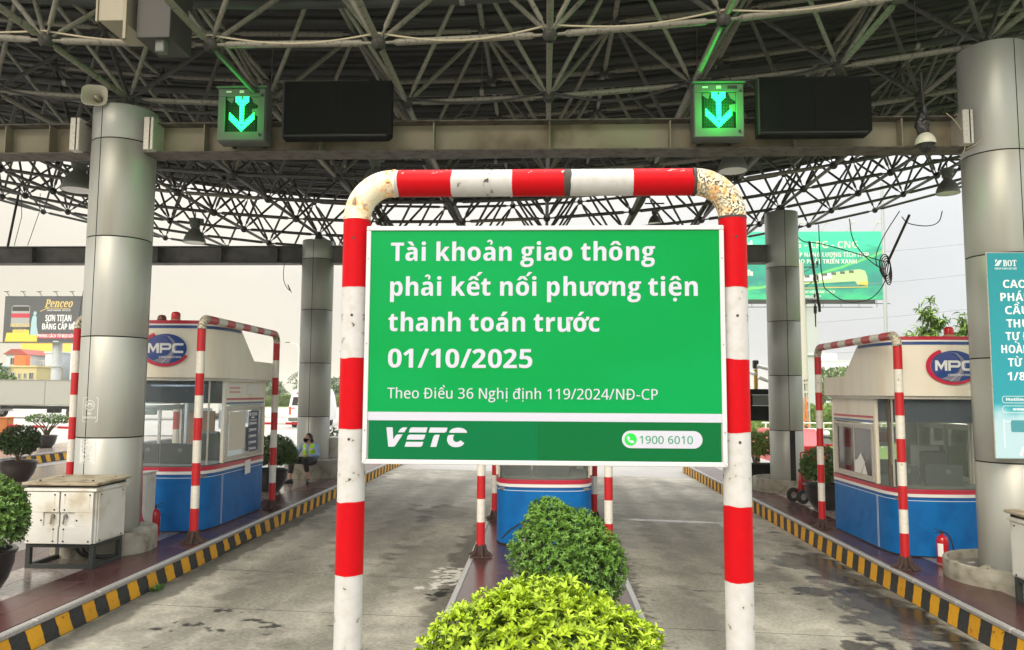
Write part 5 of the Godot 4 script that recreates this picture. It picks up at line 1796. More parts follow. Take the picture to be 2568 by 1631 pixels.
func build_hanging() -> void:
	make_signal("left green arrow signal on the front beam, nearer the sticker column", P(-3.905, 5.85, 9.62), 0.13)
	make_signal("right green arrow signal on the front beam, glowing brightest beside the right dark board", P(2.185, 5.845, 9.62), 0.50)
	make_led("left unlit black message board on the front beam", P(-2.67, 5.915, 9.64))
	make_led("right unlit black message board on the front beam, with a cut lower corner", P(3.38, 5.905, 9.64))
	make_lamp("bell lamp half hidden left of the sticker column", P(-8.75, 6.03, 14.0), 0.29)
	make_lamp("bell lamp above the rear beam right of the sticker column", P(-7.87, 5.62, 17.0), 0.24)
	make_lamp("wide bell lamp just above the right elbow of the near pipe frame", P(3.24, 6.12, 13.3), 0.25)
	make_lamp("bell lamp beside the banner column under the dome camera", P(7.47, 6.02, 14.5), 0.205)
	make_lamp("small lamp above the top right of the notice board", P(2.85, 6.68, 20.0), 0.17)
	make_lamp("lamp of which only the gear box shows under the front beam above the left elbow", P(-2.8, 5.72, 12.5), 0.2)
	# horn loudspeaker on the left column
	var h := thing("horn_speaker", "pale horn loudspeaker on top of the sticker column", "loudspeaker", P(-5.86, 6.13, 9.62), 0.18)
	var m := Mb.new()
	var ring := func(w: float, hh: float, z: float, pw: float) -> Array:
		var o := []
		for i in 32:
			var a := TAU * i / 32
			var c := cos(a); var s := sin(a)
			o.append(Vector3(signf(c) * pow(absf(c), pw) * w, signf(s) * pow(absf(s), pw) * hh, z))
		return o
	var rs := [ring.call(0.165, 0.140, 0.0, 0.55), ring.call(0.158, 0.133, 0.004, 0.55), ring.call(0.150, 0.126, -0.004, 0.55), ring.call(0.115, 0.097, -0.05, 0.7), ring.call(0.065, 0.06, -0.12, 0.9), ring.call(0.035, 0.035, -0.2, 1.0)]
	for k in rs.size() - 1:
		for i in 32:
			var a: Vector3 = rs[k][i]; var b: Vector3 = rs[k][(i + 1) % 32]; var c: Vector3 = rs[k + 1][(i + 1) % 32]; var d: Vector3 = rs[k + 1][i]
			m.flat(a, b, c, d, -Vector3(a.x, a.y, -0.15))
	for k in [[0, 0.0], [1, 0.0]]: pass
	var outer := [ring.call(0.165, 0.140, 0.0, 0.55), ring.call(0.13, 0.11, -0.055, 0.7), ring.call(0.075, 0.07, -0.13, 0.9), ring.call(0.05, 0.05, -0.22, 1.0)]
	for k in 3:
		for i in 32:
			var a: Vector3 = outer[k][i]; var b: Vector3 = outer[k][(i + 1) % 32]; var c: Vector3 = outer[k + 1][(i + 1) % 32]; var d: Vector3 = outer[k + 1][i]
			m.flat(a, b, c, d, Vector3(a.x, a.y, -0.1))
	part("horn", m, mat("horn_cream", lin(0.46, 0.44, 0.36), 0.4), h)
	m = Mb.new(); m.tube(Vector3(0, 0, -0.2), Vector3(0, 0, -0.06), 0.03, 0.024, 14); m.ball(Vector3(0, 0, -0.06), Vector3(0.024, 0.024, 0.02)); part("throat", m, M.horn_cream, h)
	m = Mb.new(); m.tube(Vector3(0, 0, -0.2), Vector3(0, 0, -0.36), 0.075, 0.07, 18); part("driver", m, M.grey_case, h)
	m = Mb.new(); m.box(Vector3(0.07, -0.02, -0.25), Vector3(0.12, 0.03, 0.04)); part("bracket", m, M.node, h)
	# dome camera under a torn black bag
	var c := thing("dome_camera", "white dome camera hanging under a torn black bag before the beam", "camera", P(4.76, 5.42, 9.72), 0.0)
	m = Mb.new(); m.lathe([Vector2(0.118, 0.0), Vector2(0.122, 0.02), Vector2(0.112, 0.07), Vector2(0.08, 0.12), Vector2(0.04, 0.15), Vector2(0.03, 0.17), Vector2(0, 0.172)], 26); part("cap", m, mat("dome_white", lin(0.60, 0.58, 0.50), 0.35), c)
	m = Mb.new(); m.lathe([Vector2(0, -0.115), Vector2(0.05, -0.10), Vector2(0.082, -0.06), Vector2(0.088, 0.0), Vector2(0.11, 0.004)], 24); m.box(Vector3(0.0, -0.05, 0.07), Vector3(0.07, 0.05, 0.06), 0.015); m.box(Vector3(0.10, -0.03, -0.02), Vector3(0.08, 0.03, 0.05), 0.01); part("lens_ball", m, M.black, c)
	m = Mb.new()
	var bones := []
	for k in 16: bones.append([Vector3(rng.randf_range(-0.09, 0.06), rng.randf_range(0.13, 0.42), rng.randf_range(-0.05, 0.05)), Vector3(rng.randf_range(-0.11, 0.05), rng.randf_range(0.08, 0.40), rng.randf_range(-0.05, 0.05)), 0.028, 0.012])
	bones.append([Vector3(0, 0.15, 0), Vector3(0.0, 0.5, 0), 0.045, 0.03])
	part("torn_bag", body_mesh(bones, 0.012, 0.03), mat("bag_black", lin(0.012, 0.012, 0.012), 0.3), c)
	m = Mb.new(); m.tube(Vector3(0, 0.17, 0), Vector3(0, 0.95, -0.05), 0.02, 0.02, 8); part("drop_pipe", m, M.black, c)
	# wires at the right end of the beam
	var w := thing("loose_wire", "pale loose wire looping down over the right end of the front beam", "wire", P(5.1, 5.86, 9.82))
	m = Mb.new(); m.sweep(smooth_path([Vector3(-0.02, 0, 0), Vector3(0.1, -0.15, 0.02), Vector3(0.17, -0.35, 0.02), Vector3(0.18, -0.47, 0.02), Vector3(0.16, -0.52, 0.0)], 8), 0.006, 6); m.sweep(smooth_path([Vector3(0.36, 0.0, 0.18), Vector3(0.36, -0.3, 0.18), Vector3(0.30, -0.42, 0.1), Vector3(0.2, -0.48, 0.02)], 8), 0.005, 6); part("strand", m, M.pale_cable, w)
	var w2 := thing("stay_cable", "thin dark wire running from the canopy edge down past the right booth", "wire", P(7.0, 6.1, 13.5))
	m = Mb.new(); m.sweep(smooth_path([Vector3(0.3, 0, 0), Vector3(0.05, -1.3, 0.6), Vector3(-0.55, -2.6, 1.5), Vector3(-1.35, -3.6, 2.3)], 8), 0.009, 6); part("strand", m, M.cable, w2)
	# boxes up in the frame on the left
	var bx := thing("ceiling_box", "cream box hung in the roof frame at the top left", "box", P(-4.50, 6.12, 7.6))
	m = Mb.new(); m.box(Vector3(0, 0.45, -0.3), Vector3(0.27, 0.9, 0.6), 0.006); part("case", m, mat("box_cream", lin(0.27, 0.245, 0.18), 0.6), bx)
	m = Mb.new(); m.box(Vector3(-0.145, 0.45, 0.0), Vector3(0.02, 0.92, 0.03)); m.box(Vector3(0.155, 0.35, 0.0), Vector3(0.03, 1.1, 0.03)); part("edge_trim", m, M.beam, bx)
	var bd := thing("ceiling_panel", "dark panel hung beside the cream box in the roof frame", "panel", P(-4.10, 5.98, 7.7))
	m = Mb.new(); m.box(Vector3(0, 0.5, -0.25), Vector3(0.36, 1.0, 0.5), 0.006); part("case", m, M.node, bd)
	m = Mb.new(); m.box(Vector3(0.05, -0.06, -0.1), Vector3(0.1, 0.14, 0.1), 0.01); part("bracket", m, M.grey_case, bd)

# ---------------------------------------------------------------- plants
func rosette(k: int, l: float, w: float, open: float, seed_: int) -> ArrayMesh:     # leaves round a shoot tip that points along +z
	var m := Mb.new()
	var lf := leaf_mesh(l, w, 0.28, 0.18)
	var r := RandomNumberGenerator.new()
	r.seed = seed_
	for i in k:
		var a := TAU * i / k + r.randf_range(-0.35, 0.35)
		var t := open * r.randf_range(0.55, 1.1)
		var d := Vector3(cos(a) * sin(t), sin(a) * sin(t), cos(t))
		var up := (Vector3(0, 0, 1) - d * d.z)
		if up.length() < 0.05: up = Vector3.UP
		up = up.normalized()
		var s := up.cross(d).normalized()
		m.add(lf, Transform3D(Basis(s, up, d).scaled_local(Vector3.ONE * r.randf_range(0.7, 1.15)), d * l * 0.05 - Vector3(0, 0, l * 0.25 * (i % 3))))
	return m.mesh()

func aim(d: Vector3) -> Basis:
	var up := Vector3(rng.randf_range(-1, 1), rng.randf_range(-1, 1), rng.randf_range(-1, 1))
	var s := up.cross(d)
	if s.length() < 0.01: s = Vector3.RIGHT
	s = s.normalized()
	return Basis(s, d.cross(s).normalized(), d)

func make_pot(parent: Node3D, r: float, h: float, m: Material) -> void:
	var p := Mb.new()
	p.lathe([Vector2(0, 0), Vector2(r * 0.52, 0), Vector2(r * 0.60, h * 0.05), Vector2(r * 0.83, h * 0.35), Vector2(r * 0.95, h * 0.65), Vector2(r * 0.97, h * 0.86), Vector2(r * 1.03, h * 0.92), Vector2(r * 1.05, h * 0.97), Vector2(r * 1.0, h), Vector2(r * 0.90, h * 0.985), Vector2(r * 0.88, h * 0.86)], 40)
	part("pot", p, m, parent)
	p = Mb.new(); p.lathe([Vector2(0, h * 0.9), Vector2(r * 0.5, h * 0.895), Vector2(r * 0.9, h * 0.87)], 24)
	part("soil", p, M.soil, parent)

# rosettes over lobes, bright at the tips and deep green within; the first few that show largest become parts of their own
func shoots(parent: Node3D, lobes: Array, count: int, meshes: Array, dark: Color, bright: Color, own := 0, sharp := 1.0) -> void:
	var list := []
	var tot := 0.0
	for l in lobes: tot += l[1].x * l[1].y
	for l in lobes:
		for i in int(count * l[1].x * l[1].y / tot):
			var u := Vector3(rng.randfn(), rng.randfn(), rng.randfn()).normalized()
			if u.y < -0.75: continue
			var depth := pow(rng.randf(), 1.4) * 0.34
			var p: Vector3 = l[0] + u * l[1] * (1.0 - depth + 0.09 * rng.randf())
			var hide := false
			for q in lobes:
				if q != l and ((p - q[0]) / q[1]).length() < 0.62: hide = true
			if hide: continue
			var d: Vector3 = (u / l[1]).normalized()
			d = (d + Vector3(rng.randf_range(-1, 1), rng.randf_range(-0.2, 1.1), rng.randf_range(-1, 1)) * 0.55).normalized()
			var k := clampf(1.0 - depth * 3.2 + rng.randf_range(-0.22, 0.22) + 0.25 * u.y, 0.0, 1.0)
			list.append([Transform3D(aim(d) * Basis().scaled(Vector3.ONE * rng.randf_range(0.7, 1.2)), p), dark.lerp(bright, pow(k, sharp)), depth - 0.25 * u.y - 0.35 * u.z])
	if own > 0:
		list.sort_custom(func(a, b): return a[2] < b[2])
		for i in mini(own, list.size()):
			var q := int(clampf((list[i][1].g - dark.g) / maxf(bright.g - dark.g, 0.01), 0, 0.999) * 5)
			var key := "shoot_%d_%d" % [parent.get_instance_id() % 100000, q]
			if not M.has(key):
				var c := dark.lerp(bright, (q + 0.5) / 5.0)
				var mm: StandardMaterial3D = M.leaf.duplicate()
				mm.vertex_color_use_as_albedo = false
				mm.albedo_color = c.linear_to_srgb()
				M[key] = mm
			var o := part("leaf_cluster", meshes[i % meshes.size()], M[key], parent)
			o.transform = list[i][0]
	var per := []
	for k in meshes.size(): per.append([[], []])
	for i in range(own, list.size()):
		per[i % meshes.size()][0].append(list[i][0]); per[i % meshes.size()][1].append(list[i][1])
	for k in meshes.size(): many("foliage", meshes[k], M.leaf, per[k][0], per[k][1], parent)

func stems(parent: Node3D, n: int, r: float, y0: float, y1: float, spread: float) -> void:
	var m := Mb.new()
	for i in n:
		var a := TAU * i / n + rng.randf_range(-0.3, 0.3)
		var e := Vector3(cos(a) * spread * rng.randf_range(0.5, 1.0), y1, sin(a) * spread * rng.randf_range(0.5, 1.0))
		var mid := Vector3(e.x * 0.3 + rng.randf_range(-0.04, 0.04), lerpf(y0, y1, 0.45), e.z * 0.3 + rng.randf_range(-0.04, 0.04))
		m.sweep(smooth_path([Vector3(cos(a) * 0.04, y0, sin(a) * 0.04), mid, e], 4), r, 6, true, r * 0.4)
	part("stem", m, M.bark, parent)

func build_plants() -> void:
	# the golden bush in front
	var y := thing("golden_bush", "bright yellow-green bush in the foreground, cut off by the lower edge", "bush", P(0.0, 0.116, 4.05))
	make_pot(y, 0.42, 0.5, M.pot)
	stems(y, 7, 0.016, 0.42, 0.9, 0.4)
	var gl := [rosette(7, 0.038, 0.0165, 1.0, 1), rosette(6, 0.042, 0.017, 1.15, 2), rosette(8, 0.034, 0.015, 0.9, 3)]
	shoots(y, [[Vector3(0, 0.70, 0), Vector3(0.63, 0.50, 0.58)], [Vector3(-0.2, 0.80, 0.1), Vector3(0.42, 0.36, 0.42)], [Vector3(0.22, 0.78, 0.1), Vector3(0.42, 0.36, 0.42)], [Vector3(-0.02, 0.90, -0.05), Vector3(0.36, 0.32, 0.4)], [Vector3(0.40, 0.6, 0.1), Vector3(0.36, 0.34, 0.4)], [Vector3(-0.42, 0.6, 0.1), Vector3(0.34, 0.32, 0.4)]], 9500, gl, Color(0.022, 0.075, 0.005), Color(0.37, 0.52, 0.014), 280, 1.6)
	# the dark bush behind it
	var g := thing("dark_bush", "dark green clipped bush between the golden bush and the middle booth", "bush", P(0.19, 0.116, 7.4))
	make_pot(g, 0.38, 0.48, M.pot)
	stems(g, 6, 0.014, 0.4, 0.85, 0.3)
	var dl := [rosette(7, 0.036, 0.015, 1.1, 11), rosette(6, 0.040, 0.016, 1.0, 12)]
	shoots(g, [[Vector3(0.0, 0.70, 0), Vector3(0.50, 0.36, 0.46)], [Vector3(0.12, 0.56, 0.05), Vector3(0.44, 0.36, 0.44)], [Vector3(-0.12, 0.92, 0), Vector3(0.25, 0.26, 0.28)], [Vector3(-0.14, 1.06, -0.02), Vector3(0.19, 0.14, 0.2)], [Vector3(0.12, 0.9, 0), Vector3(0.24, 0.2, 0.28)]], 6500, dl, Color(0.010, 0.045, 0.005), Color(0.11, 0.24, 0.022), 120, 1.2)
	# potted shrubs
	var sl := [rosette(6, 0.048, 0.020, 1.1, 21), rosette(7, 0.042, 0.019, 1.0, 22)]
	var da := Color(0.008, 0.032, 0.006)
	var br := Color(0.075, 0.165, 0.025)
	for q in [[P(-5.66, 0.25, 7.72), 0.345, 0.46, "potted shrub in a dark bowl pot before the white cabinet, at the left edge", [[Vector3(-0.10, 0.84, 0), Vector3(0.50, 0.36, 0.48)], [Vector3(0.22, 0.74, 0.1), Vector3(0.28, 0.26, 0.3)], [Vector3(-0.2, 0.98, 0), Vector3(0.3, 0.22, 0.3)]], 5200, M.pot, da, Color(0.10, 0.20, 0.03)],
			[P(-10.85, 0.43, 15.85), 0.35, 0.42, "round shrub in a brown bowl pot on the next island to the left", [[Vector3(0, 0.86, 0), Vector3(0.36, 0.28, 0.36)], [Vector3(-0.2, 0.78, 0), Vector3(0.25, 0.2, 0.25)], [Vector3(0.18, 0.8, 0.05), Vector3(0.22, 0.22, 0.25)], [Vector3(0, 0.7, 0), Vector3(0.3, 0.2, 0.3)]], 2600, M.pot_brown, Color(0.006, 0.02, 0.005), Color(0.04, 0.09, 0.015)],
			[P(-5.66, 0.25, 16.1), 0.36, 0.46, "potted shrub behind the left booth, beside the seated worker", [[Vector3(0.05, 0.82, 0), Vector3(0.44, 0.32, 0.42)], [Vector3(0.3, 0.72, 0), Vector3(0.24, 0.22, 0.25)], [Vector3(0, 0.68, 0), Vector3(0.34, 0.2, 0.3)]], 2800, M.pot, da, br],
			[P(5.60, 0.04, 15.95), 0.42, 0.5, "potted shrub behind the right booth, next to the wheeled extinguisher", [[Vector3(0, 0.88, 0), Vector3(0.46, 0.33, 0.44)], [Vector3(-0.2, 0.75, 0), Vector3(0.28, 0.26, 0.3)], [Vector3(0.1, 0.72, 0), Vector3(0.36, 0.22, 0.3)]], 2800, M.pot, da, br]]:
		var s := thing("potted_shrub", q[3], "potted plant", q[0], rng.randf() * 0.4, "round shrubs in bowl pots")
		make_pot(s, q[1], q[2], q[6])
		stems(s, 6, 0.014, q[2] * 0.85, q[2] + 0.35, 0.28)
		shoots(s, q[4], q[5], sl, q[7], q[8])
	# far bonsai with a flat crown
	var bo := thing("bonsai_tree", "flat-topped bonsai with open stems in a black pot, beyond the left lanes", "potted plant", P(-15.9, 0.47, 24.5))
	make_pot(bo, 0.31, 0.4, M.pot)
	stems(bo, 8, 0.03, 0.36, 0.85, 0.5)
	shoots(bo, [[Vector3(0, 0.94, 0), Vector3(0.62, 0.14, 0.5)], [Vector3(0.35, 0.86, 0), Vector3(0.35, 0.12, 0.3)], [Vector3(-0.3, 0.9, 0), Vector3(0.35, 0.13, 0.3)]], 700, sl, Color(0.03, 0.08, 0.012), Color(0.14, 0.26, 0.04))
	# box planter with a hedge behind the right rear column
	var hd := thing("hedge_planter", "clipped hedge in a black box planter left of the right rear column", "planter", P(5.45, 0.04, 20.6))
	var m := Mb.new(); m.box(Vector3(0, 0.24, 0), Vector3(1.25, 0.48, 0.5), 0.01); part("planter_box", m, M.matt_black, hd)
	stems(hd, 8, 0.012, 0.45, 0.8, 0.35)
	shoots(hd, [[Vector3(-0.4, 0.95, 0), Vector3(0.27, 0.36, 0.28)], [Vector3(0, 0.95, 0), Vector3(0.32, 0.36, 0.28)], [Vector3(0.38, 0.95, 0), Vector3(0.27, 0.36, 0.28)]], 2600, sl, Color(0.02, 0.05, 0.008), Color(0.20, 0.30, 0.04))
	var hp := thing("shrub", "small dark shrub behind the white box of the left rear column", "bush", P(-5.55, 0.25, 20.4))
	make_pot(hp, 0.3, 0.4, M.pot)
	shoots(hp, [[Vector3(0, 0.8, 0), Vector3(0.36, 0.3, 0.36)]], 500, sl, da, br)

# ---------------------------------------------------------------- cabinets, extinguishers, stickers and such
func make_cabinet(label: String, at: Vector3) -> Node3D:
	var c := thing("control_cabinet", label, "cabinet", at, 0.0, "white control cabinets on dark stands")
	var W := 0.84; var Dp := 0.66; var y0 := 0.285; var y1 := 0.93
	var m := Mb.new()                                     # stand: four posts, rails above and below
	for x in [-W / 2 + 0.045, W / 2 - 0.045]:
		for z in [-0.05, -Dp + 0.05]: m.box(Vector3(x, 0.14, z), Vector3(0.055, 0.28, 0.055), 0.003)
	for y in [0.025, 0.262]:
		m.box(Vector3(0, y, -0.05), Vector3(W - 0.146, 0.045, 0.05)); m.box(Vector3(0, y, -Dp + 0.05), Vector3(W - 0.146, 0.045, 0.05))
		for x in [-W / 2 + 0.045, W / 2 - 0.045]: m.box(Vector3(x, y, -Dp / 2), Vector3(0.05, 0.045, Dp - 0.157))
	part("stand", m, M.stand, c)
	m = Mb.new(); m.box(Vector3(0, (y0 + y1) / 2, -Dp / 2 - 0.012), Vector3(W - 0.02, y1 - y0, Dp - 0.024), 0.006); part("body", m, M.cabinet, c)
	m = Mb.new(); m.box(Vector3(0, y1 - 0.03, -Dp / 2), Vector3(W + 0.02, 0.035, Dp + 0.05), 0.006); part("rain_rail", m, M.cabinet, c)
	m = Mb.new(); m.box(Vector3(0, y1 + 0.012, -Dp / 2), Vector3(W - 0.02, 0.03, Dp - 0.03)); part("neck", m, M.joint, c)
	m = Mb.new(); m.box(Vector3(0, y1 + 0.045, -Dp / 2), Vector3(W + 0.06, 0.036, Dp + 0.09), 0.008, Basis(Vector3(1, 0, 0), 0.02)); part("lid", m, M.cabinet_top, c)
	for s in [-1.0, 1.0]:
		m = Mb.new()
		var dw := W / 2 - 0.035
		var cx: float = s * (dw / 2 + 0.008)
		# door leaf with a recess cut out beside the meeting edge
		var dy0 := y0 + 0.004; var dy1 := y1 - 0.055
		var ry0 := y0 + 0.20; var ry1 := y0 + 0.36
		m.box(Vector3(cx, (dy0 + ry0) / 2, 0.008), Vector3(dw, ry0 - dy0, 0.02), 0.003)
		m.box(Vector3(cx, (dy1 + ry1) / 2, 0.008), Vector3(dw, dy1 - ry1, 0.02), 0.003)
		m.box(Vector3(s * (dw + 0.008 - (dw - 0.18) / 2), (ry0 + ry1) / 2, 0.008), Vector3(dw - 0.18, ry1 - ry0 - 0.0008, 0.0196))
		m.box(Vector3(s * 0.098, (ry0 + ry1) / 2, -0.003), Vector3(0.178, ry1 - ry0 - 0.002, 0.006))
		var d := part("door", m, M.cabinet, c)
		m = Mb.new(); m.tube(Vector3(s * 0.075, ry1 - 0.04, 0.0), Vector3(s * 0.075, ry1 - 0.04, 0.03), 0.022, 0.02, 14)
		m.box(Vector3(s * 0.075 - 0.012, ry1 - 0.085, 0.026), Vector3(0.022, 0.10, 0.012), 0.005, Basis(Vector3(0, 0, 1), -0.12)); part("handle", m, M.steel, d)
		m = Mb.new()
		for q in [[0.06, dy1 - 0.03], [0.06, ry1 + 0.03], [0.06, ry0 - 0.03], [0.06, dy0 + 0.03], [dw - 0.03, dy1 - 0.03], [dw - 0.03, dy0 + 0.03], [0.21, (ry0 + ry1) / 2 - 0.01]]: m.tube(Vector3(s * q[0], q[1], 0.016), Vector3(s * q[0], q[1], 0.024), 0.011, 0.009, 10)
		part("bolt", m, M.black, d)
		m = Mb.new()
		for q in [[0.06, ry0 - 0.03, 0.11], [dw - 0.03, dy1 - 0.03, 0.16], [0.06, dy1 - 0.03, 0.10]]: m.box(Vector3(s * q[0], q[1] - q[2] / 2 - 0.01, 0.0186), Vector3(0.004, q[2], 0.0006))
		part("rust_run", m, mat("rust_run", lin(0.42, 0.30, 0.15), 0.8), d)
		m = Mb.new(); m.box(Vector3(s * (W / 2 - 0.004), (y0 + y1) / 2 - 0.02, -Dp / 2 - 0.01), Vector3(0.012, y1 - y0 - 0.08, Dp - 0.1), 0.003)
		var sp := part("side_panel", m, M.cabinet, c)
		m = Mb.new()
		for q in [[-0.1, y1 - 0.09], [-Dp + 0.1, y1 - 0.09], [-0.1, y0 + 0.03], [-Dp + 0.1, y0 + 0.03]]: m.tube(Vector3(s * (W / 2), q[1], q[0]), Vector3(s * (W / 2 + 0.008), q[1], q[0]), 0.011, 0.009, 10)
		part("bolt", m, M.black, sp)
	m = Mb.new()
	for q in [[-0.32, -0.1], [-0.30, -0.5], [0.3, -0.12], [0.33, -0.55]]: m.tube(Vector3(q[0], y1 + 0.06, q[1]), Vector3(q[0], y1 + 0.072, q[1]), 0.014, 0.01, 10)
	part("bolt", m, M.black, c)
	m = Mb.new()
	for k in 3: m.sweep(smooth_path([Vector3(0.02 + 0.07 * k, 0.3, -0.3), Vector3(0.05 + 0.07 * k, 0.14, -0.32), Vector3(0.16 + 0.06 * k, 0.06, -0.4), Vector3(0.34, 0.04, -0.58)], 5), 0.02, 8)
	part("conduit", m, M.rubber, c)
	return c

func make_extinguisher(label: String, at: Vector3, turn: float) -> void:
	var e := thing("fire_extinguisher", label, "fire extinguisher", at, turn, "red hand extinguishers beside the booths")
	var m := Mb.new(); m.lathe([Vector2(0, 0), Vector2(0.07, 0), Vector2(0.075, 0.008), Vector2(0.075, 0.30), Vector2(0.066, 0.335), Vector2(0.04, 0.36), Vector2(0.022, 0.37), Vector2(0.02, 0.39)], 26); part("cylinder", m, M.ext_red, e)
	m = Mb.new(); m.lathe([Vector2(0.0755, 0.09), Vector2(0.0762, 0.09), Vector2(0.0762, 0.26), Vector2(0.0755, 0.26)], 10, 1.9, 2.9); part("label_sheet", m, M.paper, e)
	m = Mb.new(); m.tube(Vector3(0, 0.385, 0), Vector3(0, 0.42, 0), 0.022, 0.018, 12); m.box(Vector3(-0.05, 0.435, 0), Vector3(0.11, 0.012, 0.02), 0.004, Basis(Vector3(0, 0, 1), -0.35)); m.box(Vector3(-0.05, 0.405, 0), Vector3(0.09, 0.010, 0.018), 0.003, Basis(Vector3(0, 0, 1), 0.15)); part("valve", m, M.black, e)
	m = Mb.new(); m.sweep(smooth_path([Vector3(0.015, 0.41, 0), Vector3(0.08, 0.37, 0.01), Vector3(0.12, 0.26, 0.02), Vector3(0.145, 0.12, 0.02)], 6), 0.010, 8); m.tube(Vector3(0.145, 0.13, 0.02), Vector3(0.15, 0.06, 0.02), 0.012, 0.016, 10); part("hose", m, M.rubber, e)

func wrapped(m: Mb, r: float) -> Mb:                    # lays flat work round a column of radius r
	for i in m.v.size():
		var q := m.v[i]
		var a := q.x / r
		m.v[i] = Vector3(sin(a) * (r + q.z), q.y, cos(a) * (r + q.z))
		var n := m.n[i]
		m.n[i] = Vector3(n.x * cos(a) + n.z * sin(a), n.y, n.z * cos(a) - n.x * sin(a))
	return m

func rounded(w: float, h: float, r: float) -> PackedVector2Array:
	var p := PackedVector2Array()
	for c in [[1, 1, 0.0], [-1, 1, 0.5], [-1, -1, 1.0], [1, -1, 1.5]]:
		for i in 6:
			var a: float = PI * (c[2] + 0.5 * i / 5.0)
			p.append(Vector2(c[0] * (w / 2 - r) + cos(a) * r, c[1] * (h / 2 - r) + sin(a) * r))
	return p

func frame_outline(m: Mb, w: float, h: float, r: float, t: float) -> void:
	var o := rounded(w, h, r)
	var i := rounded(w - 2 * t, h - 2 * t, r - t)
	for k in o.size():
		var q := (k + 1) % o.size()
		m.flat(Vector3(o[k].x, o[k].y, 0.001), Vector3(o[q].x, o[q].y, 0.001), Vector3(i[q].x, i[q].y, 0.001), Vector3(i[k].x, i[k].y, 0.001), Vector3.BACK)

func sticker_art(m: Mb, y: float) -> void:             # a small motorcycle in a struck-out circle over two lines of words
	for c in [-0.032, 0.032]:
		for k in 16:
			var a0 := TAU * k / 16; var a1 := TAU * (k + 1) / 16
			m.flat(Vector3(c + cos(a0) * 0.016, y + sin(a0) * 0.016, 0.0015), Vector3(c + cos(a1) * 0.016, y + sin(a1) * 0.016, 0.0015), Vector3(c + cos(a1) * 0.010, y + sin(a1) * 0.010, 0.0015), Vector3(c + cos(a0) * 0.010, y + sin(a0) * 0.010, 0.0015), Vector3.BACK)
	m.flat(Vector3(-0.03, y + 0.012, 0.0016), Vector3(0.03, y + 0.012, 0.0016), Vector3(0.02, y + 0.026, 0.0016), Vector3(-0.02, y + 0.026, 0.0016), Vector3.BACK)
	for k in 24:
		var a0 := TAU * k / 24; var a1 := TAU * (k + 0.9) / 24
		m.flat(Vector3(cos(a0) * 0.066, y + sin(a0) * 0.066, 0.0014), Vector3(cos(a1) * 0.066, y + sin(a1) * 0.066, 0.0014), Vector3(cos(a1) * 0.058, y + sin(a1) * 0.058, 0.0014), Vector3(cos(a0) * 0.058, y + sin(a0) * 0.058, 0.0014), Vector3.BACK)

func sticker(label: String, at: Vector3, turn: float, r: float, solid: bool) -> void:
	var s := thing("sticker", label, "sticker", at, turn, "no motorcycles stickers on the columns")
	var m := Mb.new()
	var W := 0.225; var H := 0.31
	if not solid:
		frame_outline(m, W, H, 0.025, 0.007)
		sticker_art(m, 0.055)
	else:
		frame_outline(m, W, H, 0.008, 0.010)
		sticker_art(m, 0.06)
		var yy := H / 2 - 0.014
		while yy > -H / 2 + 0.01:                          # the film has cracked into white ribbons
			var hh := rng.randf_range(0.008, 0.016)
			for sd in [-1.0, 1.0]:
				var x0: float = sd * rng.randf_range(0.075, 0.10) if yy > -0.01 else sd * rng.randf_range(0.03, 0.07)
				for e in 4:
					var xa: float = lerpf(x0, sd * W / 2, e / 4.0); var xb: float = lerpf(x0, sd * W / 2, (e + 1) / 4.0)
					m.flat(Vector3(xa, yy, 0.001), Vector3(xb, yy + rng.randf_range(-0.003, 0.003), 0.001), Vector3(xb, yy - hh, 0.001), Vector3(xa, yy - hh + rng.randf_range(-0.003, 0.003), 0.001), Vector3.BACK)
			yy -= hh + rng.randf_range(0.004, 0.009)
	part("outline", wrapped(m, r), mat("sticker_white", lin(0.66, 0.67, 0.68), 0.5), s)
	var t := lettering("NO", 0.034, 0.052, true, 0.001)
	t.xf = Transform3D()
	var tt := Mb.new(); tt.add(t, Transform3D(Basis(), Vector3(-0.026, -0.065, 0.0015)))
	part("lettering", wrapped(tt, r), M.sticker_white, s)
	tt = Mb.new(); tt.add(lettering("MOTORCYCLES", 0.026, 0.19, true, 0.001), Transform3D(Basis(), Vector3(-0.095, -0.112, 0.0015)))
	part("lettering", wrapped(tt, r), M.sticker_white, s)

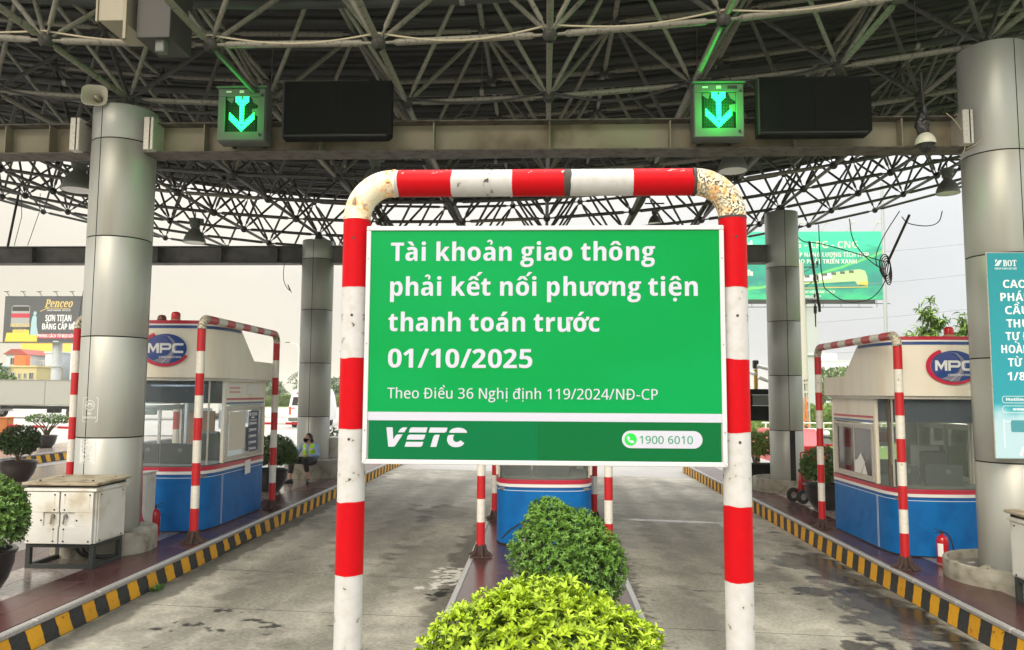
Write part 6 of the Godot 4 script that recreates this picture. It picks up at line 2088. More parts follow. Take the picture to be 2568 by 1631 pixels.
func build_small_things() -> void:
	var c := make_cabinet("white two-door control cabinet before the sticker column", P(-5.58, 0.25, 8.93))
	dup(c, P(5.56, 0.04, 8.34), 0, "white control cabinet before the banner column, cut off by the right edge")
	make_extinguisher("red fire extinguisher with a black hose before the right booth", P(5.40, 0.04, 11.02), 0.0)
	make_extinguisher("red fire extinguisher beside the white box before the left booth", P(-5.54, 0.25, 11.08), PI)
	var wb := thing("white_box", "narrow white box standing before the left booth behind the red pipe", "box", P(-5.62, 0.25, 10.92))
	var m := Mb.new(); m.box(Vector3(0, 0.53, 0), Vector3(0.17, 0.72, 0.30), 0.008); part("case", m, M.cabinet, wb)
	m = Mb.new(); m.box(Vector3(0, 0.90, 0), Vector3(0.20, 0.02, 0.34), 0.004, Basis(Vector3(0, 0, 1), 0.05)); part("lid", m, M.cabinet, wb)
	m = Mb.new(); m.box(Vector3(0, 0.085, 0), Vector3(0.12, 0.17, 0.2)); part("foot", m, M.stand, wb)
	var rp := thing("red_pipe", "red conduit running down the right side of the sticker column", "pipe", P(-5.52, 0.25, 10.62))
	m = Mb.new(); m.sweep(smooth_path([Vector3(-0.02, 1.5, 0), Vector3(-0.02, 1.1, 0), Vector3(-0.005, 0.6, 0), Vector3(0.0, 0.38, 0), Vector3(0.05, 0.25, 0), Vector3(0.15, 0.17, 0)], 6), 0.028, 12); part("conduit", m, mat("conduit_red", lin(0.42, 0.015, 0.05), 0.4), rp)
	m = Mb.new(); m.tube(Vector3(-0.02, 1.10, 0), Vector3(-0.02, 1.22, 0), 0.032, 0.032, 12); part("coupling", m, M.black, rp)
	# wheeled extinguisher
	var t := thing("wheeled_extinguisher", "red wheeled extinguisher between the right rear column and the potted shrub", "fire extinguisher", P(5.36, 0.04, 16.75), 0.3)
	var tilt := Basis(Vector3(0, 0, 1), -0.06)
	m = Mb.new(); m.xf = Transform3D(tilt, Vector3(0.1, 0.17, 0)); m.lathe([Vector2(0, 0), Vector2(0.13, 0), Vector2(0.15, 0.03), Vector2(0.15, 0.46), Vector2(0.12, 0.53), Vector2(0.05, 0.57), Vector2(0.05, 0.6)], 24); part("cylinder", m, M.ext_red, t)
	m = Mb.new(); m.xf = Transform3D(tilt, Vector3(0.1, 0.17, 0)); m.box(Vector3(0, 0.62, 0), Vector3(0.12, 0.08, 0.08), 0.01); m.sweep(smooth_path([Vector3(-0.12, 0.45, 0.1), Vector3(-0.2, 0.5, 0.05), Vector3(-0.1, 0.56, 0.12), Vector3(0.05, 0.52, 0.16), Vector3(0.1, 0.6, 0.05)], 6), 0.02, 8); part("valve", m, M.black, t)
	m = Mb.new(); m.xf = Transform3D(tilt, Vector3(0.1, 0.17, 0)); m.sweep(smooth_path([Vector3(-0.17, 0.0, 0.1), Vector3(-0.17, 0.5, 0.1), Vector3(-0.2, 0.75, 0.1), Vector3(-0.2, 0.86, 0.1), Vector3(-0.1, 0.88, 0.1)], 5), 0.014, 8); m.sweep(smooth_path([Vector3(-0.17, 0.02, 0.1), Vector3(0.05, -0.1, 0.1), Vector3(0.2, -0.13, 0.1), Vector3(0.3, -0.12, 0.1)], 5), 0.014, 8); part("push_handle", m, M.ext_red, t)
	for z in [0.17, -0.17]:
		m = Mb.new(); m.xf = Transform3D(Basis(Vector3(1, 0, 0), PI / 2), Vector3(-0.07, 0.155, z)); m.lathe([Vector2(0.07, -0.03), Vector2(0.13, -0.03), Vector2(0.15, -0.015), Vector2(0.15, 0.015), Vector2(0.13, 0.03), Vector2(0.07, 0.03)], 22)
		var wl := part("wheel", m, M.rubber, t)
		m = Mb.new(); m.xf = Transform3D(Basis(Vector3(1, 0, 0), PI / 2), Vector3(-0.07, 0.155, z)); m.lathe([Vector2(0, 0.02), Vector2(0.07, 0.025), Vector2(0.07, -0.025), Vector2(0, -0.02)], 16); part("rim", m, M.steel, wl)
	# stickers
	sticker("clear no motorcycles sticker, the upper one on the left front column", P(-5.68, 2.055, 10.08), -0.16, 0.4005, false)
	sticker("cracked white no motorcycles sticker, the lower one on the left front column", P(-5.68, 1.535, 10.08), -0.18, 0.4005, true)
	sticker("clear no motorcycles sticker under the banner on the right front column", P(5.82, 1.28, 10.08), 0.05, 0.4005, false)
	# banner
	var b := thing("banner", "long turquoise banner about the expressway hung on the right front column", "banner", P(5.835, 2.79, 9.60))
	var W := 0.95; var H := 2.48
	m = Mb.new(); m.box(Vector3(0, 0, 0), Vector3(W, H, 0.02), 0.002)
	part("frame", m, M.alu, b)
	m = Mb.new(); m.box(Vector3(0, 0, 0.0105), Vector3(W - 0.012, H - 0.012, 0.002))
	part("sheet", banner_quad(W - 0.014, H - 0.014), banner_mat(), b, Vector3(0, 0, 0.0122))
	var tm := mat("banner_white", lin(0.74, 0.78, 0.80), 0.55)
	var yy := 0.0
	for q in [["CAO TỐC", 3.325, 0.62], ["PHÁP VÂN", 3.165, 0.70], ["CẦU GIẼ", 3.005, 0.60], ["THU PHÍ", 2.845, 0.58], ["TỰ ĐỘNG", 2.69, 0.62], ["HOÀN TOÀN", 2.535, 0.74], ["TỪ NGÀY", 2.375, 0.59], ["1/8/2022", 2.21, 0.62]]:
		part("lettering", lettering(q[0], 0.098, q[2] * 0.94, true, 0.001), tm, b, Vector3(-q[2] * 0.47, q[1] + 0.30 - 2.79 - 0.03, 0.0125))
	part("lettering", lettering("BOT", 0.075, 0.16, true, 0.001, true), tm, b, Vector3(-0.28, 3.86 - 2.79, 0.0125))
	part("lettering", lettering("PHAP VAN CAU GIE", 0.022, 0.26, true, 0.001, true), tm, b, Vector3(-0.38, 3.82 - 2.79, 0.0125))
	m = Mb.new(); m.prism(PackedVector2Array([Vector2(-0.38, 3.865 - 2.79), Vector2(-0.33, 3.93 - 2.79), Vector2(-0.29, 3.935 - 2.79), Vector2(-0.33, 3.865 - 2.79)]), 0, 0.001); m.prism(PackedVector2Array([Vector2(-0.37, 3.90 - 2.79), Vector2(-0.37, 3.94 - 2.79), Vector2(-0.345, 3.94 - 2.79)]), 0, 0.001); part("road_mark", m, tm, b, Vector3(0, 0, 0.0125))
	for q in [["Hotline: 1900 6010", 2.265 - 0.03, 0.66], ["www.vetc.com.vn", 2.15 - 0.03, 0.52]]:
		m = Mb.new(); frame_outline(m, 0.80, 0.085, 0.035, 0.005)
		part("capsule", m, tm, b, Vector3(0.03, q[1] - 2.79 + 0.02 - 0.005, 0.0128))
		part("lettering", lettering(q[0], 0.036, q[2] * 0.9, true, 0.001), tm, b, Vector3(-0.32 if q[0][0] == "H" else -0.25, q[1] - 2.79, 0.0128))
	m = Mb.new()                                          # printed gantry and pale car
	m.box(Vector3(-0.36, -0.94, 0), Vector3(0.014, 0.34, 0.001)); m.box(Vector3(-0.31, -0.80, 0), Vector3(0.10, 0.014, 0.0012)); part("printed_gantry", m, mat("print_pale", lin(0.55, 0.68, 0.72), 0.6), b, Vector3(0, 0, 0.013))
	m = Mb.new(); m.prism(rounded(0.5, 0.14, 0.02), 0, 0.001); part("printed_board", m, mat("print_teal", lin(0.05, 0.25, 0.30), 0.6), b, Vector3(-0.03, -0.855, 0.0128))
	m = Mb.new(); m.prism(PackedVector2Array([Vector2(-0.2, -1.20), Vector2(-0.16, -1.10), Vector2(-0.02, -1.08), Vector2(0.08, -1.0), Vector2(0.34, -1.0), Vector2(0.42, -1.09), Vector2(0.42, -1.20)]), 0, 0.001); part("printed_car", m, mat("print_white", lin(0.7, 0.72, 0.74), 0.6), b, Vector3(0, 0, 0.013))
	m = Mb.new(); m.prism(ellipse(0.05, 0.06, 0, TAU * 19 / 20, 20, -0.1, -1.18), 0.001, 0.002); m.prism(PackedVector2Array([Vector2(-0.03, -1.15), Vector2(0.10, -1.13), Vector2(0.10, -1.18), Vector2(-0.02, -1.2)]), 0.001, 0.002); part("printed_wheel", m, M.black, b, Vector3(0, 0, 0.013))
	# water bottle by the middle booth
	var bt := thing("water_bottle", "clear plastic bottle by the left rear foot of the middle guard frame", "bottle", P(-0.72, 0.116, 13.4))
	m = Mb.new(); m.lathe([Vector2(0, 0), Vector2(0.045, 0), Vector2(0.05, 0.01), Vector2(0.05, 0.17), Vector2(0.03, 0.22), Vector2(0.016, 0.24), Vector2(0.016, 0.26)], 18); part("bottle_body", m, mat("bottle_plastic", lin(0.5, 0.58, 0.62), 0.15), bt)
	m = Mb.new(); m.lathe([Vector2(0.018, 0.25), Vector2(0.018, 0.275), Vector2(0, 0.276)], 14); part("bottle_cap", m, M.band_blue, bt)
	m = Mb.new(); m.lathe([Vector2(0.0505, 0.06), Vector2(0.051, 0.06), Vector2(0.051, 0.13), Vector2(0.0505, 0.13)], 18); part("bottle_label", m, mat("bottle_green", lin(0.1, 0.25, 0.05), 0.5), bt)
	# small red, white and blue sign leaning on the middle booth, and a black hose
	var sg := thing("small_sign", "small red, white and blue plate leaning against the middle booth behind the dark bush", "sign", P(-0.22, 0.116, 11.2))
	m = Mb.new(); m.box(Vector3(0, 0.18, 0), Vector3(0.16, 0.34, 0.01), 0.002); part("plate", m, M.band_white, sg)
	m = Mb.new(); m.box(Vector3(-0.02, 0.31, 0.006), Vector3(0.12, 0.07, 0.003)); part("red_print", m, M.band_red, sg)
	m = Mb.new(); m.box(Vector3(-0.05, 0.22, 0.006), Vector3(0.05, 0.06, 0.003)); part("blue_print", m, M.band_blue, sg)
	var hs := thing("black_hose", "black hose curving across the blue front of the middle booth", "hose", P(-0.4, 0.116, 11.28))
	m = Mb.new(); m.sweep(smooth_path([Vector3(-0.2, 0.12, 0), Vector3(-0.05, 0.26, 0.02), Vector3(0.15, 0.36, 0.02), Vector3(0.35, 0.34, 0.02)], 6), 0.012, 8); part("hose_body", m, M.rubber, hs)
	# white box behind the left rear column
	var wc := thing("white_cabinet", "white cabinet standing behind the left rear column", "cabinet", P(-5.18, 0.25, 19.4))
	m = Mb.new(); m.box(Vector3(0, 0.47, 0), Vector3(0.34, 0.92, 0.4), 0.01); part("case", m, M.cabinet, wc)
	m = Mb.new(); m.box(Vector3(-0.13, 0.47, 0.203), Vector3(0.05, 0.86, 0.008)); part("open_slot", m, M.gap, wc)
	# grass tuft by the kerb
	var gt := thing("grass_tuft", "little green weed growing at the foot of the left kerb", "weed", P(-4.47, gy(-4.47), 9.05))
	var lm := leaf_mesh(0.09, 0.02, 0.3, 0.3)
	var gm := Mb.new()
	for k in 40:
		var b2 := leaf_basis(Vector3(rng.randf_range(-0.6, 1), 1, rng.randf_range(-1, 1)).normalized(), 0.5)
		gm.add(lm, Transform3D(b2, Vector3(rng.randf_range(-0.03, 0.05), 0.0, rng.randf_range(-0.08, 0.08))))
	part("blades", gm, mat("weed_green", lin(0.06, 0.15, 0.02), 0.6), gt)

func banner_quad(w: float, h: float) -> Mb:
	var m := Mb.new()
	m.quad(Vector3(-w / 2, -h / 2, 0), Vector3(w / 2, -h / 2, 0), Vector3(w / 2, h / 2, 0), Vector3(-w / 2, h / 2, 0), Vector3.BACK, Vector2(0, 1), Vector2(1, 1), Vector2(1, 0), Vector2(0, 0))
	return m

func banner_mat() -> StandardMaterial3D:                # print: turquoise fading to pale at the foot
	var im := Image.create(64, 256, false, Image.FORMAT_RGB8)
	var nz := noise(91, 0.03, 3)
	for y in 256:
		for x in 64:
			var f := y / 255.0
			var c := Color(0.09, 0.53, 0.57).lerp(Color(0.14, 0.58, 0.65), f)
			c = c.lerp(Color(0.66, 0.78, 0.82), smoothstep(0.72, 0.84, f + nz.get_noise_2d(x, y) * 0.05))
			im.set_pixel(x, y, c)
	var m := mat("banner_print", Color(1, 1, 1), 0.45)
	m.albedo_texture = ImageTexture.create_from_image(im)
	return m

# ---------------------------------------------------------------- the seated worker
func build_person() -> void:
	var p := thing("person", "person in yellow safety vest and black mask sitting at the left rear column's foot", "person", P(-5.45, 0.25, 17.75))
	var skin := mat("skin", lin(0.42, 0.24, 0.16), 0.55)
	var shirt := mat("shirt_blue", lin(0.26, 0.38, 0.60), 0.8)
	var dark := mat("trousers", lin(0.012, 0.012, 0.016), 0.8)
	var vest := mat("vest_lime", lin(0.52, 0.85, 0.02), 0.6)
	var S := {"pel": Vector3(0.02, 0.47, -0.34), "ch": Vector3(0.02, 0.72, -0.26), "nk": Vector3(0.02, 0.85, -0.22), "hd": Vector3(0.0, 0.975, -0.19), "hl": Vector3(-0.07, 0.46, -0.30), "hr": Vector3(0.11, 0.46, -0.30), "kl": Vector3(-0.26, 0.50, 0.10), "kr": Vector3(0.06, 0.50, 0.14), "al": Vector3(-0.24, 0.09, 0.28), "ar": Vector3(0.14, 0.10, 0.16), "sl": Vector3(-0.145, 0.80, -0.25), "sr": Vector3(0.19, 0.80, -0.25), "el": Vector3(-0.24, 0.60, -0.15), "er": Vector3(0.26, 0.60, -0.12), "wl": Vector3(-0.22, 0.54, 0.04), "wr": Vector3(0.09, 0.60, 0.05)}
	# body: one skin from head to ankles
	var bones := [[S.pel, S.ch, 0.115, 0.12], [S.ch, S.nk, 0.10, 0.055], [S.nk, S.hd + Vector3(0, -0.04, 0), 0.043, 0.045], [S.sl, S.sr, 0.05, 0.05],
		[S.hl, S.kl, 0.075, 0.055], [S.hr, S.kr, 0.075, 0.055], [S.kl, S.al, 0.05, 0.032], [S.kr, S.ar, 0.05, 0.032],
		[S.sl, S.el, 0.045, 0.036], [S.sr, S.er, 0.045, 0.036], [S.el, S.wl, 0.035, 0.024], [S.er, S.wr, 0.035, 0.024]]
	var b := body_mesh(bones, 0.013, 0.035)
	var hb := Basis(Vector3.UP, -0.75)                    # the face turns to her right
	var hc: Vector3 = S.hd
	var h := func(v: Vector3) -> Vector3: return hc + hb * v
	b.add(body_mesh([[h.call(Vector3(0, 0.02, -0.012)), h.call(Vector3(0, 0.025, -0.025)), 0.080, 0.078], [h.call(Vector3(0, 0.0, 0.02)), h.call(Vector3(0, -0.055, 0.035)), 0.062, 0.040], [h.call(Vector3(0, 0.0, 0.085)), h.call(Vector3(0, -0.022, 0.098)), 0.010, 0.015], [h.call(Vector3(-0.078, 0.0, -0.01)), h.call(Vector3(-0.08, -0.02, -0.005)), 0.014, 0.010], [h.call(Vector3(0.078, 0.0, -0.01)), h.call(Vector3(0.08, -0.02, -0.005)), 0.014, 0.010], [h.call(Vector3(-0.03, 0.016, 0.07)), h.call(Vector3(0.03, 0.016, 0.07)), 0.014, 0.014]], 0.006, 0.02), Transform3D())
	for sd in [0, 1]:                                     # hands: palm, four curled fingers, a thumb from the side
		var w: Vector3 = S.wl if sd == 0 else S.wr
		var dir := Vector3(-0.1, -0.5, 0.85).normalized() if sd == 0 else Vector3(-0.85, 0.1, 0.5).normalized()
		var side := dir.cross(Vector3.UP).normalized()
		var dn := side.cross(dir).normalized()
		var hbones := [[w, w + dir * 0.035, 0.022, 0.022]]
		for k in 4:
			var o := side * (k - 1.5) * 0.017
			var l: float = [0.026, 0.031, 0.029, 0.022][k]
			var a := w + dir * 0.04 + o
			hbones.append([w + dir * 0.02 + o * 0.8, a + dir * 0.03, 0.011, 0.0085])
			hbones.append([a + dir * 0.03, a + dir * (0.03 + l * 0.8) - dn * l * 0.5, 0.0085, 0.0075])
			hbones.append([a + dir * (0.03 + l * 0.8) - dn * l * 0.5, a + dir * (0.03 + l) - dn * l * 1.2, 0.0075, 0.007])
		var th := w + dir * 0.02 + side * 0.026 * (1 if sd == 0 else -1)
		hbones.append([th, th + dir * 0.03 + side * 0.018 * (1 if sd == 0 else -1), 0.011, 0.009])
		hbones.append([th + dir * 0.03 + side * 0.018 * (1 if sd == 0 else -1), th + dir * 0.055 + side * 0.012 * (1 if sd == 0 else -1) - dn * 0.01, 0.009, 0.007])
		b.add(body_mesh(hbones, 0.005, 0.006), Transform3D())
	obj("body", b, skin, p)
	# clothes follow the body
	var sh := body_mesh([[S.pel + Vector3(0, 0.02, 0), S.ch, 0.125, 0.13], [S.ch, S.nk + Vector3(0, -0.05, 0), 0.115, 0.07], [S.sl, S.sr, 0.058, 0.058], [S.sl, S.el, 0.056, 0.046], [S.sr, S.er, 0.056, 0.046], [S.el, S.wl.lerp(S.el, 0.1), 0.046, 0.034], [S.er, S.wr.lerp(S.er, 0.1), 0.046, 0.034]], 0.013, 0.035)
	obj("shirt", sh, shirt, p)
	var tr := body_mesh([[S.pel, S.pel + Vector3(0, 0.08, 0.02), 0.135, 0.125], [S.hl, S.kl, 0.095, 0.075], [S.hr, S.kr, 0.095, 0.075], [S.kl, S.kl.lerp(S.al, 0.62), 0.072, 0.055], [S.kr, S.kr.lerp(S.ar, 0.55), 0.072, 0.055]], 0.013, 0.03)
	obj("trousers", tr, dark, p)
	# vest: open in front, over the shoulders
	var vb := [[S.pel + Vector3(0, 0.05, 0.01), S.ch, 0.140, 0.146], [S.ch, S.nk + Vector3(0, -0.07, 0), 0.128, 0.082], [S.sl + Vector3(0.05, 0.0, 0), S.sr - Vector3(0.05, 0, 0), 0.068, 0.068]]
	var cut := func(q: Vector3) -> float:
		var d: Vector3 = q - S.ch
		var open := 0.0
		if q.z > S.ch.z: open = 0.028 + maxf(0.0, d.y) * 0.2 - absf(d.x - 0.0)
		return maxf(open, maxf(absf(d.x) - 0.168, q.y - 0.845))
	obj("vest", body_mesh(vb, 0.011, 0.03, cut), vest, p)
	var rf := mat("reflective", lin(0.62, 0.66, 0.66), 0.35)
	var band := func(q: Vector3) -> float: return maxf(absf(q.y - 0.73) - 0.022, cut.call(q))
	var vb2 := []
	for e in vb: vb2.append([e[0], e[1], e[2] + 0.005, e[3] + 0.005])
	obj("reflective_band", body_mesh(vb2, 0.009, 0.03, band), rf, p)
	# hair with a knot, mask, eyes
	var hair := mat("hair", lin(0.010, 0.009, 0.009), 0.45)
	obj("hair", body_mesh([[h.call(Vector3(0, 0.045, -0.03)), h.call(Vector3(0, 0.03, -0.045)), 0.078, 0.078], [h.call(Vector3(-0.055, 0.03, -0.02)), h.call(Vector3(-0.06, -0.02, -0.04)), 0.032, 0.025], [h.call(Vector3(0.055, 0.03, -0.02)), h.call(Vector3(0.06, -0.02, -0.04)), 0.032, 0.025], [h.call(Vector3(0, -0.02, -0.10)), h.call(Vector3(0.0, -0.06, -0.115)), 0.04, 0.034], [h.call(Vector3(0, -0.06, -0.115)), h.call(Vector3(0, -0.11, -0.10)), 0.032, 0.015]], 0.008, 0.025), hair, p)
	obj("face_mask", body_mesh([[h.call(Vector3(0, -0.025, 0.055)), h.call(Vector3(0, -0.058, 0.048)), 0.050, 0.040], [h.call(Vector3(0, -0.02, 0.09)), h.call(Vector3(0, -0.045, 0.085)), 0.018, 0.018], [h.call(Vector3(-0.04, -0.025, 0.04)), h.call(Vector3(-0.072, -0.012, 0.0)), 0.028, 0.006], [h.call(Vector3(0.04, -0.025, 0.04)), h.call(Vector3(0.072, -0.012, 0.0)), 0.028, 0.006]], 0.007, 0.02), M.matt_black, p)
	for s in [-1.0, 1.0]:
		var m := Mb.new(); m.ball(h.call(Vector3(s * 0.03, 0.008, 0.072)), Vector3(0.012, 0.007, 0.012), 10, 6)
		obj("eye", m, M.black, p)
	for e in [[S.al, Vector3(-0.12, -0.055, 0.07)], [S.ar, Vector3(0.02, -0.065, 0.13)]]:
		var fd: Vector3 = e[1]; fd.y = 0; fd = fd.normalized()
		var a: Vector3 = e[0]
		var sole := Vector3(a.x, 0.035, a.z)
		obj("shoe", body_mesh([[sole - fd * 0.04, sole + fd * 0.13, 0.040, 0.034], [sole + fd * 0.02 + Vector3(0, 0.02, 0), sole - fd * 0.02 + Vector3(0, 0.04, 0), 0.036, 0.036]], 0.009, 0.02), M.black, p)

# ---------------------------------------------------------------- beyond the canopy
func barrier(label: String, at: Vector3, l: float, tilt: float, dir: float, post: Material) -> void:
	var b := thing("barrier_arm", label, "barrier", at, 0.0, "red and white barrier arms in the lanes")
	var m := Mb.new(); m.box(Vector3(0, 0.55, 0), Vector3(0.30, 1.1, 0.35), 0.02); m.box(Vector3(0, 1.12, 0), Vector3(0.34, 0.05, 0.4), 0.01); part("barrier_box", m, post, b)
	m = Mb.new(); m.box(Vector3(0, 0.05, 0), Vector3(0.42, 0.1, 0.45), 0.01); part("foot_plate", m, M.stand, b)
	var n := int(l / 0.45)
	for k in n:
		m = Mb.new()
		var a := Vector3(dir * (0.2 + 0.45 * k), 0.85 + tilt * k * 0.45, 0.2)
		m.box(a + Vector3(dir * 0.225, 0, 0), Vector3(0.449, 0.085, 0.04), 0.006, Basis(Vector3(0, 0, 1), atan(tilt) * dir))
		part("red_band" if k % 2 == 0 else "white_band", m, M.guard_red if k % 2 == 0 else M.guard_white, b)

func window_at(parent: Node3D, x: float, y: float, w: float, h: float, z: float, fm: Material, gm: Material) -> void:
	var m := Mb.new()
	m.box(Vector3(x - w / 2 + 0.04, y, z + 0.03), Vector3(0.08, h, 0.1)); m.box(Vector3(x + w / 2 - 0.04, y, z + 0.03), Vector3(0.08, h, 0.1))
	m.box(Vector3(x, y + h / 2 - 0.04, z + 0.03), Vector3(w - 0.16, 0.08, 0.1)); m.box(Vector3(x, y - h / 2 + 0.04, z + 0.04), Vector3(w - 0.16, 0.08, 0.14)); m.box(Vector3(x, y, z + 0.02), Vector3(0.05, h - 0.16, 0.06))
	var f := part("window", m, fm, parent)
	m = Mb.new(); m.box(Vector3(x, y, z + 0.012), Vector3(w - 0.16, h - 0.16, 0.02)); part("pane", m, gm, f)

func house(label: String, at: Vector3, w: float, h: float, dp: float, wall: Material, wins: Array, roof: int, called := "house") -> Node3D:
	var o := thing(called, label, "building", at, 0.0)
	var m := Mb.new(); m.box(Vector3(0, h / 2, -dp / 2), Vector3(w, h, dp)); part("wall", m, wall, o)
	if roof == 0:
		m = Mb.new(); m.box(Vector3(0, h + 0.12, -dp / 2), Vector3(w + 0.3, 0.24, dp + 0.3), 0.02); part("parapet", m, wall, o)
	else:
		m = Mb.new()
		m.prism(PackedVector2Array([Vector2(-w / 2 - 0.3, h + 0.003), Vector2(w / 2 + 0.3, h + 0.003), Vector2(w * 0.2, h + 0.8), Vector2(-w * 0.2, h + 0.8)]), -dp - 0.2, 0.3)
		part("roof", m, mat("roof_red", lin(0.30, 0.06, 0.05), 0.7), o)
	for q in wins: window_at(o, q[0], q[1], q[2], q[3], 0.0, mat("window_frame", lin(0.45, 0.45, 0.42), 0.6), mat("window_dark", lin(0.05, 0.06, 0.07), 0.15))
	return o

func far_tree(label: String, at: Vector3, h: float, r: float, n: int, ca: Color, cb: Color, lobes := 7) -> void:
	var t := thing("tree", label, "tree", at, 0.0)
	var m := Mb.new()
	m.sweep(smooth_path([Vector3(0, 0, 0), Vector3(0.1 * r, h * 0.3, 0), Vector3(-0.05 * r, h * 0.62, 0)], 5), h * 0.03, 7, true, h * 0.014)
	for k in 5:
		var a := TAU * k / 5 + rng.randf()
		m.sweep(smooth_path([Vector3(0, h * (0.3 + 0.06 * k), 0), Vector3(cos(a) * r * 0.35, h * (0.5 + 0.05 * k), sin(a) * r * 0.35), Vector3(cos(a) * r * 0.65, h * (0.62 + 0.05 * k), sin(a) * r * 0.65)], 4), h * 0.012, 5, true, h * 0.004)
	part("trunk", m, M.bark, t)
	var ls := []
	for k in lobes:
		var a := rng.randf() * TAU
		var q := rng.randf_range(0.2, 0.65)
		ls.append([Vector3(cos(a) * r * q, h * rng.randf_range(0.45, 0.85), sin(a) * r * q), Vector3(1, 0.75, 1) * r * rng.randf_range(0.32, 0.52)])
	crown("crown", t, ls, n, leaf_mesh(r * 0.15, r * 0.09, 0.3, 0.2).mesh(), ca, cb, Vector2(0.7, 1.3), 0.6)

func palm(label: String, at: Vector3, h: float) -> void:
	var t := thing("palm_tree", label, "palm", at, rng.randf())
	var m := Mb.new(); m.sweep(smooth_path([Vector3.ZERO, Vector3(0.15, h * 0.5, 0), Vector3(0.05, h, 0)], 6), 0.16, 8, true, 0.10); part("trunk", m, M.bark, t)
	for k in 13:
		var a := TAU * k / 13.0 + rng.randf_range(-0.2, 0.2)
		var e := rng.randf_range(-0.1, 0.9)
		var fr := Mb.new()
		var d := Vector3(cos(a), 0, sin(a))
		var pts := []
		var L := 2.3
		for s in 9:
			var f := s / 8.0
			pts.append(Vector3(0.05, h, 0) + d * L * f * cos(e * 0.6) + Vector3.UP * (e * 1.2 * f - 1.5 * f * f))
		fr.sweep(pts, 0.025, 5, true, 0.008)
		for s in range(1, 9):
			for sd in [-1.0, 1.0]:
				var side: Vector3 = d.cross(Vector3.UP) * sd
				var p: Vector3 = pts[s]
				var q: Vector3 = p + side * 0.55 * (1.0 - 0.5 * s / 8.0) + d * 0.25 + Vector3.DOWN * 0.28
				fr.flat(p - d * 0.06, p + d * 0.10, q + d * 0.02, q - d * 0.02, Vector3.UP)
		part("frond", fr, mat("frond", lin(0.05, 0.085, 0.03), 0.6), t)

func lamp_post(label: String, at: Vector3, h: float) -> void:
	var o := thing("street_lamp", label, "street lamp", at, 0.0, "double-armed street lamps on the plaza")
	var m := Mb.new(); m.tube(Vector3.ZERO, Vector3(0, h - 0.6, 0), 0.10, 0.05, 10); part("pole", m, M.white_plastic, o)
	for s in [-1.0, 1.0]:
		m = Mb.new(); m.sweep(smooth_path([Vector3(0, h - 0.7, 0), Vector3(s * 0.35, h - 0.2, 0), Vector3(s * 1.1, h, 0)], 6), 0.04, 7); part("arm", m, M.white_plastic, o)
		m = Mb.new(); m.box(Vector3(s * 1.35, h + 0.02, 0), Vector3(0.6, 0.10, 0.24), 0.03); part("lamp_head", m, M.grey_case, o)

func wheel(parent: Node3D, at: Vector3, r: float, w: float) -> void:
	var m := Mb.new(); m.xf = Transform3D(Basis(Vector3(1, 0, 0), PI / 2), at)
	m.lathe([Vector2(r * 0.55, -w / 2), Vector2(r * 0.9, -w / 2), Vector2(r, -w * 0.3), Vector2(r, w * 0.3), Vector2(r * 0.9, w / 2), Vector2(r * 0.55, w / 2)], 20)
	var o := part("wheel", m, M.rubber, parent)
	m = Mb.new(); m.xf = Transform3D(Basis(Vector3(1, 0, 0), PI / 2), at)
	m.lathe([Vector2(0, w * 0.40), Vector2(r * 0.3, w * 0.42), Vector2(r * 0.56, w * 0.3), Vector2(r * 0.56, -w * 0.3), Vector2(0, -w * 0.3)], 16)
	part("rim", m, M.steel, o)

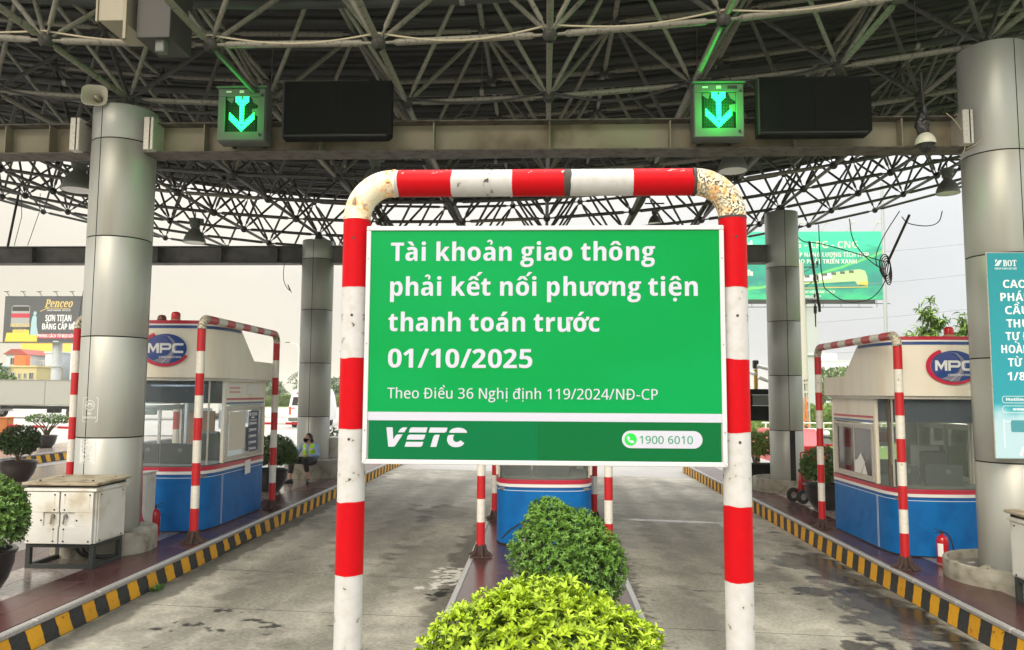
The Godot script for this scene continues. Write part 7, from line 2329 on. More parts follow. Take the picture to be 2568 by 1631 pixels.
func truck(label: String, at: Vector3, turn: float, box_m: Material, l: float) -> void:      # local x is forward
	var t := thing("box_truck", label, "truck", at, turn, "box trucks on the far plaza")
	var m := Mb.new(); m.box(Vector3(0, 1.92, 0), Vector3(l, 1.9, 2.1), 0.04); part("cargo_box", m, box_m, t)
	m = Mb.new()
	for k in [0, 4, 8]:
		m.box(Vector3(-l / 2 + 0.1 + k * (l - 0.2) / 8, 1.92, 1.06), Vector3(0.035, 1.88, 0.02))
		m.box(Vector3(-l / 2 + 0.1 + k * (l - 0.2) / 8, 1.92, -1.06), Vector3(0.035, 1.88, 0.02))
	for y in [0.99, 2.85]:
		m.box(Vector3(0, y, 1.065), Vector3(l, 0.06, 0.03)); m.box(Vector3(0, y, -1.065), Vector3(l, 0.06, 0.03))
	for q in [1.5, 2.2]: m.box(Vector3(0, q, 1.062), Vector3(l, 0.02, 0.012))
	part("box_rib", m, M.steel, t)
	m = Mb.new(); m.box(Vector3(-l * 0.22, 1.9, 1.075), Vector3(0.75, 1.75, 0.02), 0.004); part("side_door", m, box_m, t)
	m = Mb.new(); m.box(Vector3(0.6, 0.78, 0), Vector3(l + 1.6, 0.22, 0.8)); m.box(Vector3(0.4, 0.55, 0.85), Vector3(1.0, 0.4, 0.4), 0.05); m.box(Vector3(-l * 0.15, 0.6, 1.0), Vector3(1.3, 0.1, 0.04)); m.box(Vector3(-l * 0.15, 0.45, 1.0), Vector3(1.3, 0.05, 0.04)); part("chassis", m, M.stand, t)
	m = Mb.new(); m.prism(PackedVector2Array([Vector2(0, 0.5), Vector2(1.6, 0.5), Vector2(1.68, 1.2), Vector2(1.45, 2.15), Vector2(1.2, 2.3), Vector2(0, 2.3)]), -1.0, 1.0); var cb := part("cab", m, M.white_plastic, t, Vector3(l / 2 + 0.12, 0, 0))
	m = Mb.new(); m.box(Vector3(0.85, 1.7, 1.003), Vector3(0.75, 0.55, 0.01)); m.box(Vector3(0.85, 1.7, -1.003), Vector3(0.75, 0.55, 0.01)); m.box(Vector3(1.575, 1.68, 0), Vector3(0.02, 0.8, 1.7), 0.0, Basis(Vector3(0, 0, 1), 0.235)); part("cab_window", m, M.black, cb)
	for x in [-l * 0.28, -l * 0.28 - 0.95, l / 2 + 0.85]:
		for z in [0.88, -0.88]: wheel(t, Vector3(x, 0.42, z), 0.42, 0.26)
	m = Mb.new(); m.box(Vector3(-l / 2 - 0.02, 0.75, 0.8), Vector3(0.05, 0.15, 0.3)); m.box(Vector3(-l / 2 - 0.02, 0.75, -0.8), Vector3(0.05, 0.15, 0.3)); part("tail_light", m, M.beacon_red, t)

func van_ambulance(at: Vector3, turn: float) -> void:                 # local +z is the rear, towards the camera
	var t := thing("ambulance", "white ambulance van seen from behind, left of the rear column", "ambulance", at, turn)
	var wht := mat("van_white", lin(0.62, 0.63, 0.65), 0.3)
	var m := Mb.new()
	var sec := func(k: float) -> PackedVector2Array:
		return PackedVector2Array([Vector2(-0.92 * k, 0.35), Vector2(-0.95 * k, 0.6), Vector2(-0.95 * k, 1.15), Vector2(-0.84 * k, 1.75), Vector2(-0.74 * k, 2.1), Vector2(-0.6 * k, 2.25), Vector2(0.6 * k, 2.25), Vector2(0.74 * k, 2.1), Vector2(0.84 * k, 1.75), Vector2(0.95 * k, 1.15), Vector2(0.95 * k, 0.6), Vector2(0.92 * k, 0.35)])
	m.prism(sec.call(1.0), -4.3, 0.0, true)
	part("body", m, wht, t)
	m = Mb.new(); m.prism(PackedVector2Array([Vector2(-0.76, 1.30), Vector2(0.76, 1.30), Vector2(0.68, 1.78), Vector2(-0.68, 1.78)]), 0.0, 0.02); var w := part("rear_window", m, M.black, t)
	m = Mb.new()
	for k in 8:
		var a := deg_to_rad(170 - 20 * k)
		m.box(Vector3(cos(a) * 0.42, 1.36 + sin(a) * 0.36, 0.023), Vector3(0.07, 0.05, 0.004), 0.0, Basis(Vector3(0, 0, 1), a - PI / 2))
	part("window_lettering", m, mat("gold_print", lin(0.5, 0.4, 0.18), 0.5), w)
	m = Mb.new(); m.box(Vector3(0, 1.52, 0.023), Vector3(0.06, 0.2, 0.005)); m.box(Vector3(0, 1.52, 0.0232), Vector3(0.2, 0.06, 0.005)); m.box(Vector3(0, 1.37, 0.023), Vector3(0.36, 0.05, 0.004)); part("red_cross", m, M.band_red, w)
	part("lettering", lettering("AMBULANCE", 0.16, 1.05, true, 0.01), M.band_red, t, Vector3(-0.52, 1.92, 0.002))
	for s in [-1.0, 1.0]:
		m = Mb.new(); m.box(Vector3(s * 0.86, 0.98, 0.01), Vector3(0.12, 0.45, 0.04), 0.01); part("tail_light", m, mat("tail_red", lin(0.6, 0.08, 0.05), 0.2), t)
		m = Mb.new(); m.box(Vector3(s * 0.68, 1.12, 0.005), Vector3(0.2, 0.08, 0.01)); part("red_stripe", m, mat("pink_stripe", lin(0.6, 0.2, 0.2), 0.5), t)
		for z in [-0.75, -3.3]: 
			var q := Mb.new(); q.xf = Transform3D(Basis(Vector3(0, 0, 1), PI / 2), Vector3(s * 0.78, 0.33, z)); q.lathe([Vector2(0, -0.1), Vector2(0.33, -0.1), Vector2(0.33, 0.1), Vector2(0, 0.1)], 18); part("wheel", q, M.rubber, t)
	m = Mb.new(); m.box(Vector3(0, 0.48, 0.05), Vector3(1.86, 0.2, 0.14), 0.03); part("bumper", m, M.grey_case, t)
	m = Mb.new(); m.box(Vector3(0, 0.36, 0.03), Vector3(1.8, 0.05, 0.1)); part("bumper_strip", m, wht, t)
	m = Mb.new(); m.box(Vector3(0, 1.06, 0.01), Vector3(0.5, 0.05, 0.03)); part("door_grip", m, M.black, t)
	m = Mb.new(); m.box(Vector3(0, 0.88, 0.01), Vector3(0.46, 0.2, 0.01)); part("number_plate", m, M.paper, t)

func motorbike(label: String, at: Vector3, turn: float, paint: Material) -> void:
	var t := thing("motorbike", label, "motorbike", at, turn, "motorbikes parked by the far fence")
	for x in [-0.62, 0.62]: wheel(t, Vector3(x, 0.28, 0), 0.28, 0.09)
	var m := Mb.new(); m.prism(PackedVector2Array([Vector2(-0.75, 0.62), Vector2(-0.5, 0.45), Vector2(-0.1, 0.35), Vector2(0.25, 0.35), Vector2(0.5, 0.55), Vector2(0.55, 0.9), Vector2(0.42, 0.95), Vector2(0.25, 0.5), Vector2(-0.1, 0.55), Vector2(-0.3, 0.72), Vector2(-0.7, 0.72)]), -0.11, 0.11); part("body", m, paint, t)
	m = Mb.new(); m.box(Vector3(-0.38, 0.76, 0), Vector3(0.7, 0.09, 0.24), 0.04); part("seat", m, M.black, t)
	m = Mb.new(); m.tube(Vector3(0.45, 0.95, -0.3), Vector3(0.45, 0.95, 0.3), 0.018, 0.018, 7); m.tube(Vector3(0.6, 0.3, 0.06), Vector3(0.46, 0.95, 0.06), 0.025, 0.025, 7); part("handlebar", m, M.black, t)
	for s in [-1.0, 1.0]:
		m = Mb.new(); m.tube(Vector3(0.45, 0.95, s * 0.22), Vector3(0.42, 1.15, s * 0.3), 0.008, 0.008, 5); m.ball(Vector3(0.42, 1.17, s * 0.3), Vector3(0.02, 0.05, 0.07)); part("mirror", m, M.black, t)
	m = Mb.new(); m.ball(Vector3(-0.3, 0.93, 0), Vector3(0.16, 0.15, 0.14), 14, 9); part("helmet", m, mat("helmet_white", lin(0.7, 0.7, 0.7), 0.25), t)

func build_far() -> void:
	# barriers
	barrier("long barrier arm with an orange box at the far left", P(-19.0, gy(-19), 27.0), 2.9, -0.03, 1.0, mat("orange_box", lin(0.42, 0.14, 0.03), 0.5))
	barrier("short barrier arm between the left booth and its potted shrub", P(-11.2, gy(-12), 30.5), 1.5, 0.0, 1.0, mat("yellow_box", lin(0.6, 0.42, 0.05), 0.5))
	barrier("barrier arm with a thin red stripe behind the right rear column", P(9.2, gy(9.2) - 0.05, 30.0), 2.6, 0.0, 1.0, M.white_plastic)
	# equipment mast right of the board
	var e := thing("camera_mast", "black equipment box with cameras on a yellow and black mast beside the notice board", "camera mast", P(6.42, gy(6.4), 24.0))
	var m := Mb.new(); m.box(Vector3(0, 0.7, 0), Vector3(0.12, 1.4, 0.12), 0.01); part("mast", m, M.black, e)
	for k in 5:
		m = Mb.new(); m.box(Vector3(0, 0.55 + 0.18 * k, 0), Vector3(0.125, 0.09, 0.125), 0.005); part("yellow_band", m, mat("mast_yellow", lin(0.55, 0.33, 0.02), 0.5), e)
	m = Mb.new(); m.box(Vector3(0.05, 2.28, 0), Vector3(0.85, 0.95, 0.35), 0.02); part("case", m, M.matt_black, e)
	m = Mb.new(); m.box(Vector3(0.12, 2.42, 0.18), Vector3(0.55, 0.30, 0.02), 0.004); part("screen", m, M.grey_case, e)
	m = Mb.new(); m.box(Vector3(0.12, 2.26, 0.2), Vector3(0.6, 0.02, 0.06)); m.box(Vector3(0.12, 2.58, 0.2), Vector3(0.6, 0.02, 0.06)); part("visor", m, M.white_plastic, e)
	m = Mb.new(); m.tube(Vector3(0, 2.75, 0), Vector3(0, 3.35, 0), 0.06, 0.06, 8); part("top_post", m, M.mast_yellow, e)
	for q in [[Vector3(0.05, 3.45, 0.05), Vector3(0.32, 3.36, 0.3)], [Vector3(0.12, 3.1, 0.05), Vector3(0.34, 2.98, 0.3)], [Vector3(-0.25, 3.3, 0.0), Vector3(-0.1, 3.2, 0.3)]]:
		m = Mb.new(); m.tube(q[0], q[1], 0.065, 0.06, 12); m.tube(q[0], Vector3(0, q[0].y - 0.1, 0), 0.02, 0.02, 6); part("camera", m, M.white_plastic, e)
	m = Mb.new(); m.box(Vector3(0, 3.5, 0), Vector3(0.16, 0.26, 0.14), 0.02); part("flash_unit", m, M.black, e)
	# red car hidden behind the right column
	var car := thing("red_car", "red car mostly hidden behind the right rear column", "car", P(8.75, gy(8.0), 28.0), PI / 2)
	m = Mb.new(); m.prism(PackedVector2Array([Vector2(-1.0, 0.3), Vector2(3.0, 0.3), Vector2(3.05, 0.75), Vector2(2.2, 0.9), Vector2(1.5, 1.4), Vector2(0.1, 1.42), Vector2(-0.6, 0.95), Vector2(-1.0, 0.9)]), -0.8, 0.8, true); part("body", m, mat("car_red", lin(0.6, 0.015, 0.015), 0.2), car)
	m = Mb.new(); m.prism(PackedVector2Array([Vector2(-0.35, 0.95), Vector2(2.0, 0.93), Vector2(1.45, 1.34), Vector2(0.12, 1.36)]), 0.8, 0.81); part("side_window", m, M.black, car)
	for x in [-0.3, 2.3]:
		for z in [0.7, -0.7]: wheel(car, Vector3(x, 0.3, z), 0.3, 0.18)
	# vehicles on the left plaza
	truck("white box truck parked beyond the left lanes", P(-29.2, gy(-12), 57.0), 0.0, mat("box_white", lin(0.55, 0.56, 0.56), 0.45), 7.6)
	truck("grey box truck at the far left, its rear towards the white truck", P(-37.6, gy(-12), 58.5), PI, mat("box_grey", lin(0.27, 0.28, 0.25), 0.5), 7.4)
	van_ambulance(P(-14.05, gy(-12), 45.5), 0.05)
	# left billboard
	build_billboards()
	# houses on the left
	var cream := mat("wall_cream", lin(0.56, 0.46, 0.24), 0.8)
	var pale := mat("wall_pale", lin(0.52, 0.57, 0.62), 0.8)
	var yel := mat("wall_yellow", lin(0.85, 0.56, 0.10), 0.8)
	house("wide yellow building under the billboard at the far left", P(-76.2, 0.2, 118.0), 10.5, 9.6, 8.0, yel, [[2.4, 7.4, 1.2, 1.1]], 0, "building")
	var h1 := house("grey house with a red roof and an orange lean-to", P(-77.2, 0.2, 111.0), 3.2, 7.3, 5.0, pale, [[-0.5, 6.3, 0.8, 1.1]], 1)
	m = Mb.new(); m.box(Vector3(1.3, 6.2, 0.6), Vector3(1.7, 1.9, 1.0)); part("orange_wall", m, mat("wall_orange", lin(0.80, 0.14, 0.03), 0.8), h1)
	house("low cream house with a row of windows behind the trucks", P(-73.4, 0.2, 107.0), 4.0, 5.3, 6.0, cream, [[-1.4, 4.1, 0.7, 1.0], [-0.4, 4.1, 0.45, 0.8], [0.4, 4.1, 0.45, 0.8], [1.3, 4.1, 0.7, 1.0]], 0)
	house("pale blue house between the red-roofed house and the cream one", P(-76.4, 0.2, 106.0), 2.0, 5.3, 5.0, mat("wall_blue", lin(0.45, 0.58, 0.66), 0.8), [[0.3, 4.2, 0.7, 1.0]], 0)
	var h3 := house("narrow grey house with railings above the cream house", P(-72.9, 0.2, 113.0), 2.6, 7.6, 5.0, pale, [[0.5, 6.5, 0.9, 0.9]], 0)
	m = Mb.new()
	for k in 8: m.box(Vector3(-1.6 + 0.45 * k, 6.0, 0.6), Vector3(0.05, 0.9, 0.05))
	m.box(Vector3(0, 6.45, 0.6), Vector3(3.4, 0.06, 0.06)); m.box(Vector3(0, 5.5, 0.5), Vector3(3.4, 0.12, 0.6)); part("railing", m, M.white_plastic, h3)
	var h2 := house("tall white building right of the billboard pole", P(-66.2, 0.2, 112.0), 7.0, 9.1, 8.0, mat("wall_white", lin(0.62, 0.66, 0.72), 0.8), [[-0.4, 4.2, 0.7, 0.7], [-0.4, 5.8, 0.7, 0.7], [1.6, 5.2, 0.9, 1.0]], 0, "building")
	m = Mb.new(); m.box(Vector3(-0.6, 6.4, 0.2), Vector3(1.6, 0.1, 0.5)); m.box(Vector3(-0.6, 6.8, 0.4), Vector3(1.6, 0.05, 0.05)); part("balcony", m, M.white_plastic, h2)
	far_tree("green tree behind the trucks at the left edge", P(-55.0, 0.2, 76.0), 4.8, 2.4, 1500, Color(0.02, 0.06, 0.012), Color(0.12, 0.22, 0.04))
	# far greenery on the left, behind the plaza
	var k := 0
	for q in [[-58.0, 128.0, 4.4, 3.2], [-52.0, 122.0, 3.6, 2.8], [-47.0, 126.0, 4.6, 3.0], [-42.5, 121.0, 3.9, 2.9], [-38.0, 127.0, 4.9, 3.4], [-33.0, 122.0, 4.2, 3.2], [-28.5, 126.0, 5.4, 3.4], [-24.0, 124.0, 4.4, 3.2]]:
		far_tree(["low bushy tree, one of the far row across the plaza", "rounded tree of the far row, left part", "taller tree of the far row beside the palm", "dense tree of the far row near the palm's foot", "dark tree of the far row behind the ambulance", "leafy tree of the far row right of the ambulance", "tallest tree of the far row, seen just left of the near frame", "last tree of the far row, behind the near frame"][k], P(q[0], 0.0, q[1]), q[2], q[3], 1500, Color(0.04, 0.08, 0.04), Color(0.13, 0.20, 0.09), 7)
		k += 1
	palm("palm tree above the ambulance, left of the rear column", P(-30.2, 0.2, 98.0), 4.7)
	palm("lower palm in the far row", P(-36.6, 0.2, 104.0), 2.6)
	lamp_post("street lamp whose arms stand above the ambulance", P(-28.0, 0.2, 88.0), 7.7)
	lamp_post("street lamp just left of the near frame's left post", P(-22.2, 0.2, 90.0), 6.8)
	# grass bank along the far side and to the right
	grass_bank("left_bank", [[-75.0, 112.0], [-20.0, 112.0]], 3.0, 1.0, 2600, Color(0.08, 0.15, 0.03), Color(0.22, 0.30, 0.07))
	grass_bank("right_bank", [[13.0, 47.0], [40.0, 47.0]], 14.0, 2.4, 9000, Color(0.07, 0.16, 0.02), Color(0.26, 0.36, 0.07))
	for q in [["leafy young tree behind the right booth's roof, leftmost", 12.6, 27.5, 4.9, 0.55], ["leafy young tree behind the right booth, tall one near the wire", 13.65, 28.0, 6.2, 0.95], ["leafy young tree behind the right booth's beacons", 15.0, 28.5, 5.7, 1.0], ["leafy young tree beside the banner column, above the red beacon", 16.3, 28.0, 6.0, 0.9], ["young tree low behind the right booth's roof edge", 14.3, 29.0, 5.0, 0.7]]:
		sapling(q[0], P(q[1], gy(12.0), q[2]), q[3], q[4])
	for q in [["distant bushy tree right of the rear column", 33.0, 100.0, 4.6, 4.0], ["distant tree low above the far grass", 38.0, 110.0, 5.2, 4.4], ["distant pale tree near the hazy buildings", 44.0, 120.0, 6.0, 5.0]]:
		far_tree(q[0], P(q[1], -0.4, q[2]), q[3], q[4], 900, Color(0.06, 0.11, 0.03), Color(0.18, 0.26, 0.08), 6)
	var hz := house("hazy white apartment building in the distance at the right", P(98.0, -0.4, 270.0), 14.0, 14.0, 10.0, mat("wall_white", lin(0.62, 0.66, 0.72), 0.8), [[-4, 11, 2, 2], [0, 11, 2, 2], [4, 11, 2, 2], [-4, 7, 2, 2], [0, 7, 2, 2], [4, 7, 2, 2]], 0, "building")
	m = Mb.new(); m.box(Vector3(0, 15.5, -4), Vector3(5, 3, 4)); part("roof_house", m, M.wall_white, hz)
	# fence, motorbikes, utility pole
	var fn := thing("fence", "white tube railing along the far grass at the right", "fence", P(16.5, gy(12.0), 42.0))
	for y in [1.25, 0.95]:
		m = Mb.new(); m.tube(Vector3(-5.0, y, 0), Vector3(6.0, y, 0), 0.04, 0.04, 8); part("rail", m, M.white_plastic, fn)
	for x in 8:
		m = Mb.new(); m.tube(Vector3(-4.8 + 1.5 * x, 0, 0), Vector3(-4.8 + 1.5 * x, 1.3, 0), 0.045, 0.045, 8); part("post", m, M.white_plastic, fn)
	motorbike("white motorbike with a helmet on its seat, nearest the rear column", P(12.65, gy(12), 38.0), 0.9, M.van_white)
	motorbike("grey motorbike lying lower, right of the white one", P(13.5, gy(12), 37.5), 0.4, mat("bike_grey", lin(0.2, 0.21, 0.22), 0.3))
	motorbike("second white motorbike behind the other two", P(13.1, gy(12), 39.2), 2.4, M.van_white)
	var up := thing("utility_pole", "tall concrete utility pole with three pairs of insulators before the green billboard", "utility pole", P(14.70, gy(12), 45.0))
	m = Mb.new(); m.tube(Vector3(0.1, 3.6, 0), Vector3(0.05, 10.3, 0), 0.19, 0.13, 10)
	for s in [-1.0, 1.0]: m.box(Vector3(0.12 + s * 0.14, 1.8, 0), Vector3(0.09, 3.65, 0.2), 0.01, Basis(Vector3(0, 0, 1), 0.01))
	for y in 7: m.box(Vector3(0.12, 0.3 + y * 0.52, 0), Vector3(0.22, 0.12, 0.18))
	part("pole", m, mat("pale_concrete", lin(0.44, 0.43, 0.38), 0.85), up)
	for y in 3:
		m = Mb.new()
		var yy := 10.05 - 0.86 * y - (0.12 if y == 2 else 0.0)
		m.box(Vector3(0.52, yy, 0), Vector3(0.95, 0.05, 0.06)); m.tube(Vector3(0.1, yy - 0.36, 0), Vector3(0.65, yy - 0.02, 0), 0.025, 0.025, 6); m.tube(Vector3(0.98, yy, 0), Vector3(1.0, yy + 0.12, 0), 0.03, 0.03, 6)
		var arm := part("cross_arm", m, M.cable, up)
		for q in [0.76, 0.96]:
			var im := Mb.new()
			im.xf = Transform3D(Basis(), Vector3(q, yy + (0.06 if q < 0.9 else 0.12), 0))
			im.lathe([Vector2(0.03, 0), Vector2(0.075, 0.04), Vector2(0.04, 0.07), Vector2(0.08, 0.11), Vector2(0.045, 0.14), Vector2(0.075, 0.18), Vector2(0.03, 0.24), Vector2(0, 0.25)], 12)
			part("insulator", im, M.black, arm)
	m = Mb.new(); m.tube(Vector3(0.05, 0.2, 0.22), Vector3(-0.2, 2.7, 0.2), 0.05, 0.05, 8); m.tube(Vector3(0.2, 0.1, 0.22), Vector3(0.02, 2.6, 0.2), 0.05, 0.05, 8); part("orange_pipe", m, mat("pipe_orange", lin(0.62, 0.17, 0.05), 0.5), up)
	var tp := thing("mast_pole", "tall thin grey mast standing at the right edge of the green billboard", "pole", P(17.2, gy(12), 40.0))
	m = Mb.new(); m.tube(Vector3.ZERO, Vector3(0.1, 13.6, 0), 0.11, 0.075, 12); part("shaft", m, mat("mast_grey", lin(0.40, 0.44, 0.46), 0.4, 0.3), tp)
	var tp2 := thing("mast_pole", "thin pale pole with rungs between the utility pole and the green billboard", "pole", P(16.2, gy(12), 50.0))
	m = Mb.new(); m.tube(Vector3(0, 0, 0), Vector3(0.0, 14.0, 0), 0.06, 0.05, 8)
	for y in 6: m.box(Vector3(-0.12, 9.2 + 0.3 * y, 0), Vector3(0.24, 0.04, 0.04))
	part("shaft", m, M.white_plastic, tp2)
	# overhead wires on the right
	for q in [[10.2, 12.2, "highest"], [8.4, 10.4, "second"], [6.4, 8.4, "third"], [4.6, 6.4, "lowest"]]:
		var wr := thing("power_line", "%s of the thin power lines rising to the right behind the banner column" % q[2], "power line", P(15.6, q[0], 45.0), 0.0, "thin power lines at the right")
		m = Mb.new()
		var pts := []
		for s in 13:
			var f := s / 12.0
			pts.append(Vector3(f * 26.0, f * (q[1] - q[0]) * 2.3 - 0.8 * sin(PI * f), -2.0 * f))
		m.sweep(pts, 0.012, 5)
		part("strand", m, mat("wire_grey", lin(0.25, 0.25, 0.26), 0.6), wr)

func sapling(label: String, at: Vector3, h: float, r: float) -> void:
	var t := thing("tree", label, "tree", at, rng.randf() * TAU)
	var m := Mb.new()
	m.sweep(smooth_path([Vector3.ZERO, Vector3(0.05, h * 0.5, 0.02), Vector3(0, h * 0.97, 0)], 6), 0.05, 7, true, 0.012)
	var tips := []
	for k in 9:
		var a := TAU * k * 0.38
		var y0 := h * (0.42 + 0.055 * k)
		var ln := r * (1.0 - 0.07 * k)
		var tip := Vector3(cos(a) * ln * 0.75, y0 + ln * 0.9, sin(a) * ln * 0.75)
		m.sweep([Vector3(0, y0, 0), Vector3(cos(a) * ln * 0.45, y0 + ln * 0.3, sin(a) * ln * 0.45), tip], 0.018, 5, true, 0.006)
		tips.append([Vector3(0, y0, 0), tip])
	tips.append([Vector3(0, h * 0.7, 0), Vector3(0, h, 0)])
	part("trunk", m, M.bark, t)
	var xs := []
	var cs := []
	for q in tips:
		for k in 130:
			var f := rng.randf_range(0.25, 1.02)
			var p: Vector3 = q[0].lerp(q[1], f) + Vector3(rng.randfn(), rng.randfn() * 0.6, rng.randfn()) * 0.10
			var d := Vector3(rng.randf_range(-1, 1), rng.randf_range(-0.9, 0.5), rng.randf_range(-1, 1)).normalized()
			xs.append(Transform3D(leaf_basis(d, 0.3).scaled(Vector3.ONE * rng.randf_range(0.7, 1.25)), p))
			cs.append(Color(0.05, 0.13, 0.015).lerp(Color(0.26, 0.42, 0.05), rng.randf()))
	many("crown", leaf_mesh(0.24, 0.065, 0.25, 0.5).mesh(), M.leaf, xs, cs, t)

func grass_bank(called: String, line: Array, dp: float, hh: float, n: int, ca: Color, cb: Color) -> void:
	var g := gy(line[0][0])
	var m := Mb.new()
	var x0: float = line[0][0]; var x1: float = line[1][0]; var d: float = line[0][1]
	for s in 24:
		for k in 4:
			var q := []
			for c in [[s, k], [s + 1, k], [s + 1, k + 1], [s, k + 1]]:
				var x := lerpf(x0, x1, c[0] / 24.0)
				var f: float = c[1] / 4.0
				q.append(P(x, g - 0.08 + hh * smoothstep(0.0, 1.0, f) * (0.8 + 0.2 * sin(x * 0.7 + f * 3.0)), d + dp * f))
			m.flat(q[0], q[1], q[2], q[3], Vector3.UP)
	struct(called, m, M.field)
	var o := Node3D.new()
	o.name = numbered("tall_grass")
	add_child(o)
	tag(o, "tall green grass covering the %s bank" % ("far left" if x0 < 0 else "right"), "grass")
	o.set_meta("kind", "stuff")
	var xs := []
	var cs := []
	var w := 0.05 * dp / 3.0 if x0 < 0 else 0.06
	var tuft := Mb.new()
	var lf := leaf_mesh(0.55, 0.045, 0.2, 0.35)
	for k in 6:
		var a := TAU * k / 6
		tuft.add(lf, Transform3D(Basis(Vector3.UP, a) * Basis(Vector3(1, 0, 0), -1.15 + 0.1 * (k % 3)), Vector3(cos(a), 0, sin(a)) * 0.05))
	for k in n:
		var x := rng.randf_range(x0, x1)
		var f := rng.randf()
		var y := g - 0.1 + hh * smoothstep(0.0, 1.0, f) * (0.8 + 0.2 * sin(x * 0.7 + f * 3.0))
		var sc := rng.randf_range(0.7, 1.7) * (1.6 if x0 < 0 else 1.0)
		xs.append(Transform3D(Basis(Vector3.UP, rng.randf() * TAU).scaled(Vector3.ONE * sc), P(x, y, d + dp * f)))
		cs.append(ca.lerp(cb, rng.randf()))
	many("blades", tuft.mesh(), M.leaf, xs, cs, o)

func build_billboards() -> void:
	# left: dark paint advertisement
	var b := thing("billboard", "dark paint billboard on a round pole at the far left", "billboard", P(-64.4, 0.2, 100.0), 0.0)
	var W := 14.4; var H := 6.1; var y0 := 8.45
	var m := Mb.new(); m.box(Vector3(0, y0 + H / 2, -0.3), Vector3(W, H, 0.5)); part("panel", m, mat("board_dark", lin(0.055, 0.06, 0.07), 0.6), b)
	m = Mb.new(); m.tube(Vector3(0, 0, -0.5), Vector3(0, 8.6, -0.5), 0.62, 0.60, 18); part("pole", m, mat("pole_grey", lin(0.42, 0.45, 0.47), 0.5), b)
	m = Mb.new(); m.tube(Vector3(0, 5.2, -0.5), Vector3(0, 5.4, -0.5), 0.85, 0.85, 18); part("pole_flange", m, M.pole_grey, b)
	m = Mb.new()
	for k in 7: m.tube(Vector3(-6.6 + 2.2 * k, y0 + H, 0), Vector3(-6.4 + 2.2 * k, y0 + H + 0.45, 0.9), 0.05, 0.05, 5); m.box(Vector3(-6.3 + 2.2 * k, y0 + H + 0.45, 1.0), Vector3(0.6, 0.1, 0.2))
	m.box(Vector3(0, y0 - 0.12, 0.3), Vector3(W, 0.12, 0.9)); part("lamp_arm", m, M.grey_case, b)
	var zf := -0.04
	var gold := mat("print_gold", lin(0.62, 0.46, 0.16), 0.5)
	var yel := mat("print_yellow", lin(0.72, 0.52, 0.06), 0.6)
	part("lettering", lettering("Penceo", 1.05, 3.7, true, 0.02, true, 0.22), gold, b, Vector3(-1.75, y0 + 4.6, zf))
	m = Mb.new(); m.box(Vector3(0.1, y0 + 4.42, zf), Vector3(3.2, 0.06, 0.02)); m.box(Vector3(-1.7, y0 + 4.35, zf), Vector3(1.4, 0.08, 0.02), 0, Basis(Vector3(0, 0, 1), 0.45)); part("underline", m, gold, b)
	part("lettering", lettering("HIGHER STANDARDS - BETTER LIFE", 0.2, 3.2, false, 0.02), M.white_print, b, Vector3(-1.4, y0 + 4.1, zf))
	part("lettering", lettering("SƠN TITAN", 0.85, 3.5, true, 0.02), M.white_print, b, Vector3(-1.55, y0 + 2.75, zf))
	part("lettering", lettering("ĐẲNG CẤP MỚI", 0.8, 5.0, true, 0.02), M.white_print, b, Vector3(-1.95, y0 + 1.65, zf))
	m = Mb.new(); m.box(Vector3(0.6, y0 + 0.78, zf - 0.005), Vector3(6.6, 0.62, 0.03)); part("red_strip", m, M.band_red, b)
	part("lettering", lettering("PHONG CÁCH TỪ MỌI GÓC NHÌN", 0.42, 6.2, true, 0.02), M.white_print, b, Vector3(-2.5, y0 + 0.6, zf + 0.02))
	m = Mb.new(); m.prism(PackedVector2Array([Vector2(-6.9, y0 + 0.05), Vector2(-6.7, y0 + 1.2), Vector2(-5.9, y0 + 1.2), Vector2(-5.9, y0 + 1.6), Vector2(-3.7, y0 + 1.6), Vector2(-3.6, y0 + 0.9), Vector2(-2.6, y0 + 0.9), Vector2(-2.5, y0 + 0.05)]), zf, zf + 0.02); part("printed_stand", m, yel, b)
	m = Mb.new(); m.prism(rounded(2.5, 2.9, 0.35), 0, 0.02); var can := part("printed_can", m, mat("print_silver", lin(0.30, 0.31, 0.32), 0.4), b, Vector3(-4.95, y0 + 3.4, zf + 0.01))
	m = Mb.new(); m.box(Vector3(0, 0.1, 0.03), Vector3(2.5, 0.55, 0.02)); part("can_band", m, M.band_red, can)
	m = Mb.new(); m.box(Vector3(0, 1.0, 0.03), Vector3(2.3, 0.6, 0.02)); part("can_top", m, M.black, can)
	part("lettering", lettering("HERITAGE", 0.42, 2.6, true, 0.02), gold, b, Vector3(-6.2, y0 + 2.0, zf + 0.04))
	part("lettering", lettering("PAINT", 0.42, 1.5, true, 0.02), gold, b, Vector3(-5.6, y0 + 1.25, zf + 0.04))
	m = Mb.new(); m.prism(PackedVector2Array([Vector2(-3.5, y0 + 0.9), Vector2(-3.45, y0 + 2.6), Vector2(-3.3, y0 + 3.4), Vector2(-3.0, y0 + 3.6), Vector2(-2.75, y0 + 3.3), Vector2(-2.7, y0 + 2.2), Vector2(-2.4, y0 + 0.9)]), zf, zf + 0.02); m.prism(ellipse(0.22, 0.26, 0, TAU * 15 / 16, 16, -3.0, y0 + 3.8), zf, zf + 0.02); part("printed_figure", m, mat("print_pale_blue", lin(0.30, 0.46, 0.52), 0.6), b)

	# right: green gas advertisement
	b = thing("billboard", "green gas billboard with a train on a square pole behind the right rear column", "billboard", P(29.95, -0.4, 90.0), 0.0)
	W = 17.6; H = 7.9; y0 = 13.55
	m = Mb.new(); m.box(Vector3(0, y0 + H / 2, -0.3), Vector3(W, H, 0.5)); part("panel", m, M.pole_grey, b)
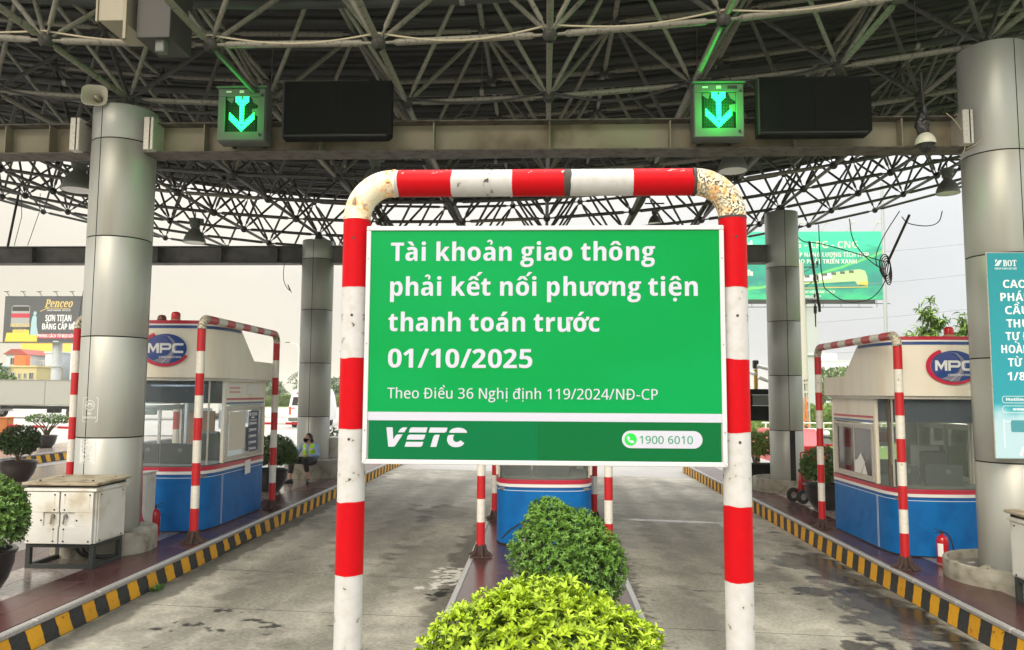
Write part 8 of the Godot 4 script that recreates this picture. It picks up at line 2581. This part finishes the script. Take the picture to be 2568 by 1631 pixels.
	m = Mb.new(); m.quad(Vector3(-W / 2, y0, 0), Vector3(W / 2, y0, 0), Vector3(W / 2, y0 + H, 0), Vector3(-W / 2, y0 + H, 0), Vector3.BACK, Vector2(0, 1), Vector2(1, 1), Vector2(1, 0), Vector2(0, 0))
	part("sheet", m, green_print(), b, Vector3(0, 0, -0.045))
	m = Mb.new(); m.box(Vector3(0.65, 6.9, -0.6), Vector3(1.22, 13.8, 1.2), 0.05); part("pole", m, M.pole_grey, b)
	m = Mb.new(); m.box(Vector3(0.65, 7.2, -0.6), Vector3(1.6, 0.25, 1.6), 0.05); part("pole_flange", m, M.pole_grey, b)
	m = Mb.new(); m.box(Vector3(0, y0 - 0.22, -0.3), Vector3(W - 2.0, 0.42, 0.6)); part("underframe", m, M.stand, b)
	m = Mb.new()
	for y in [-0.55, -0.95]: m.tube(Vector3(-W / 2, y0 + y, 0.6), Vector3(W / 2 + 0.4 if y > -0.8 else W / 2 - 1.6, y0 + y, 0.6), 0.045, 0.045, 6)
	for k in 9: m.tube(Vector3(-W / 2 + 0.5 + 2.0 * k, y0 - 0.95, 0.6), Vector3(-W / 2 + 0.5 + 2.0 * k, y0 - 0.1, 0.6), 0.03, 0.03, 5)
	part("catwalk", m, M.stand, b)
	m = Mb.new()
	for k in 6: m.tube(Vector3(-6.8 + 2.9 * k, y0 + H, 0), Vector3(-6.5 + 2.9 * k, y0 + H + 0.8, 1.0), 0.04, 0.04, 5); m.box(Vector3(-6.4 + 2.9 * k, y0 + H + 0.8, 1.1), Vector3(0.6, 0.1, 0.25))
	part("lamp_arm", m, M.white_plastic, b)
	var wt := mat("board_white", lin(0.66, 0.72, 0.66), 0.6)
	var lime := mat("board_lime", lin(0.42, 0.66, 0.30), 0.6)
	var g := -0.03
	part("lettering", lettering("LNG - LPG - CNG", 0.82, 8.6, true, 0.02), mat("board_pale", lin(0.55, 0.74, 0.50), 0.6), b, Vector3(-2.55, y0 + 5.95, g))
	part("lettering", lettering("GIẢI PHÁP NĂNG LƯỢNG TÍCH HỢP", 0.5, 10.6, true, 0.02), wt, b, Vector3(-3.35, y0 + 4.95, g))
	part("lettering", lettering("CHO PHÁT TRIỂN XANH", 0.5, 7.2, true, 0.02), wt, b, Vector3(-1.35, y0 + 4.15, g))
	part("lettering", lettering("TỔNG CÔNG TY KHÍ VIỆT NAM - CTCP", 0.3, 6.4, true, 0.02), wt, b, Vector3(-3.1, y0 + 0.72, g))
	part("lettering", lettering("www.pvgas.com.vn", 0.24, 3.1, true, 0.02), wt, b, Vector3(-1.4, y0 + 0.28, g))
	m = Mb.new(); m.prism(PackedVector2Array([Vector2(-6.35, y0 + 5.9), Vector2(-6.4, y0 + 6.5), Vector2(-6.0, y0 + 7.0), Vector2(-5.9, y0 + 6.5), Vector2(-6.0, y0 + 5.9)]), 0, 0.02); m.prism(PackedVector2Array([Vector2(-6.85, y0 + 5.9), Vector2(-6.85, y0 + 6.35), Vector2(-6.5, y0 + 6.2), Vector2(-6.45, y0 + 5.9)]), 0, 0.02); part("flame_mark", m, wt, b, Vector3(0, 0, g))
	var tr := Mb.new()
	tr.prism(PackedVector2Array([Vector2(-3.2, y0 + 1.6), Vector2(-3.0, y0 + 2.3), Vector2(3.6, y0 + 3.2), Vector2(6.2, y0 + 3.5), Vector2(6.75, y0 + 3.3), Vector2(7.0, y0 + 2.6), Vector2(7.0, y0 + 1.7), Vector2(5.9, y0 + 1.75), Vector2(5.6, y0 + 2.1)]), 0, 0.02)
	var train := part("printed_train", tr, lime, b, Vector3(0, 0, g))
	tr = Mb.new(); tr.prism(PackedVector2Array([Vector2(-3.0, y0 + 2.1), Vector2(-2.9, y0 + 2.45), Vector2(3.0, y0 + 3.1), Vector2(3.0, y0 + 2.4), Vector2(-1.0, y0 + 1.9)]), 0.02, 0.03); part("train_flank", tr, wt, train)
	tr = Mb.new()
	for k in 7: tr.box(Vector3(-0.8 + 1.0 * k, y0 + 2.55 + 0.11 * k, 0.035), Vector3(0.55, 0.3, 0.01))
	part("train_window", tr, M.window_frame if M.has("window_frame") else M.grey_case, train)
	tr = Mb.new(); tr.prism(PackedVector2Array([Vector2(5.7, y0 + 1.75), Vector2(7.0, y0 + 1.6), Vector2(7.05, y0 + 2.1), Vector2(6.2, y0 + 2.0)]), 0.03, 0.04); tr.box(Vector3(2.0, y0 + 1.35, 0.02), Vector3(10.0, 0.08, 0.01), 0, Basis(Vector3(0, 0, 1), 0.02)); part("train_nose", tr, yel, train)
	m = Mb.new()
	for x in [-8.3, -6.8]: m.box(Vector3(x, y0 + 3.1, 0), Vector3(1.1, 0.7, 0.02)); m.box(Vector3(x + 0.65, y0 + 3.0, 0), Vector3(0.4, 0.5, 0.02))
	part("printed_truck", m, wt, b, Vector3(0, 0, g))

func green_print() -> StandardMaterial3D:
	var w := 512; var h := 256
	var im := Image.create(w, h, false, Image.FORMAT_RGB8)
	var nz := noise(93, 0.012, 4)
	for y in h:
		for x in w:
			var f := float(y) / h
			var n := nz.get_noise_2d(x * 0.6, y * 1.6)
			var c := Color(0.22, 0.80, 0.66).lerp(Color(0.10, 0.60, 0.52), smoothstep(0.1, 0.45, f + n * 0.25))
			c = c.lerp(Color(0.14, 0.52, 0.50), smoothstep(0.5, 0.75, f + n * 0.2))
			c = c.lerp(Color(0.20, 0.72, 0.52), smoothstep(0.75, 0.98, f + n * 0.2))
			var sw := absf(f - (0.86 - 0.55 * pow(float(x) / w, 1.6)) + n * 0.03)
			c = c.lerp(Color(0.60, 0.90, 0.40), 0.7 * smoothstep(0.035, 0.0, sw))
			im.set_pixel(x, y, c)
	var m := mat("green_sheet", Color(1, 1, 1), 0.5)
	m.albedo_texture = ImageTexture.create_from_image(im)
	return m
